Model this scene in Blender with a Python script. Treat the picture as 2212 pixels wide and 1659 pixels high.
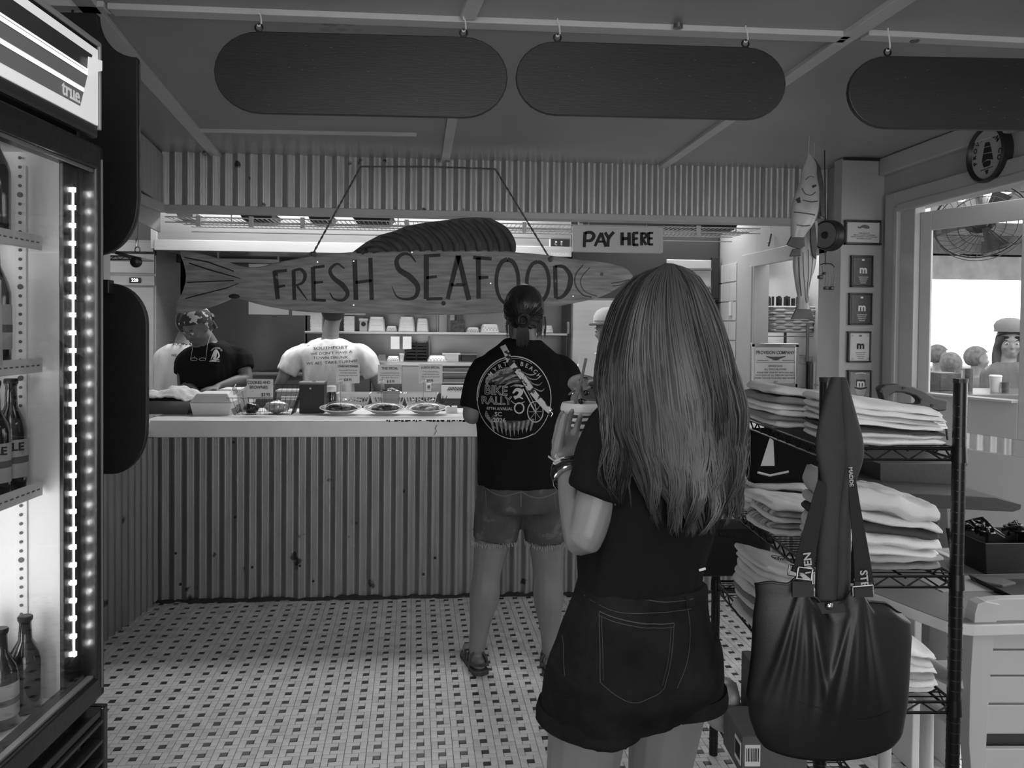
import bpy, bmesh, math, random
from math import sin, cos, pi, radians, atan2, sqrt, exp
from mathutils import Vector as V, Matrix, noise
from mathutils.bvhtree import BVHTree
for _o in list(bpy.data.objects): bpy.data.objects.remove(_o)
S = bpy.context.scene
COL = S.collection
random.seed(7)
# ---------------------------------------------------------------- camera
F, CX, CY, EYE = 1750., 1106., 738.7, 1.52
_psi, _th, _ph = math.atan(150/1750.), radians(1.2), .0095
fw = V((sin(_psi)*cos(_th), cos(_psi)*cos(_th), -sin(_th)))
_r0 = V((cos(_psi), -sin(_psi), 0)); _u0 = V((sin(_psi)*sin(_th), cos(_psi)*sin(_th), cos(_th)))
RT = _r0*cos(_ph)+_u0*sin(_ph); UP = _u0*cos(_ph)-_r0*sin(_ph)
cam = bpy.data.objects.new('camera', bpy.data.cameras.new('camera')); COL.objects.link(cam)
cam.matrix_world = Matrix(((RT.x, UP.x, -fw.x, 0), (RT.y, UP.y, -fw.y, 0), (RT.z, UP.z, -fw.z, EYE), (0, 0, 0, 1)))
cam.data.sensor_width = 36; cam.data.lens = F/2212*36; cam.data.shift_y = (CY-829.5)/2212
cam.data.clip_start = .05; cam.data.clip_end = 200
S.camera = cam
# ---------------------------------------------------------------- light
W = bpy.data.worlds.new('sky'); S.world = W; W.use_nodes = True
W.node_tree.nodes['Background'].inputs[0].default_value = (1, 1, 1, 1)
W.node_tree.nodes['Background'].inputs[1].default_value = 3.2
def area(name, loc, rot, sx, sy, power):
    l = bpy.data.lights.new(name, 'AREA'); l.shape = 'RECTANGLE'; l.size = sx; l.size_y = sy; l.energy = power
    o = bpy.data.objects.new(name, l); COL.objects.link(o); o.location = loc; o.rotation_euler = rot; return o
area('room_light', (-.3, .6, 2.36), (0, 0, 0), .5, 1.3, 9)
area('room_light', (1.5, .9, 2.36), (0, 0, 0), .4, .9, 4.5)  # added fill lamp to lift the shirts at the right
area('doorway_daylight', (.2, -2.1, 1.5), (radians(90), 0, 0), 2.6, 1.7, 20)
area('kitchen_light', (-.6, 5.75, 2.5), (0, 0, 0), 2.6, .35, 44)
area('kitchen_light', (1.9, 6.0, 2.5), (0, 0, 0), .8, .3, 9)
area('side_room_fill_light', (2.6, 5.6, 2.55), (0, 0, 0), .4, 1.2, 14)  # added fill lamp, stands in for window daylight in the side room
S.view_settings.view_transform = 'Standard'; S.view_settings.look = 'None'
S.view_settings.gamma = 1; S.view_settings.use_curve_mapping = False
S.view_settings.exposure = .1
# ---------------------------------------------------------------- helpers
def ray(px, py): return fw + RT*((px-CX)/F) + UP*((CY-py)/F)
E0 = V((0, 0, EYE))
def at(px, py, Y): d = ray(px, py); return E0 + d*(Y/d.y)
def atz(px, py, Z): d = ray(px, py); return E0 + d*((Z-EYE)/d.z)
def atx(px, py, X): d = ray(px, py); return E0 + d*(X/d.x)
def ppm(Y): return F/(Y*cos(_psi))
MATS = {}
def mat(name, v=.5, rough=.6, metal=0, var=.0, scale=8, bump=0, bscale=None, emit=0, stretch=(1, 1, 1), spec=.5, coat=0, spots=None, trans=0, alpha=1, v2=None, dist=0):
    """grey procedural material: v value, var noise variation, bump fine relief, spots=(value, threshold, scale) worn marks"""
    if name in MATS: return MATS[name]
    m = bpy.data.materials.new(name); m.use_nodes = True; nt = m.node_tree; N = nt.nodes; L = nt.links
    b = N['Principled BSDF']
    b.inputs['Base Color'].default_value = (v, v, v, 1); b.inputs['Roughness'].default_value = rough
    b.inputs['Metallic'].default_value = metal; b.inputs['Specular IOR Level'].default_value = spec
    b.inputs['Coat Weight'].default_value = coat; b.inputs['Coat Roughness'].default_value = .1
    b.inputs['Transmission Weight'].default_value = trans; b.inputs['Alpha'].default_value = alpha
    if emit: b.inputs['Emission Color'].default_value = (1, 1, 1, 1); b.inputs['Emission Strength'].default_value = emit
    if var or bump or spots:
        tc = N.new('ShaderNodeTexCoord'); mp = N.new('ShaderNodeMapping'); mp.inputs['Scale'].default_value = stretch
        L.new(tc.outputs['Object'], mp.inputs[0])
        nz = N.new('ShaderNodeTexNoise'); nz.inputs['Scale'].default_value = scale; nz.inputs['Detail'].default_value = 6; nz.inputs['Distortion'].default_value = dist
        L.new(mp.outputs[0], nz.inputs[0])
        rp = N.new('ShaderNodeValToRGB'); lo, hi = (max(0, v*(1-var)), min(1, v*(1+var))) if v2 is None else (v, v2)
        rp.color_ramp.elements[0].position = .3; rp.color_ramp.elements[1].position = .7
        rp.color_ramp.elements[0].color = (lo, lo, lo, 1); rp.color_ramp.elements[1].color = (hi, hi, hi, 1)
        L.new(nz.outputs[0], rp.inputs[0]); out = rp.outputs[0]
        if spots:
            n2 = N.new('ShaderNodeTexNoise'); n2.inputs['Scale'].default_value = spots[2]; n2.inputs['Detail'].default_value = 5
            L.new(tc.outputs['Object'], n2.inputs[0])
            r2 = N.new('ShaderNodeValToRGB'); r2.color_ramp.elements[0].position = spots[1]; r2.color_ramp.elements[1].position = spots[1]+.03
            L.new(n2.outputs[0], r2.inputs[0])
            mx = N.new('ShaderNodeMixRGB'); L.new(r2.outputs[0], mx.inputs[0]); L.new(out, mx.inputs[1]); mx.inputs[2].default_value = (spots[0],)*3+(1,)
            out = mx.outputs[0]
        L.new(out, b.inputs['Base Color'])
        if bump:
            n3 = N.new('ShaderNodeTexNoise'); n3.inputs['Scale'].default_value = bscale or scale*4; n3.inputs['Detail'].default_value = 4
            L.new(mp.outputs[0], n3.inputs[0])
            bp = N.new('ShaderNodeBump'); bp.inputs['Strength'].default_value = bump; bp.inputs['Distance'].default_value = .004
            L.new(n3.outputs[0], bp.inputs['Height']); L.new(bp.outputs[0], b.inputs['Normal'])
    MATS[name] = m; return m
def glass(name='glass', tint=1., rough=0., rfl=.08):
    if name in MATS: return MATS[name]
    m = bpy.data.materials.new(name); m.use_nodes = True; nt = m.node_tree; N = nt.nodes; L = nt.links
    for n in list(N): N.remove(n)
    o = N.new('ShaderNodeOutputMaterial'); t = N.new('ShaderNodeBsdfTransparent'); t.inputs[0].default_value = (tint,)*3+(1,)
    g = N.new('ShaderNodeBsdfGlossy'); g.inputs['Roughness'].default_value = rough; x = N.new('ShaderNodeMixShader')
    fr = N.new('ShaderNodeLayerWeight'); fr.inputs[0].default_value = .5; po = N.new('ShaderNodeMath'); po.operation = 'POWER'; po.inputs[1].default_value = 4.5
    mu = N.new('ShaderNodeMath'); mu.operation = 'MULTIPLY_ADD'; mu.inputs[1].default_value = .7; mu.inputs[2].default_value = .02+rfl*.3
    L.new(fr.outputs['Facing'], po.inputs[0]); L.new(po.outputs[0], mu.inputs[0]); L.new(mu.outputs[0], x.inputs[0]); L.new(t.outputs[0], x.inputs[1]); L.new(g.outputs[0], x.inputs[2]); L.new(x.outputs[0], o.inputs[0])
    MATS[name] = m; return m
def empty(name, loc=(0, 0, 0), label=None, cat=None, group=None, rot=(0, 0, 0)):
    o = bpy.data.objects.new(name, None); COL.objects.link(o); o.location = loc; o.rotation_euler = rot; o.empty_display_size = .05
    return tag(o, label, cat, group)
def tag(o, label=None, cat=None, group=None, kind=None):
    if label: o['label'] = label
    if cat: o['category'] = cat
    if group: o['group'] = group
    if kind: o['kind'] = kind
    return o
def wloc(o):
    p = V((0, 0, 0))
    while o is not None: p += o.location; o = o.parent
    return p
class MB:
    def __init__(s): s.v = []; s.f = []
    def add(s, vs, fs):
        n = len(s.v); s.v += [tuple(p) for p in vs]; s.f += [tuple(i+n for i in f) for f in fs]; return s
    def box(s, a, b, M=None):
        (x0, y0, z0), (x1, y1, z1) = a, b
        vs = [V((x, y, z)) for z in (z0, z1) for x, y in ((x0, y0), (x1, y0), (x1, y1), (x0, y1))]
        if M: vs = [M @ p for p in vs]
        return s.add(vs, [(0, 3, 2, 1), (4, 5, 6, 7), (0, 1, 5, 4), (1, 2, 6, 5), (2, 3, 7, 6), (3, 0, 4, 7)])
    def bar(s, p, q, w, h, up=(0, 0, 1)):
        p, q = V(p), V(q); d = (q-p); L = d.length; d.normalize(); x = d.cross(V(up))
        if x.length < 1e-4: x = d.cross(V((1, 0, 0)))
        x.normalize(); u = x.cross(d)
        M = Matrix(((d.x, x.x, u.x, p.x), (d.y, x.y, u.y, p.y), (d.z, x.z, u.z, p.z), (0, 0, 0, 1)))
        return s.box((0, -w/2, -h/2), (L, w/2, h/2), M)
    def rings(s, rings, closed=True, cap=True):
        n = len(rings[0]); vs = [p for r in rings for p in r]; fs = []
        for i in range(len(rings)-1):
            for j in range(n if closed else n-1):
                k = (j+1) % n; fs.append((i*n+j, i*n+k, (i+1)*n+k, (i+1)*n+j))
        if cap and closed: fs.append(tuple(range(n-1, -1, -1))); fs.append(tuple((len(rings)-1)*n+j for j in range(n)))
        return s.add(vs, fs)
    def tube(s, pts, r, n=8, flat=1, side=None, cap=True, rnd=False, tw=None):
        pts = [V(p) for p in pts]; R = r if isinstance(r, (list, tuple)) else [r]*len(pts); R = list(R)
        if rnd:
            a = (pts[0]-pts[1]).normalized(); b = (pts[-1]-pts[-2]).normalized(); r0, r1 = R[0], R[-1]
            pts = [pts[0]+a*r0*.97, pts[0]+a*r0*.7]+pts+[pts[-1]+b*r1*.7, pts[-1]+b*r1*.97]; R = [r0*.25, r0*.72]+R+[r1*.72, r1*.25]
        sd = V(side) if side else None; rs = []; prev = None
        for i, p in enumerate(pts):
            t = (pts[min(i+1, len(pts)-1)]-pts[max(i-1, 0)]); t.normalize()
            if sd is not None: x = sd - t*sd.dot(t)
            elif prev is not None: x = prev - t*prev.dot(t)
            else: x = t.orthogonal()
            if x.length < 1e-5: x = t.orthogonal()
            x.normalize(); y = t.cross(x); prev = x; fl = flat[min(i, len(flat)-1)] if isinstance(flat, (list, tuple)) else flat
            rs.append([p + x*(cos(2*pi*k/n)*R[i]) + y*(sin(2*pi*k/n)*R[i]*fl) for k in range(n)])
        return s.rings(rs, True, cap)
    def cyl(s, p, q, r, r2=None, n=16): return s.tube([p, q], [r, r if r2 is None else r2], n)
    def lathe(s, prof, c=(0, 0, 0), n=24, M=None, sy=1):
        rs = [[V((r*cos(2*pi*k/n), r*sy*sin(2*pi*k/n), z)) for k in range(n)] for r, z in prof]
        c = V(c); rs = [[(M @ p if M else p)+c for p in r] for r in rs]
        return s.rings(rs)
    def ell(s, c, r, M=None, nu=16, nv=10):
        rx, ry, rz = (r, r, r) if not hasattr(r, '__len__') else r; c = V(c); rs = []
        for i in range(nv+1):
            a = -pi/2+pi*(i*.98+.01*nv)/nv; rs.append([V((rx*cos(a)*cos(2*pi*k/nu), ry*cos(a)*sin(2*pi*k/nu), rz*sin(a))) for k in range(nu)])
        rs = [[(M @ p if M else p)+c for p in q] for q in rs]
        return s.rings(rs)
    def prism(s, out, t, M):
        """outline (x,y) list extruded by t along local z; M places it"""
        n = len(out); vs = [M @ V((x, y, z)) for z in (0, t) for x, y in out]
        return s.add(vs, [tuple(range(n-1, -1, -1)), tuple(range(n, 2*n))]+[(i, (i+1) % n, n+(i+1) % n, n+i) for i in range(n)])
    def mesh(s, name='m'):
        me = bpy.data.meshes.new(name); me.from_pydata(s.v, [], s.f); return me
    def build(s, name, m=None, parent=None, smooth=False, bevel=0, label=None, world=False, kind=None, seg=2, sub=0, tri=False):
        o = W_ = wloc(parent) if (world and parent) else V((0, 0, 0))
        if world and parent: s.v = [tuple(V(p)-W_) for p in s.v]
        me = s.mesh(name)
        bm = bmesh.new(); bm.from_mesh(me); bmesh.ops.recalc_face_normals(bm, faces=bm.faces); bm.to_mesh(me); bm.free()
        if m: me.materials.append(m)
        if smooth:
            me.polygons.foreach_set('use_smooth', [True]*len(me.polygons))
            try: me.set_sharp_from_angle(angle=radians(smooth if smooth is not True else 50))
            except Exception: pass
        o = bpy.data.objects.new(name, me); COL.objects.link(o)
        if parent: o.parent = parent
        if bevel:
            b = o.modifiers.new('b', 'BEVEL'); b.width = bevel; b.segments = seg; b.limit_method = 'ANGLE'; b.angle_limit = radians(40)
        if sub: u = o.modifiers.new('s', 'SUBSURF'); u.levels = sub; u.render_levels = sub
        return tag(o, label, None, None, kind)
def struct(o): o['kind'] = 'structure'; return o
def frame(o, x, y):
    """matrix with local x,y axes at origin o"""
    x = V(x).normalized(); y = V(y); y = (y-x*y.dot(x)).normalized(); z = x.cross(y); o = V(o)
    return Matrix(((x.x, y.x, z.x, o.x), (x.y, y.y, z.y, o.y), (x.z, y.z, z.z, o.z), (0, 0, 0, 1)))
def text_mesh(s, size, bold=.0, ext=0., align='CENTER', spacing=1.):
    c = bpy.data.curves.new('t', 'FONT'); c.body = s; c.size = size; c.align_x = align; c.align_y = 'CENTER'; c.offset = bold*size; c.extrude = ext
    c.resolution_u = 3; c.space_character = spacing
    o = bpy.data.objects.new('t', c); me = bpy.data.meshes.new_from_object(o); bpy.data.objects.remove(o); return me
def lettering(s, size, M, m, parent, bold=.0, ext=.0004, align='CENTER', name='lettering', sx=1., spacing=1., fn=None):
    """M is world; parent only translated"""
    me = text_mesh(s, size, bold, ext, align, spacing); me.name = name; W_ = wloc(parent)
    for v in me.vertices:
        p = V(v.co); p.x *= sx; p = fn(p) if fn else M @ p
        v.co = p - W_
    me.materials.clear(); me.materials.append(m)
    o = bpy.data.objects.new(name, me); COL.objects.link(o); o.parent = parent; return o
def arc(cx, cy, rx, ry, a0, a1, n): return [(cx+rx*cos(radians(a0+(a1-a0)*i/n)), cy+ry*sin(radians(a0+(a1-a0)*i/n))) for i in range(n+1)]
def crom(pts, k=6):
    """Catmull-Rom through points"""
    P = [V(p) for p in pts]; P = [P[0]*2-P[1]]+P+[P[-1]*2-P[-2]]; out = []
    for i in range(1, len(P)-2):
        for j in range(k):
            t = j/k; a, b, c, d = P[i-1:i+3]
            out.append(.5*((2*b)+(c-a)*t+(2*a-5*b+4*c-d)*t*t+(3*b-a-3*c+d)*t**3))
    out.append(P[-2]); return out
def crom1(vals, k): return [v.x for v in crom([(v, 0, 0) for v in vals], k)]
def fuse(mb, name, m, parent, voxel=.006, smooth=4, world=False, fn=None, label=None, ratio=None):
    """remesh overlapping closed shells to one continuous surface"""
    if world and parent: W_ = wloc(parent); mb.v = [tuple(V(p)-W_) for p in mb.v]
    me = mb.mesh(name); bm = bmesh.new(); bm.from_mesh(me); bmesh.ops.recalc_face_normals(bm, faces=bm.faces); bm.to_mesh(me); bm.free()
    t = bpy.data.objects.new('tmp', me); COL.objects.link(t)
    r = t.modifiers.new('r', 'REMESH'); r.mode = 'VOXEL'; r.voxel_size = voxel; r.use_smooth_shade = True
    if smooth: q = t.modifiers.new('s', 'SMOOTH'); q.factor = .5; q.iterations = smooth
    if ratio: q = t.modifiers.new('d', 'DECIMATE'); q.ratio = ratio
    dg = bpy.context.evaluated_depsgraph_get(); me2 = bpy.data.meshes.new_from_object(t.evaluated_get(dg), depsgraph=dg)
    bpy.data.objects.remove(t); bpy.data.meshes.remove(me); me2.name = name
    if fn:
        nn = [(V(v.co), V(v.normal)) for v in me2.vertices]
        for v, (c, n) in zip(me2.vertices, nn): v.co = fn(c, n)
    me2.polygons.foreach_set('use_smooth', [True]*len(me2.polygons))
    me2.materials.clear(); me2.materials.append(m)
    o = bpy.data.objects.new(name, me2); COL.objects.link(o)
    if parent: o.parent = parent
    if label: o['label'] = label
    return o
def bvh(o):
    """bvh in world of an object only translated"""
    w = wloc(o); return BVHTree.FromPolygons([V(v.co)+w for v in o.data.vertices], [tuple(p.vertices) for p in o.data.polygons])
def project(tree, M, d, off=.0015):
    """returns fn mapping local text coords to a surface hit along direction d (from M plane)"""
    d = V(d).normalized()
    def fn(p):
        q = M @ V((p.x, p.y, 0)); h = tree.ray_cast(q-d*.6, d)
        return (h[0] if h[0] else q) - d*(off+abs(p.z) if p.z <= 0 else off)
    return fn
def wr(p, amp=.006, f=9, st=(1, 1, 1)): return amp*noise.fractal(V((p.x*f*st[0], p.y*f*st[1], p.z*f*st[2])), 1, 2, 3)
# ================================================================ setting
WY, XL, XR, CEIL = 4.5, -1.53, 2.35, 2.43
mPaint = mat('wall_paint', .36, .55, var=.06, scale=3, bump=.15, bscale=60)
mCeil = mat('ceiling_paint', .31, .4, var=.08, scale=2, bump=.25, bscale=14)
mTrim = mat('trim_paint', .42, .4, var=.05, scale=5, bump=.1, bscale=40)
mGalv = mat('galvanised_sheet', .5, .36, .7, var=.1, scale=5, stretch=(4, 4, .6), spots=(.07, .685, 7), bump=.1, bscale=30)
mGalvShade = mat('shaded_galvanised_sheet', .27, .4, .7, var=.12, scale=5, stretch=(4, 4, .6), spots=(.05, .67, 7), bump=.1, bscale=30)  # shaded copy: weaker light on the counter is put into the colour
mGrout = mat('dark_grout', .035, .9)
mTile = mat('pale_tile', .66, .35, var=.12, scale=9, bump=.05, bscale=120, spots=(.22, .72, 16))
mTile2 = mat('pale_tile_worn', .56, .4, var=.12, scale=9, spots=(.2, .7, 16))
mDot = mat('black_tile', .012, .3)
mDirt = mat('dark_dirt', .02, .9)
mSteel = mat('brushed_steel', .42, .32, .85, var=.06, scale=5, stretch=(1, 1, 12))
mSteelD = mat('dull_steel', .2, .38, .8, var=.12, scale=4, stretch=(1, 1, 6))
mChrome = mat('chrome', .7, .15, 1)
mWhite = mat('white_paint', .62, .4, var=.04)
mKW = mat('kitchen_panel', .3, .5, var=.06, scale=3)
mBlack = mat('black_plastic', .015, .4)
mMetalB = mat('black_metal', .02, .35, .6)
mPaper = mat('paper', .72, .8, var=.03, scale=20)
mInk = mat('ink', .015, .7)
mGreyInk = mat('grey_ink', .13, .8)
mWhiteInk = mat('white_ink', .62, .7)

floor = struct(MB().box((-4.2, -2.6, -.1), (12, 13, -.006)).build('floor', mGrout))
# pinwheel tiles: pale 2:1 rectangles about a black square
G0 = atz(908.4, 1631.4, 0); ga = radians(2.0); gx = V((cos(ga), sin(ga), 0)); gy = V((-sin(ga), cos(ga), 0)); PT = .0764
def tile_mesh(w, h, name, m):
    b = .0012; me = MB(); x, y = w/2-.0007, h/2-.0007; e = .0012
    me.add([(-x, -y, -.006), (x, -y, -.006), (x, y, -.006), (-x, y, -.006), (-x, -y, -e), (x, -y, -e), (x, y, -e), (-x, y, -e), (-x+b, -y+b, 0), (x-b, -y+b, 0), (x-b, y-b, 0), (-x+b, y-b, 0)],
           [(0, 1, 5, 4), (1, 2, 6, 5), (2, 3, 7, 6), (3, 0, 4, 7), (4, 5, 9, 8), (5, 6, 10, 9), (6, 7, 11, 10), (7, 4, 8, 11), (8, 9, 10, 11)])
    return me
u_ = PT/3
LAY = [(0, 0, u_, u_, 2), (-u_/2, u_, 2*u_, u_, 0), (u_, u_/2, u_, 2*u_, 0), (u_/2, -u_, 2*u_, u_, 0), (-u_, -u_/2, u_, 2*u_, 0)]
TM = {}
for i_, (w, h) in enumerate([(u_, u_), (2*u_, u_), (u_, 2*u_)]):
    for m_ in ((mDot,) if i_ == 0 else (mTile, mTile2)):
        me = tile_mesh(w, h, 'tile', m_).mesh('tile'); me.materials.append(m_); TM[(round(w, 4), round(h, 4), m_.name)] = me
units = []
for i in range(-30, 34):
    for j in range(-12, 28):
        c = G0+gx*(i*PT)+gy*(j*PT)
        if c.y > 4.545 or c.x < -1.75 or c.x > XR-.05 or c.y < 1.55: continue
        d = c-E0; k = d.dot(fw); px = CX+F*d.dot(RT)/k; py = CY-F*d.dot(UP)/k
        units.append((not (225 < px < 1150 and py < 1650), round(c.y, 2), abs(px-700), i, j, c))
units.sort(key=lambda t: t[:3])
fields = {}
for n, (_, _, _, i, j, c) in enumerate(units):
    for (x, y, w, h, k) in LAY:
        m_ = mDot if k == 2 else (mTile if random.random() < .8 else mTile2)
        p = c+gx*x+gy*y; p.z = random.uniform(-.0006, .0003)
        if n < 60:
            o = bpy.data.objects.new('tile', TM[(round(w, 4), round(h, 4), m_.name)]); COL.objects.link(o); o.parent = floor; o.location = p; o.rotation_euler.z = ga
            if k == 2: o['label'] = 'black square tile'
        else:
            b = fields.setdefault(m_.name, MB()); src = TM[(round(w, 4), round(h, 4), m_.name)]
            b.add([p+gx*v.co.x+gy*v.co.y+V((0, 0, v.co.z)) for v in src.vertices], [tuple(q.vertices) for q in src.polygons])
for k_, b in fields.items(): b.build('tile_field', MATS[k_], floor, kind='stuff', label='black square tiles further off' if k_ == 'black_tile' else 'pale tiles further off')
d_ = MB()
rr = random.Random(3); pts = []
for i in range(90):
    x = XL-.02+i*.042; pts.append((x, WY-.004-rr.random()*.012, .002+rr.random()*.012))
d_.tube(pts, [.006+rr.random()*.012 for _ in pts], 6, flat=.6)
pts = [(XL-.02-i*.006, WY-i*.05, .006) for i in range(14)]; d_.tube(pts, [.008+rr.random()*.012 for _ in pts], 6)
d_.build('dirt_line', mDirt, floor, kind='stuff', label='dirty bead of old caulk along the counter foot')
# kitchen and side-room floor
MB().box((-4, 4.56, -.006), (3.2, 9, .0)).build('floor_sheet', mat('kitchen_floor', .12, .5, var=.2), floor)

ceiling = struct(MB().box((-4.2, -2.6, CEIL), (XR+.12, 4.62, CEIL+.06)).build('ceiling', mCeil))
def cz(px, py): p = atz(px, py, CEIL); p.z = CEIL-.008; return p
for a, b, w in [((240, 14), (1830, 74), .055), ((1868, 70), (2300, 92), .05), ((1010, 30), (1062, -90), .045), ((960, 357), (1003, 90), .045), ((1416, 367), (1830, 74), .05), ((1830, 74), (2160, -150), .055), ((305, 145), (478, 345), .055), ((-300, -6), (232, 10), .055), ((430, 278), (900, 287), .012), ((305, 145), (170, -20), .055)]:
    MB().bar(cz(*a), cz(*b), w, .018).build('batten', mat('batten_paint', .52, .4, var=.05), ceiling, bevel=.002)
for a in ((444, 324), (966, 341), (1465, 46), (1976, 76)):
    p = cz(*a); MB().cyl(p-V((0, 0, .012)), p-V((0, 0, .0)), .014, n=14).build('batten_screw', mSteelD, ceiling)
p = atz(740, 62, CEIL)-V((0, 0, .0)); wp = MB()
# blistered paint patch
for i in range(16):
    q = atz(690+i*6+random.uniform(-8, 8), 56+random.uniform(-14, 14), CEIL); wp.ell(q, (random.uniform(.012, .03), random.uniform(.006, .012), .0022), nu=8, nv=4)
wp.build('paint_blister', mat('gloss_ceiling_paint', .24, .18), ceiling, smooth=True, kind='stuff')

def corr(x0, x1, z0, z1, P, amp=.0095, per=.066, ph=0, n=6, sheet=.62, parent=None, ex=None, m=None, bend=0):
    """corrugated sheets from x0 to x1; P maps (s, off, z) to a point"""
    s = x0; k = 0
    while s < x1-.01:
        e = min(s+sheet, x1); b = MB(); rows = [[], []]; N = max(2, int((e+.03-s)/per*10)); lip = .0016*(k % 2)
        prof = []
        for i in range(N+1):
            t = s+(min(e+.025, x1)-s)*i/N; a = (t/per+ph) % 1
            q = .5+.5*sin(2*pi*a)
            prof.append((t, (q-.5)*2*amp+lip))
        zs = [z0, z1]
        b.rings([[P(t, o, z) for t, o in prof] for z in zs], closed=False, cap=False)
        n0 = len(b.v); b.rings([[P(t, o-.0015, z) for t, o in prof] for z in zs], closed=False, cap=False)
        o = b.build('corrugated_panel', m or mGalv, parent, smooth=80); s = e; k += 1
    return o
counter = empty('service_counter', (0, WY, 0), 'long serving counter clad in upright corrugated metal sheets with rust spots', 'counter')
CX1 = 2.1
corr(XL, CX1, .0, .9, lambda s, o, z: V((s, -o, z)), parent=counter, sheet=.66, m=mGalvShade)
MB().box((XL-.1, .02, 0), (CX1, .5, .9)).build('carcass', mKW, counter)
rd = V((-.062, -.567, 0)).normalized()
RA = V((XL, WY, 0)); rn = V((rd.y, -rd.x, 0)); rn = rn if rn.x > 0 else -rn
corr(0, 1.1, 0, .9, lambda s, o, z: RA-V((0, WY, 0))+rd*s+rn*o+V((0, 0, z)), parent=counter, sheet=.6, ph=.3, m=mGalvShade)
MB().prism([(0, 0), (rd.x*1.1, rd.y*1.1), (rd.x*1.1-.12, rd.y*1.1), (-.12, 0)], .898, frame((XL-.01, 0, 0), (1, 0, 0), (0, 1, 0))).build('return_wall', mWhite, counter)
scr = MB()
for px, py in [(508, 1117), (545, 1225), (648, 1222), (677, 1255), (380, 1195), (390, 1262), (940, 1205), (915, 1240), (505, 955), (770, 1130)]:
    p = at(px, py, WY-.008); scr.cyl(p-V((0, WY, 0)), p-V((0, WY+.006, 0)), .007, n=8)
scr.build('screw_heads', mDirt, counter, kind='stuff')
mTop = mat('worn_white_worktop', .78, .35, var=.05, scale=6, spots=(.12, .735, 22))
ctp = MB().box((XL-.06, WY-.035, .9), (CX1, WY+.62, .992)).build('countertop', mTop, bevel=.006)
tag(ctp, 'thick white painted worktop with chipped front edge along the serving counter', 'worktop')
rt = MB().prism([(0, .02), (rd.x*1.1+.03, rd.y*1.1), (rd.x*1.1-.2, rd.y*1.1), (-.2, .02)], .06, frame((XL-.02, WY-.03, .93), (1, 0, 0), (0, 1, 0))).build('countertop_return', mTop, bevel=.004); rt.parent = ctp
cr_ = MB(); rr = random.Random(5)
for i in range(44):
    x = -.32+rr.random()**.6*.5; cr_.box((x, WY-.0375, .985+rr.uniform(-.003, .003)), (x+rr.uniform(.004, .02), WY-.03, .9935))
pts = [at(944, 918, WY-.037), at(940, 926, WY-.037), at(943, 931, WY-.037), at(937, 940, WY-.037)]; cr_.tube(pts, .0016, 5)
cr_.build('chipped_edge', mDirt, ctp, kind='stuff')
# soffit
wall_back = struct(MB().box((XL-1.7, WY+.02, 2.12), (XR, WY+.1, CEIL)).build('wall_back', mPaint))
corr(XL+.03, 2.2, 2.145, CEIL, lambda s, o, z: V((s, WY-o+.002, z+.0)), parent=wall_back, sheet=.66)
MB().box((XL+.02, WY-.012, 2.112), (2.2, WY+.1, 2.147)).build('soffit_trim', mTrim, wall_back, bevel=.003)
MB().box((XL-1.7, WY-.0, 0), (XL-.28, WY+.1, CEIL)).build('wall_panel', mPaint, wall_back)
# beadboard return of the soffit
A_, B_ = V((XL+.03, WY-.01, 0)), at(300, 300, 3.98); B_.z = 0; n = 6
for i in range(n):
    a = A_.lerp(B_, i/n+.004); b = A_.lerp(B_, (i+1)/n-.004)
    MB().bar((a.x, a.y, 2.28), (b.x, b.y, 2.28), .012, .27).build('plank', mPaint, wall_back, bevel=.003)
MB().bar((A_.x, A_.y, 2.128), (B_.x, B_.y, 2.10), .03, .05).build('soffit_trim', mTrim, wall_back, bevel=.003)
MB().bar((A_.x-.02, A_.y+.02, 2.2), (B_.x-.02, B_.y+.02, 2.2), .01, .4).build('backing', mPaint, wall_back)
# column at the right
wcol = struct(MB().box((2.115, 4.17, 0), (XR+.1, 4.26, CEIL-.004)).build('trim_1', mPaint, bevel=.003))
MB().box((2.2, 4.26, 0), (XR+.1, 4.6, CEIL)).build('pier', mPaint, wcol)
MB().box((2.118, 4.158, CEIL-.016), (XR, 4.17, CEIL-.004)).build('shadow_gap', mBlack, wcol)
# right wall with the big opening
yc = atx(1945, 700, XR).y; yd = atx(1976, 700, XR).y
wr_ = struct(MB().box((XR, yc+.01, 0), (XR+.1, 4.2, CEIL)).build('wall_right', mPaint))
HZ = atx(1945, 454, XR).z
MB().box((XR+.001, 1.5, HZ), (XR+.1, yc+.01, CEIL)).build('lintel', mPaint, wr_)
MB().box((XR, -2.6, 0), (XR+.1, 1.5, CEIL)).build('wall_panel', mPaint, wr_)
MB().box((XR-.035, 1.4, CEIL-.095), (XR, 4.16, CEIL-.004)).build('crown', mTrim, wr_, bevel=.006)
z1 = atx(1916, 423, XR).z
MB().box((XR-.022, 1.5, HZ+.02), (XR, yc+.03, z1)).build('casing', mTrim, wr_, bevel=.005)
MB().box((XR-.03, 1.5, HZ-.012), (XR+.0, 4.0, HZ+.03)).build('casing', mTrim, wr_, bevel=.006)
yc = atx(1945, 700, XR).y; yd = atx(1976, 700, XR).y
MB().box((XR-.022, yc+.03, 0), (XR, 4.12, z1)).build('casing', mTrim, wr_, bevel=.005)
MB().box((XR-.03, yc-.0, 0), (XR, yc+.035, HZ+.02)).build('casing', mTrim, wr_, bevel=.006)
MB().box((XR-.01, yd, 0), (XR+.045, yc+.012, HZ)).build('jamb', mTrim, wr_, bevel=.004)
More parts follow.
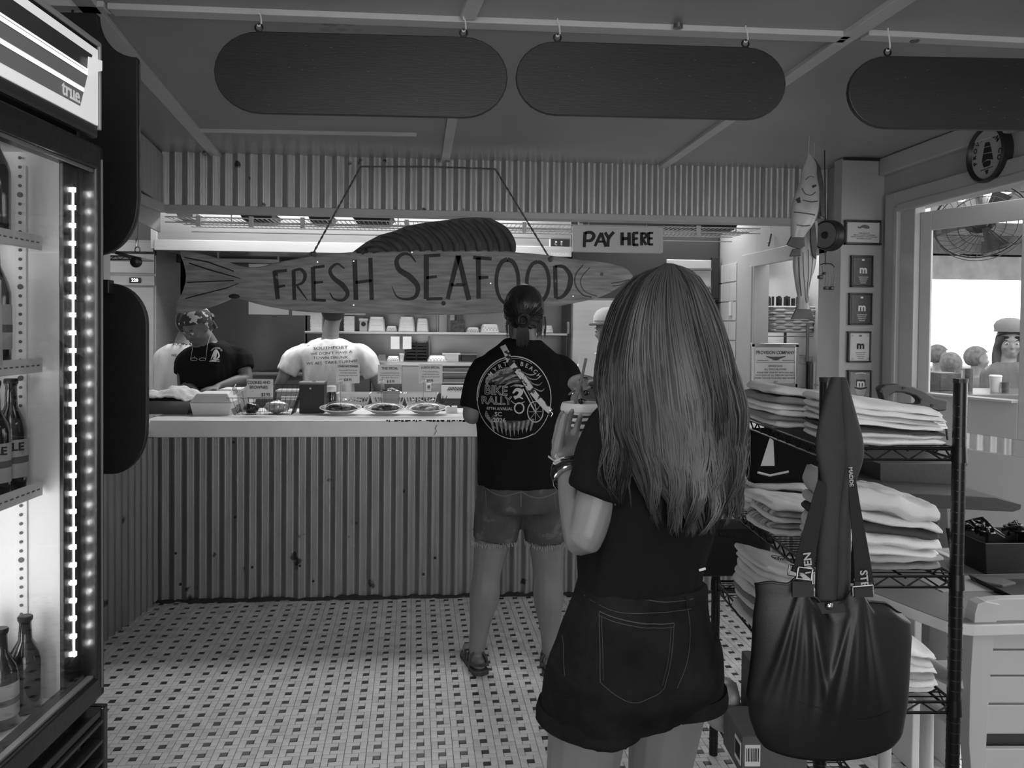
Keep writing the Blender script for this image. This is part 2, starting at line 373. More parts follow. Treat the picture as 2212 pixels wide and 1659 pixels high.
# angled glazed door standing open outwards
da = radians(20.1); dv = V((sin(da), -cos(da), 0)); D0 = V((XR+.03, yd, 0)); dn = V((cos(da), sin(da), 0))
def onD(px, py):
    d = ray(px, py); n_ = dn; t = (D0-E0).dot(n_)/d.dot(n_); p = E0+d*t; return (p-D0).dot(dv), p.z
MD = frame(D0, dv, (0, 0, 1))
wl, zt1 = onD(2020, 497); wl2, zb1 = onD(2006, 847); wR, _ = onD(2207, 700); wl = (wl+wl2)/2
_, ztop = onD(1980, 461); mDoor = mat('door_paint', .47, .4, var=.05, scale=4, bump=.1, bscale=40)
door = struct(MB().prism([(0, .02), (wl, .02), (wl, ztop), (0, ztop)], .014, MD).build('door_1', mDoor, bevel=.003))
s0, zc0 = onD(2085, 968); s1, zc1 = onD(2085, 934); c1 = onD(2212, 700)[0]+.35; cL = onD(2072, 700)[0]; cR = onD(2200, 700)[0]
MB().prism([(wl, zt1), (c1, zt1), (c1, ztop), (wl, ztop)], .014, MD).build('rail', mDoor, door, bevel=.003)
MB().prism([(wR, zc1), (c1, zc1), (c1, zt1), (wR, zt1)], .014, MD).build('stile', mDoor, door, bevel=.003)
MB().prism([(wl, zc1), (wR, zc1), (wR, zb1), (wl, zb1)], .014, MD).build('panel', mDoor, door, bevel=.003)
MB().prism([(wl, .02), (c1, .02), (c1, zc0), (wl, zc0)], .014, MD).build('panel', mDoor, door, bevel=.003)
MB().prism([(wl, zc0), (cL, zc0), (cL, zc1), (wl, zc1)], .014, MD).build('panel', mDoor, door)
MB().prism([(cR, zc0), (c1, zc0), (c1, zc1), (cR, zc1)], .014, MD).build('panel', mDoor, door)
corr(cL, cR, zc0, zc1, lambda s, o, z: D0+dv*s-dn*(.004-o*.5)+V((0, 0, z)), parent=door, sheet=3, m=mat('translucent_sheet', .8, .3, trans=.7))
MB().prism([(wl-.004, zb1-.012), (wR, zb1-.012), (wR, zb1), (wl-.004, zb1)], .07, MD @ Matrix.Translation((0, 0, -.012))).build('sill', mTrim, door, bevel=.002)
mg = MB()
for px, py in [(2192, 928), (2198, 986), (2200, 871), (2050, 470)]:
    s_, z_ = onD(px, py); p = D0+dv*s_+V((0, 0, z_)); mg.cyl(p-dn*.006, p+dn*.01, .007, n=8)
mg.build('screw_heads', mSteelD, door, kind='stuff')
MB().prism([(wl, zb1), (wR, zb1), (wR, zt1), (wl, zt1)], .004, MD @ Matrix.Translation((0, 0, .006))).build('pane', glass('clear_glass', .95), door)
# left wall, front wall behind the camera
struct(MB().box((-2.1, -2.6, 0), (-2.0, 4.5, CEIL)).build('wall_left', mPaint))
wf = struct(MB().box((-2.1, -2.7, 0), (-1.2, -2.6, CEIL)).build('wall_front', mPaint))
MB().box((1.6, -2.7, 0), (XR+.1, -2.6, CEIL)).build('wall_panel', mPaint, wf)
MB().box((-1.2, -2.7, 2.25), (1.6, -2.6, CEIL)).build('lintel', mPaint, wf)
# kitchen shell
wk = struct(MB().box((-4, 7.4, 0), (1.42, 7.5, 2.7)).build('wall_kitchen_back', mKW))
MB().box((1.42, 7.4, 0), (2.3, 7.5, 2.7)).build('wall_panel', mKW, wk)
struct(MB().box((-4.1, 4.6, 0), (-4, 7.5, 2.7)).build('wall_kitchen_left', mKW))
struct(MB().box((-4.1, WY+.1, 2.62), (2.85, 7.5, 2.7)).build('ceiling_kitchen', mWhite))
kx = 2.22; wkr = struct(MB().box((kx, 5.62, 0), (kx+.1, 7.4, 2.62)).build('wall_kitchen_right', mat('tile_wall_paint', .42, .35)))
MB().box((kx, 4.6, 2.02), (kx+.1, 5.62, 2.62)).build('lintel', mPaint, wkr)
MB().box((kx-.02, 4.5, 1.95), (kx, 5.85, 2.05)).build('casing', mTrim, wkr, bevel=.005)
MB().box((kx-.02, 5.6, 0), (kx, 5.85, 1.96)).build('casing', mTrim, wkr, bevel=.005)
MB().box((kx-.03, 5.62, 0), (kx, 5.69, 1.96)).build('casing', mTrim, wkr, bevel=.005)
struct(MB().box((2.8, 4.6, 0), (2.85, 6.9, 2.62)).build('wall_side_room', mWhite))
ws = struct(MB().box((2.3, 6.9, 0), (2.62, 6.95, 2.62)).build('wall_side_room_back', mWhite))
MB().box((2.76, 6.9, 0), (2.85, 6.95, 2.62)).build('wall_panel', mWhite, ws)
MB().box((2.62, 6.9, 1.95), (2.76, 6.95, 2.62)).build('wall_panel', mWhite, ws)
MB().box((2.62, 6.9, 0), (2.76, 6.95, .9)).build('wall_panel', mWhite, ws)
struct(MB().box((2.45, 4.55, 0), (2.85, 4.6, 2.62)).build('wall_side_room_front', mWhite))
# square wall tiles beside the kitchen door
for i in range(3):
    for j in range(5):
        y = 5.98+i*.16; z = 1.52+j*.15-.25
        MB().box((kx-.008, y, z), (kx, y+.15, z+.14)).build('tile', mat('glazed_wall_tile', .5, .15), wkr, bevel=.003)
# ================================================================ hanging boards
mBoard = mat('black_painted_wood', .014, .45, var=.2, scale=3, stretch=(1, 4, 8), bump=.1, bscale=30, spots=(.07, .76, 40))
mEdge = mat('worn_board_edge', .12, .6, var=.4, scale=30)
def stadium(w, h, n=14):
    r = h/2; return arc(w/2-r*1.12, 0, r*1.12, r, -90, 90, n)+arc(-w/2+r*1.12, 0, r*1.12, r, 90, 270, n)
def hook(parent, p, top, m=mSteelD):
    """screw eye below, S hook above up to the batten, world coordinates"""
    W_ = wloc(parent); p = V(p)-W_; t = V(top)-W_; r = .0105
    ring = [p+V((r*cos(a), 0, r+.004+r*sin(a))) for a in [i*2*pi/14 for i in range(15)]]
    MB().tube(ring, .0028, 6).tube([p-V((0, 0, .02)), p+V((0, 0, .005))], .003, 6).build('screw_eye', mMetalB, parent, smooth=True)
    c = p+V((0, 0, 2*r)); L = (t-c)
    pts = [c+V((-.006, 0, .004)), c+V((0, 0, -.003)), c+V((.007, 0, .006)), c+V((.004, 0, .02))+L*.3, c+L*.8, t+V((0, 0, .004))]
    MB().tube(crom(pts, 4), .0026, 6).build('hook', mWhite, parent, smooth=True)
def board(px0, px1, pyt0, pyb0, pyt1, Y0, Y1, hooks, label):
    a = at(px0, (pyt0+pyb0)/2, Y0); b = at(px1, (pyt1+pyb0-pyt0+pyt1)/2, Y1); w = (b-a).length
    h = (pyb0-pyt0)/ppm((Y0+Y1)/2); c = (a+b)/2; o = empty('hanging_board', c, label, 'sign board', None)
    M = frame((0, 0, 0), b-a, (0, 0, 1)); out = stadium(w, h)
    e = MB().prism(out, .02, M @ Matrix.Translation((0, 0, -.01))).build('board', mBoard, o, bevel=.0025)
    ms = MB(); rr = random.Random(int(px0))
    for i in range(26):
        x = rr.uniform(-w*.45, w*.45); y = rr.uniform(-h*.42, h*.42); l = rr.uniform(.002, .008); q = M @ V((x, y, .0102)); ms.bar(q, q+(M.to_3x3() @ V((l, rr.uniform(-.002, .002), 0))), .001, .0006, (0, 1, 0))
    ms.build('scratches', mEdge, o, kind='stuff')
    for hx, hy in hooks:
        t = (hx-px0)/(px1-px0); Y = Y0+(Y1-Y0)*t; p = at(hx, hy+24, Y); x = (p-c).dot((b-a).normalized()); p.z = (c+(b-a).normalized()*x).z+h/2-.001
        tp = V((p.x, p.y, CEIL-.017)); hook(o, p, tp)
    return o
board(464, 1096, 70, 241, 85, 2.40, 2.37, [(559, 60), (1001, 72)], 'black round-ended hanging board with a faint sheen, leftmost of the overhead row')
board(1114, 1695, 89, 247, 105, 2.37, 2.36, [(1204, 70), (1610, 88)], 'black round-ended hanging board in the middle of the overhead row')
board(1830, 2420, 118, 280, 128, 2.34, 2.30, [(1917, 98), (2330, 108)], 'black round-ended hanging board at the right edge above the oval sign')
# stacked upright boards hanging beside the cooler
def flat_board(name, pts, Y, label, cat='sign board', t=.022):
    P = [at(x, y, Y) for x, y in pts]; c = sum(P, V())/len(P); o = empty(name, c, label, cat)
    M = frame((0, 0, 0), (1, 0, 0), (0, 0, 1)); out = [(p.x-c.x, p.z-c.z) for p in P]
    MB().prism(out, t, M @ Matrix.Translation((0, 0, -t/2))).build('board', mBoard, o, bevel=.003); return o, c
def arcp(cx, cy, rx, ry, a0, a1, n=10): return arc(cx, cy, rx, ry, a0, a1, n)
ub = [(80, 28), (205, 30)]+[(214+85*(1-cos(radians(a)))*1.0, 34+92*sin(radians(a))) for a in range(0, 91, 10)]+[(300, 130), (301, 430)]+arcp(205, 445, 94, 108, 0, 90)[1:]+[(100, 553), (60, 500), (50, 120)]
o, c = flat_board('hanging_board', ub, 2.45, 'tall black hanging board with scooped shoulder behind the cooler')
p = at(298, 300, 2.44); MB().tube([at(302, 140, 2.437), at(302, 300, 2.437), at(303, 430, 2.437)]+[at(x, y, 2.437) for x, y in arcp(205, 445, 96, 108, 5, 60)], .002, 5).build('worn_edge', mEdge, o, world=True)
ch = MB()
for i in range(7):
    q = at(157, 32-i*7, 2.45); r = .007; a = i*pi/2
    ch.tube([q+V((r*.6*cos(t)*cos(a), r*.6*cos(t)*sin(a), r*sin(t))) for t in [k*2*pi/8 for k in range(9)]], .0018, 5)
ch.build('chain', mMetalB, o, world=True, smooth=True)
lb = [(90, 610), (235, 612)]+[(x, y) for x, y in arcp(238, 700, 82, 88, -85, 0)]+[(320, 905)]+arcp(245, 920, 75, 103, 0, 90)[1:]+[(120, 1023), (80, 940)]
o2, c2 = flat_board('hanging_board', lb, 2.47, 'lower black hanging board with rounded corners beside the cooler')
MB().box(tuple(at(214, 634, 2.44)-V((.0, .01, 0))), tuple(at(238, 606, 2.44)+V((0, .03, .002)))).build('clamp', mBlack, o2, world=True, bevel=.003)
MB().tube([at(205, 612, 2.47), at(200, 560, 2.465), at(196, 545, 2.46)], .0025, 6).build('link', mMetalB, o2, world=True)
# black pulley on a snap hook
pu = empty('pulley', at(295, 560, 2.5), 'small black ball pulley hanging on a metal snap hook', 'pulley')
c = at(294, 566, 2.5); MB().ell(c, (.0175, .014, .017)).build('ball', mBlack, pu, smooth=True, world=True)
MB().tube([at(250, 545, 2.5), at(275, 553, 2.5), at(304, 560, 2.5)], .0065, 8, flat=.6).build('strap', mat('webbing', .04, .8), pu, world=True)
MB().tube([at(297+5.5*cos(a), 540+7*sin(a), 2.49) for a in [k*2*pi/14 for k in range(15)]], .0018, 6).build('ring', mSteelD, pu, world=True, smooth=True)
MB().tube([at(294, 533, 2.49), at(294, 518, 2.49), at(297, 515, 2.49), at(299, 519, 2.49), at(298, 533, 2.49)], .0019, 6).build('snap_hook', mChrome, pu, world=True, smooth=True)
MB().tube([at(297, 516, 2.49), at(299, 470, 2.475), at(300, 430, 2.47)], .0012, 5).build('cord', mEdge, pu, world=True)

# ================================================================ the fish sign
mWood = mat('weathered_wood', .27, .7, var=.32, scale=7, stretch=(1, 1, 9), bump=.5, bscale=14, spots=(.4, .76, 35))
mFin = mat('dark_fin_wood', .045, .6, var=.4, scale=12, bump=.5, bscale=24)
mPaintB = mat('worn_black_paint', .018, .6, var=.6, scale=18, spots=(.16, .7, 26))
FY = 4.32
fish = empty('fish_sign', at(880, 600, FY), 'big carved wooden fish sign painted FRESH SEAFOOD hanging over the counter', 'sign')
out = [(391, 541), (430, 547), (478, 560), (520, 575), (560, 577), (600, 567), (680, 553), (760, 545), (840, 543), (930, 541), (1000, 541), (1070, 541), (1120, 546), (1170, 550), (1240, 560), (1300, 566), (1345, 577), (1362, 590), (1364, 602), (1340, 618), (1300, 640), (1240, 655), (1160, 668), (1080, 676), (980, 680), (880, 679), (800, 677), (720, 676), (640, 672), (570, 660), (520, 646), (505, 642), (490, 650), (450, 665), (420, 672), (384, 676), (385, 656), (393, 640), (400, 615), (402, 592), (398, 565)]
P3 = crom([at(x, y, FY) for x, y in out]+[at(391, 541, FY)], 3)[:-1]; W_ = wloc(fish)
# pillowed body: centre thicker than the rim
fo = [(p.x-W_.x, p.z-W_.z) for p in P3]; cx_ = sum(a for a, b in fo)/len(fo)
def ringat(k, y): 
    r = []
    for a, b in fo:
        top = max(q for (w_, q) in fo if abs(w_-a) < .06); bot = min(q for (w_, q) in fo if abs(w_-a) < .06); m_ = (top+bot)/2; half = max(.02, (top-bot)/2)
        r.append(V((a*(1-.01*k), y, m_+(b-m_)*(1-k*.35))))
    return r
bd = MB(); n = len(fo); f0 = MB()
rs = [ringat(0, .014), ringat(0, -.012), ringat(.12, -.018), ringat(.5, -.022)]
vs = [p for r in rs for p in r]; fs = []
for i in range(3):
    for j in range(n): fs.append((i*n+j, i*n+(j+1) % n, (i+1)*n+(j+1) % n, (i+1)*n+j))
# strips across the body keep the caps planar
m2 = bmesh.new(); bv = [m2.verts.new(v) for v in vs]
for f in fs: m2.faces.new([bv[i] for i in f])
m2.faces.new([bv[i] for i in range(n)]); m2.faces.new([bv[3*n+i] for i in range(n)])
bmesh.ops.triangulate(m2, faces=[f for f in m2.faces if len(f.verts) > 4]); bmesh.ops.recalc_face_normals(m2, faces=m2.faces)
me = bpy.data.meshes.new('body'); m2.to_mesh(me); m2.free(); me.materials.append(mWood); o = bpy.data.objects.new('body', me); COL.objects.link(o); o.parent = fish
# tail grooves
for pts in [[(408, 568), (450, 582), (500, 596), (520, 602)], [(404, 610), (450, 608), (505, 606)], [(400, 645), (450, 632), (490, 622), (515, 612)], [(398, 556), (450, 566), (505, 586)]]:
    MB().tube([at(x, y, FY-.0235) for x, y in pts], [.004, .005, .004, .002][:len(pts)], 6, flat=.4).build('tail_groove', mPaintB, fish, world=True)
nx = MB(); 
MB().ell(at(506, 640, FY-.02), (.03, .006, .012)).build('knot', mPaintB, fish, world=True, smooth=True)
# dorsal fin of overlapping curved ribs
top = [(762, 545), (790, 524), (820, 508), (850, 500), (880, 488), (920, 481), (960, 476), (1000, 471), (1030, 470), (1060, 472), (1080, 482), (1095, 500), (1106, 520), (1113, 545)]
fb = [at(x, y, FY) for x, y in top]; MB().prism([(p.x-W_.x, p.z-W_.z) for p in fb]+[(fb[-1].x-W_.x, fb[-1].z-W_.z-.02), (fb[0].x-W_.x, fb[0].z-W_.z-.02)], .018, frame((0, 0, 0), (1, 0, 0), (0, 0, 1)) @ Matrix.Translation((0, 0, -.006))).build('dorsal_fin', mFin, fish, bevel=.003)
fin = [c for c in fish.children if c.name.startswith('dorsal_fin')][0]
for k in range(14):
    xb = 790+k*24.5; T = None
    xt = xb-34-12*sin(pi*k/14)
    yt = 541
    for (x0, y0), (x1, y1) in zip(top, top[1:]):
        if x0 <= xt <= x1: yt = y0+(y1-y0)*(xt-x0)/(x1-x0)
    if xt < 764: xt, yt = 768+k*3, 541
    pts = [at(xt+2, yt+4, FY-.018), at(xt+(xb-xt)*.55, yt+(545-yt)*.3, FY-.026), at(xb-2, yt+(545-yt)*.68, FY-.026), at(xb, 543, FY-.02)]
    MB().tube(crom(pts, 4), crom1([.009, .017, .018, .014], 4), 8, flat=.5, side=(1, 0, 0)).build('fin_rib', mFin, fin, world=True, smooth=True)
# painted letters, hand-built strokes
def strokes(parent, lst, Y, m, w, name='letter'):
    b = MB()
    for pts, ws in lst:
        P = [at(x, y, Y) for x, y in pts]; P = crom(P, 5) if len(P) > 2 else P; n_ = len(P)
        wv = [ws[0]+(ws[-1]-ws[0])*i/(n_-1) if len(ws) == 2 else (ws[0] if n_ < 2 else None) for i in range(n_)]
        if len(ws) == 3: wv = [ws[0]*(1-2*t)+ws[1]*2*t if t < .5 else ws[1]*(2-2*t)+ws[2]*(2*t-1) for t in [i/(n_-1) for i in range(n_)]]
        L_, R_ = [], []
        for i, p in enumerate(P):
            t = (P[min(i+1, n_-1)]-P[max(i-1, 0)]); t.normalize(); s_ = V((t.z, 0, -t.x))*(wv[i]/2/ppm(Y)); L_.append(p+s_); R_.append(p-s_)
        b.add(L_+R_, [(i, i+1, n_+i+1, n_+i) for i in range(n_-1)])
        b.add([q+V((0, .003, 0)) for q in L_+R_], [(i, i+1, n_+i+1, n_+i) for i in range(n_-1)])
    return b.build(name, m, parent, world=True)
LY = FY-.0232
def ring(cx, cy, rx, ry, n=12, a0=0): return [(cx+rx*sin(radians(a0+a)), cy-ry*cos(radians(a0+a))) for a in [i*360/n for i in range(n+1)]]
LT = [
 [([(594, 585), (600, 646)], [11, 9]), ([(592, 587), (620, 584)], [7, 6]), ([(597, 620), (616, 617)], [6, 5])],
 [([(634, 583), (636, 648)], [8, 8]), ([(634, 584), (650, 582), (659, 594), (654, 610), (638, 617)], [5, 8, 4]), ([(642, 618), (655, 636), (664, 648)], [5, 2])],
 [([(676, 577), (678, 650)], [9, 9]), ([(676, 578), (701, 575)], [6, 6]), ([(678, 611), (698, 609)], [6, 4]), ([(678, 648), (704, 649)], [6, 6])],
 [([(744, 580), (728, 570), (713, 583), (720, 600), (740, 616), (751, 634), (741, 648), (722, 646), (712, 632)], [3, 11, 2])],
 [([(766, 561), (769, 648)], [10, 10]), ([(800, 557), (803, 648)], [9, 9]), ([(768, 610), (803, 606)], [7, 6])],
 [([(898, 566), (886, 551), (870, 549), (857, 562), (862, 582), (884, 597), (902, 618), (898, 640), (880, 646), (858, 641), (846, 618)], [3, 13, 1])],
 [([(921, 552), (921, 646)], [11, 11]), ([(916, 553), (951, 551)], [7, 7]), ([(921, 600), (944, 597)], [6, 6]), ([(921, 646), (956, 645)], [7, 6])],
 [([(990, 552), (967, 646)], [11, 9]), ([(990, 552), (1013, 648)], [11, 11]), ([(974, 615), (1008, 615)], [7, 7])],
 [([(1033, 556), (1034, 645)], [11, 9]), ([(1022, 556), (1062, 559)], [8, 8]), ([(1034, 600), (1055, 599)], [8, 6])],
 [(ring(1096, 608, 24, 48), [10, 6, 10])],
 [(ring(1162, 609, 24, 44), [8, 8, 8])],
 [([(1199, 574), (1201, 644)], [9, 9]), ([(1199, 575), (1218, 577), (1232, 596), (1229, 622), (1216, 640), (1201, 645)], [5, 12, 5])]]
for l in LT: strokes(fish, l, LY, mPaintB, 8)
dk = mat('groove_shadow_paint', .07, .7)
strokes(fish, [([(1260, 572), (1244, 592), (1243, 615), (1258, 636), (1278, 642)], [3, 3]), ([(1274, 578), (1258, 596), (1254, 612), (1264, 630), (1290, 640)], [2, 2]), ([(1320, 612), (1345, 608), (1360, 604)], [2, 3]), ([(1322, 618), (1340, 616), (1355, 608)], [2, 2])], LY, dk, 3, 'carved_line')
MB().cyl(at(1300, 592, FY-.02), at(1300, 592, FY-.027), .0085, n=16).build('eye', mBlack, fish, world=True)
MB().cyl(at(958, 655, LY), at(958, 655, LY-.001), .012, n=10).build('knot', mPaintB, fish, world=True)
nl = MB()
for x, y in [(686, 566), (764, 564), (764, 659), (890, 545), (1238, 640), (1060, 612)]: nl.cyl(at(x, y, LY), at(x, y, LY-.002), .003, n=8)
nl.build('nail_heads', mChrome, fish, kind='stuff', world=True)
mRope = mat('rope', .11, .9, var=.4, scale=60)
for a, b, k in [((779, 360), (676, 548), 1), ((1070, 365), (1186, 556), 1)]:
    A, B = at(*a, WY-.02), at(*b, FY-.01); b_ = MB(); N = 60
    for s_ in (0, pi): b_.tube([A.lerp(B, i/N)+V((cos(s_+i*.9), sin(s_+i*.9), 0))*.0028 for i in range(N+1)], .0034, 5)
    b_.build('rope', mRope, fish, world=True, smooth=True)
    kn = MB(); q = at(b[0]+1, b[1]+2, FY-.012)
    for i in range(5): kn.ell(q+V((random.uniform(-.014, .014), random.uniform(-.01, .01), random.uniform(-.016, .012))), random.uniform(.008, .013), nu=8, nv=6)
    kn.build('knot', mRope, fish, world=True, smooth=True)
MB().tube([at(779, 360, WY-.02), at(925, 360, WY-.02), at(1070, 365, WY-.02)], .004, 6).build('rope', mRope, fish, world=True)
# ================================================================ kitchen beyond the counter
FR = lambda o=(0, 0, 0): frame(o, (1, 0, 0), (0, 0, 1))          # local x right, y up, z toward the camera
def pbox(b, x0, y0, x1, y1, Y, d):
    """box whose front face at depth Y covers pixels x0..x1, y0..y1; d metres deep"""
    a = at(x0, y1, Y); c = at(x1, y0, Y); return b.box((a.x, Y, a.z), (c.x, Y+d, c.z))
def pthing(name, label, cat, px, py, Y, group=None): return empty(name, at(px, py, Y), label, cat, group)
def ppart(par, name, m, x0, y0, x1, y1, Y, d, bevel=.003, **k): return pbox(MB(), x0, y0, x1, y1, Y, d).build(name, m, par, world=True, bevel=bevel, **k)
mStL = mat('pale_steel', .5, .38, .55, var=.06, scale=3, stretch=(1, 1, 8))
t = pthing('reach_in_freezer', 'pale upright kitchen freezer with small lit display at the far left', 'freezer', 278, 900, 6.2)
ppart(t, 'body', mStL, 150, 519, 337, 1100, 6.24, .7)
ppart(t, 'header', mStL, 155, 523, 331, 541, 6.2, .04)
ppart(t, 'panel', mStL, 155, 549, 333, 588, 6.21, .03)
ppart(t, 'control_panel', mStL, 155, 596, 333, 615, 6.2, .04)
d_ = ppart(t, 'display', mBlack, 279, 600, 303, 611, 6.19, .02, bevel=.001, label='black display window with lit digits')
lettering('220', .032, FR(at(291, 605.5, 6.186)), mat('led', .8, emit=2.5), d_, bold=.02)
ppart(t, 'door', mStL, 155, 621, 331, 1090, 6.2, .04)
ppart(t, 'door_handle', mSteelD, 334, 840, 338, 868, 6.14, .03)
ppart(t, 'gap_strip', mBlack, 150, 541, 335, 548, 6.215, .03, bevel=0)
t = pthing('wire_rack', 'black wire shelf edge in front of the pale freezer', 'shelf', 250, 556, 5.6)
b = MB(); 
for y in (553, 561): b.tube([at(140, y, 5.6), at(286, y, 5.6)], .003, 6)
xs = [150+i*11 for i in range(13)]; b.tube([at(x, 553 if i % 2 else 561, 5.6) for i, x in enumerate(xs)], .0025, 5)
b.build('truss', mMetalB, t, world=True)
MB().tube([at(224, 548, 5.6), at(224, 612, 5.6)], .003, 6).build('cord', mWhite, t, world=True)
MB().box(tuple(at(120, 553, 5.6)), tuple(at(286, 553, 5.6)+V((0, .4, .004)))).build('deck', mSteelD, t, world=True)
for px in (125, 165): q = at(px, 553, 5.98); MB().cyl((q.x, q.y, 0), q, .012).build('post', mMetalB, t, world=True)
# hood
t = pthing('exhaust_hood', 'long stainless exhaust hood running behind the fish sign', 'hood', 740, 540, 6.05)
ppart(t, 'body', mSteel, 338, 430, 1235, 537, 6.05, 1.2)
ppart(t, 'side_trim', mStL, 325, 430, 339, 537, 6.04, .1)
ppart(t, 'lip', mStL, 333, 533, 1235, 540, 6.03, .03)
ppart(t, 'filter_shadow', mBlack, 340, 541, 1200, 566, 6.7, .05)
for x in (471, 601, 870): ppart(t, 'hanger', mSteel, x-2, 541, x+2, 566, 6.3, .02, bevel=0)
ppart(t, 'heat_rail', mSteel, 471, 560, 603, 566, 6.28, .05)
t = pthing('splash_panel', 'dull stainless wall panel behind the cooks', 'wall panel', 520, 880, 6.8)
ppart(t, 'panel', mat('splash_steel', .2, .28, .8, var=.25, scale=1.6), 338, 566, 660, 930, 6.8, .02)
ppart(t, 'panel', mat('splash_steel', .2), 662, 566, 1235, 930, 6.82, .02)
t = pthing('cooking_range', 'low dark steel range top behind the counter staff', 'stove', 600, 880, 6.45)
ppart(t, 'body', mSteelD, 430, 808, 800, 1000, 6.45, .33)
ppart(t, 'grate', mBlack, 560, 803, 604, 808, 6.45, .3, bevel=0)
ppart(t, 'front_rail', mSteel, 430, 806, 800, 811, 6.43, .02)
for n_, (x0, y0, x1, y1) in enumerate([(537, 560, 624, 679), (631, 590, 700, 681), (703, 590, 790, 680)]):
    tag(pbox(MB(), x0, y0, x1, y1, 6.796 if x0 < 662 and x1 < 702 else 6.816, .004).build('notice_sheet', mat('lit_paper', .85, .7)), ['blank white sheet on the wall below the sign tail', 'blank white sheet under the letter F of the sign', 'white sheet behind the white-shirted cook'][n_], 'paper')
# steel wall shelf with paper goods
sh = pthing('wall_shelf', 'long stainless wall shelf holding paper boats and stacks', 'shelf', 940, 722, 6.35)
a = at(658, 727, 6.3); c = at(1226, 720, 6.3); SZ = c.z
MB().box((a.x, 6.3, SZ-.02), (c.x, 6.72, SZ)).build('deck', mSteel, sh, world=True, bevel=.004)
for x in (925, 1222): ppart(sh, 'bracket', mSteelD, x, 727, x+4, 780, 6.5, .02)
mStack = mat('white_paperware', .72, .7, var=.05, scale=30)
def stack(name, lab, cat, px0, px1, n, Y, z, kind, grp=None, taper=.86):
    x0 = at(px0, 720, Y).x; x1 = at(px1, 720, Y).x; w = x1-x0; c = V(((x0+x1)/2, Y, z)); o = empty(name, c, lab, cat, grp)
    for i in range(n):
        b = MB(); zz = i*.0062
        if kind == 'plate': b.box((-w/2+random.uniform(-.003, .003), -w/2, zz), (w/2, w/2, zz+.005))
        b.build('sheet', mStack, o, bevel=.0015)
    return o
def boat(name, lab, cat, px0, px1, pyt, Y, z, checks=False, dark=False, grp=None, n=1):
    x0 = at(px0, 720, Y).x; x1 = at(px1, 720, Y).x; w = x1-x0; h = (at(px0, pyt, Y).z-z); c = V(((x0+x1)/2, Y, z)); o = empty(name, c, lab, cat, grp)
    b = MB(); k = .5*w
    pr_ = [(-.5, -.35, 0), (.5, -.35, 0), (.5, .35, 0), (-.5, .35, 0)]
    # upturned stack: wide arched rim below, narrower top
    rs = []
    for t, s_ in [(0, 1), (.12, .985), (.7, .86), (1, .74)]:
        r = []
        for i in range(24):
            a = 2*pi*i/24; q = V((cos(a), sin(a)*.75, 0)); m_ = max(abs(q.x), abs(q.y)/.75)**.45; q /= m_ if m_ > 0 else 1
            r.append(V((q.x*k*s_, q.y*k*s_, h*t+(.006*abs(sin(a)) if t == 0 else 0))))
        rs.append(r)
    b.rings(rs).build('stack' if n > 1 else 'tray', mStack if not dark else mat('brown_tray', .1, .7), o, smooth=40)
    rr = MB()
    for i in range(n):
        zz = h*(.02+.9*i/max(1, n)); s_ = 1.01-.14*(zz/h)
        rr.tube([V((cos(a)*k*s_/max(abs(cos(a)), abs(sin(a)))**.45, sin(a)*.75*k*s_/max(abs(cos(a)), abs(sin(a)))**.45, zz)) for a in [2*pi*j/24 for j in range(25)]], .0014, 4)
    rr.build('rim', mStack if not dark else mStack, o)
    if checks:
        cm = MB()
        for j in range(3):
            for i in range(9):
                a = pi*1.08+pi*.84*i/8+(j % 2)*.16; s_ = .96-.08*j
                q = V((cos(a), sin(a)*.75, 0)); q /= max(abs(q.x), abs(q.y)/.75)**.45; p = V((q.x*k*s_*1.01, q.y*k*s_*1.01, h*(.3+.2*j))); cm.box(p-V((.005, .001, .004)), p+V((.005, .001, .004)))
        cm.build('checks', mat('check_print', .3, .8), o, kind='stuff')
    return o
Ys = 6.45
stack('plate_stack', 'stack of square white plates left of the cook\'s neck', 'plates', 672, 697, 22, Ys, SZ, 'plate')
stack('plate_stack', 'stack of square white plates right of the cook\'s neck', 'plates', 744, 766, 19, Ys, SZ, 'plate')
boat('paper_boats', 'tall stack of upturned white paper trays, first from the left', 'paper trays', 795, 833, 684, Ys, SZ, n=9)
boat('paper_boats', 'low checked stack between two tall tray stacks', 'paper trays', 834, 858, 704, Ys, SZ, True, n=3)
boat('paper_boats', 'tall stack of white trays second from the left, widest one', 'paper trays', 860, 897, 684, Ys, SZ, n=9)
boat('paper_boats', 'narrow tall stack of white trays third from the left', 'paper trays', 899, 926, 688, Ys, SZ, n=8)
boat('paper_boats', 'small checked tray stack left of the customer\'s head', 'paper trays', 1007, 1036, 707, Ys, SZ, True, n=3)
boat('paper_boats', 'larger checked tray stack touching the customer\'s head', 'paper trays', 1037, 1079, 700, Ys, SZ, True, n=4)
boat('paper_boats', 'pale tray on the shelf right of the customer\'s neck', 'paper trays', 1164, 1196, 703, Ys, SZ, False, n=2)
t = pthing('clear_tub', 'clear tub with round logo label on the wall shelf', 'tub', 785, 720, Ys); ppart(t, 'tub', mat('frosted_plastic', .45, .3), 776, 692, 794, 720, Ys, .08, .006); ppart(t, 'lid', mWhite, 775, 688, 795, 693, Ys-.003, .086)
q = at(785, 700, Ys-.002); MB().lathe([(.012, 0), (.018, 0), (.018, .001), (.012, .001)], (0, 0, 0), 20, FR()).build('label', mInk, t).location = q-wloc(t)
t = pthing('parchment_roll', 'upright white panel standing on the wall shelf', 'panel', 957, 720, Ys); ppart(t, 'panel', mWhite, 948, 676, 966, 719, Ys+.1, .03); ppart(t, 'edge', mStL, 944, 676, 947, 719, Ys+.1, .03)
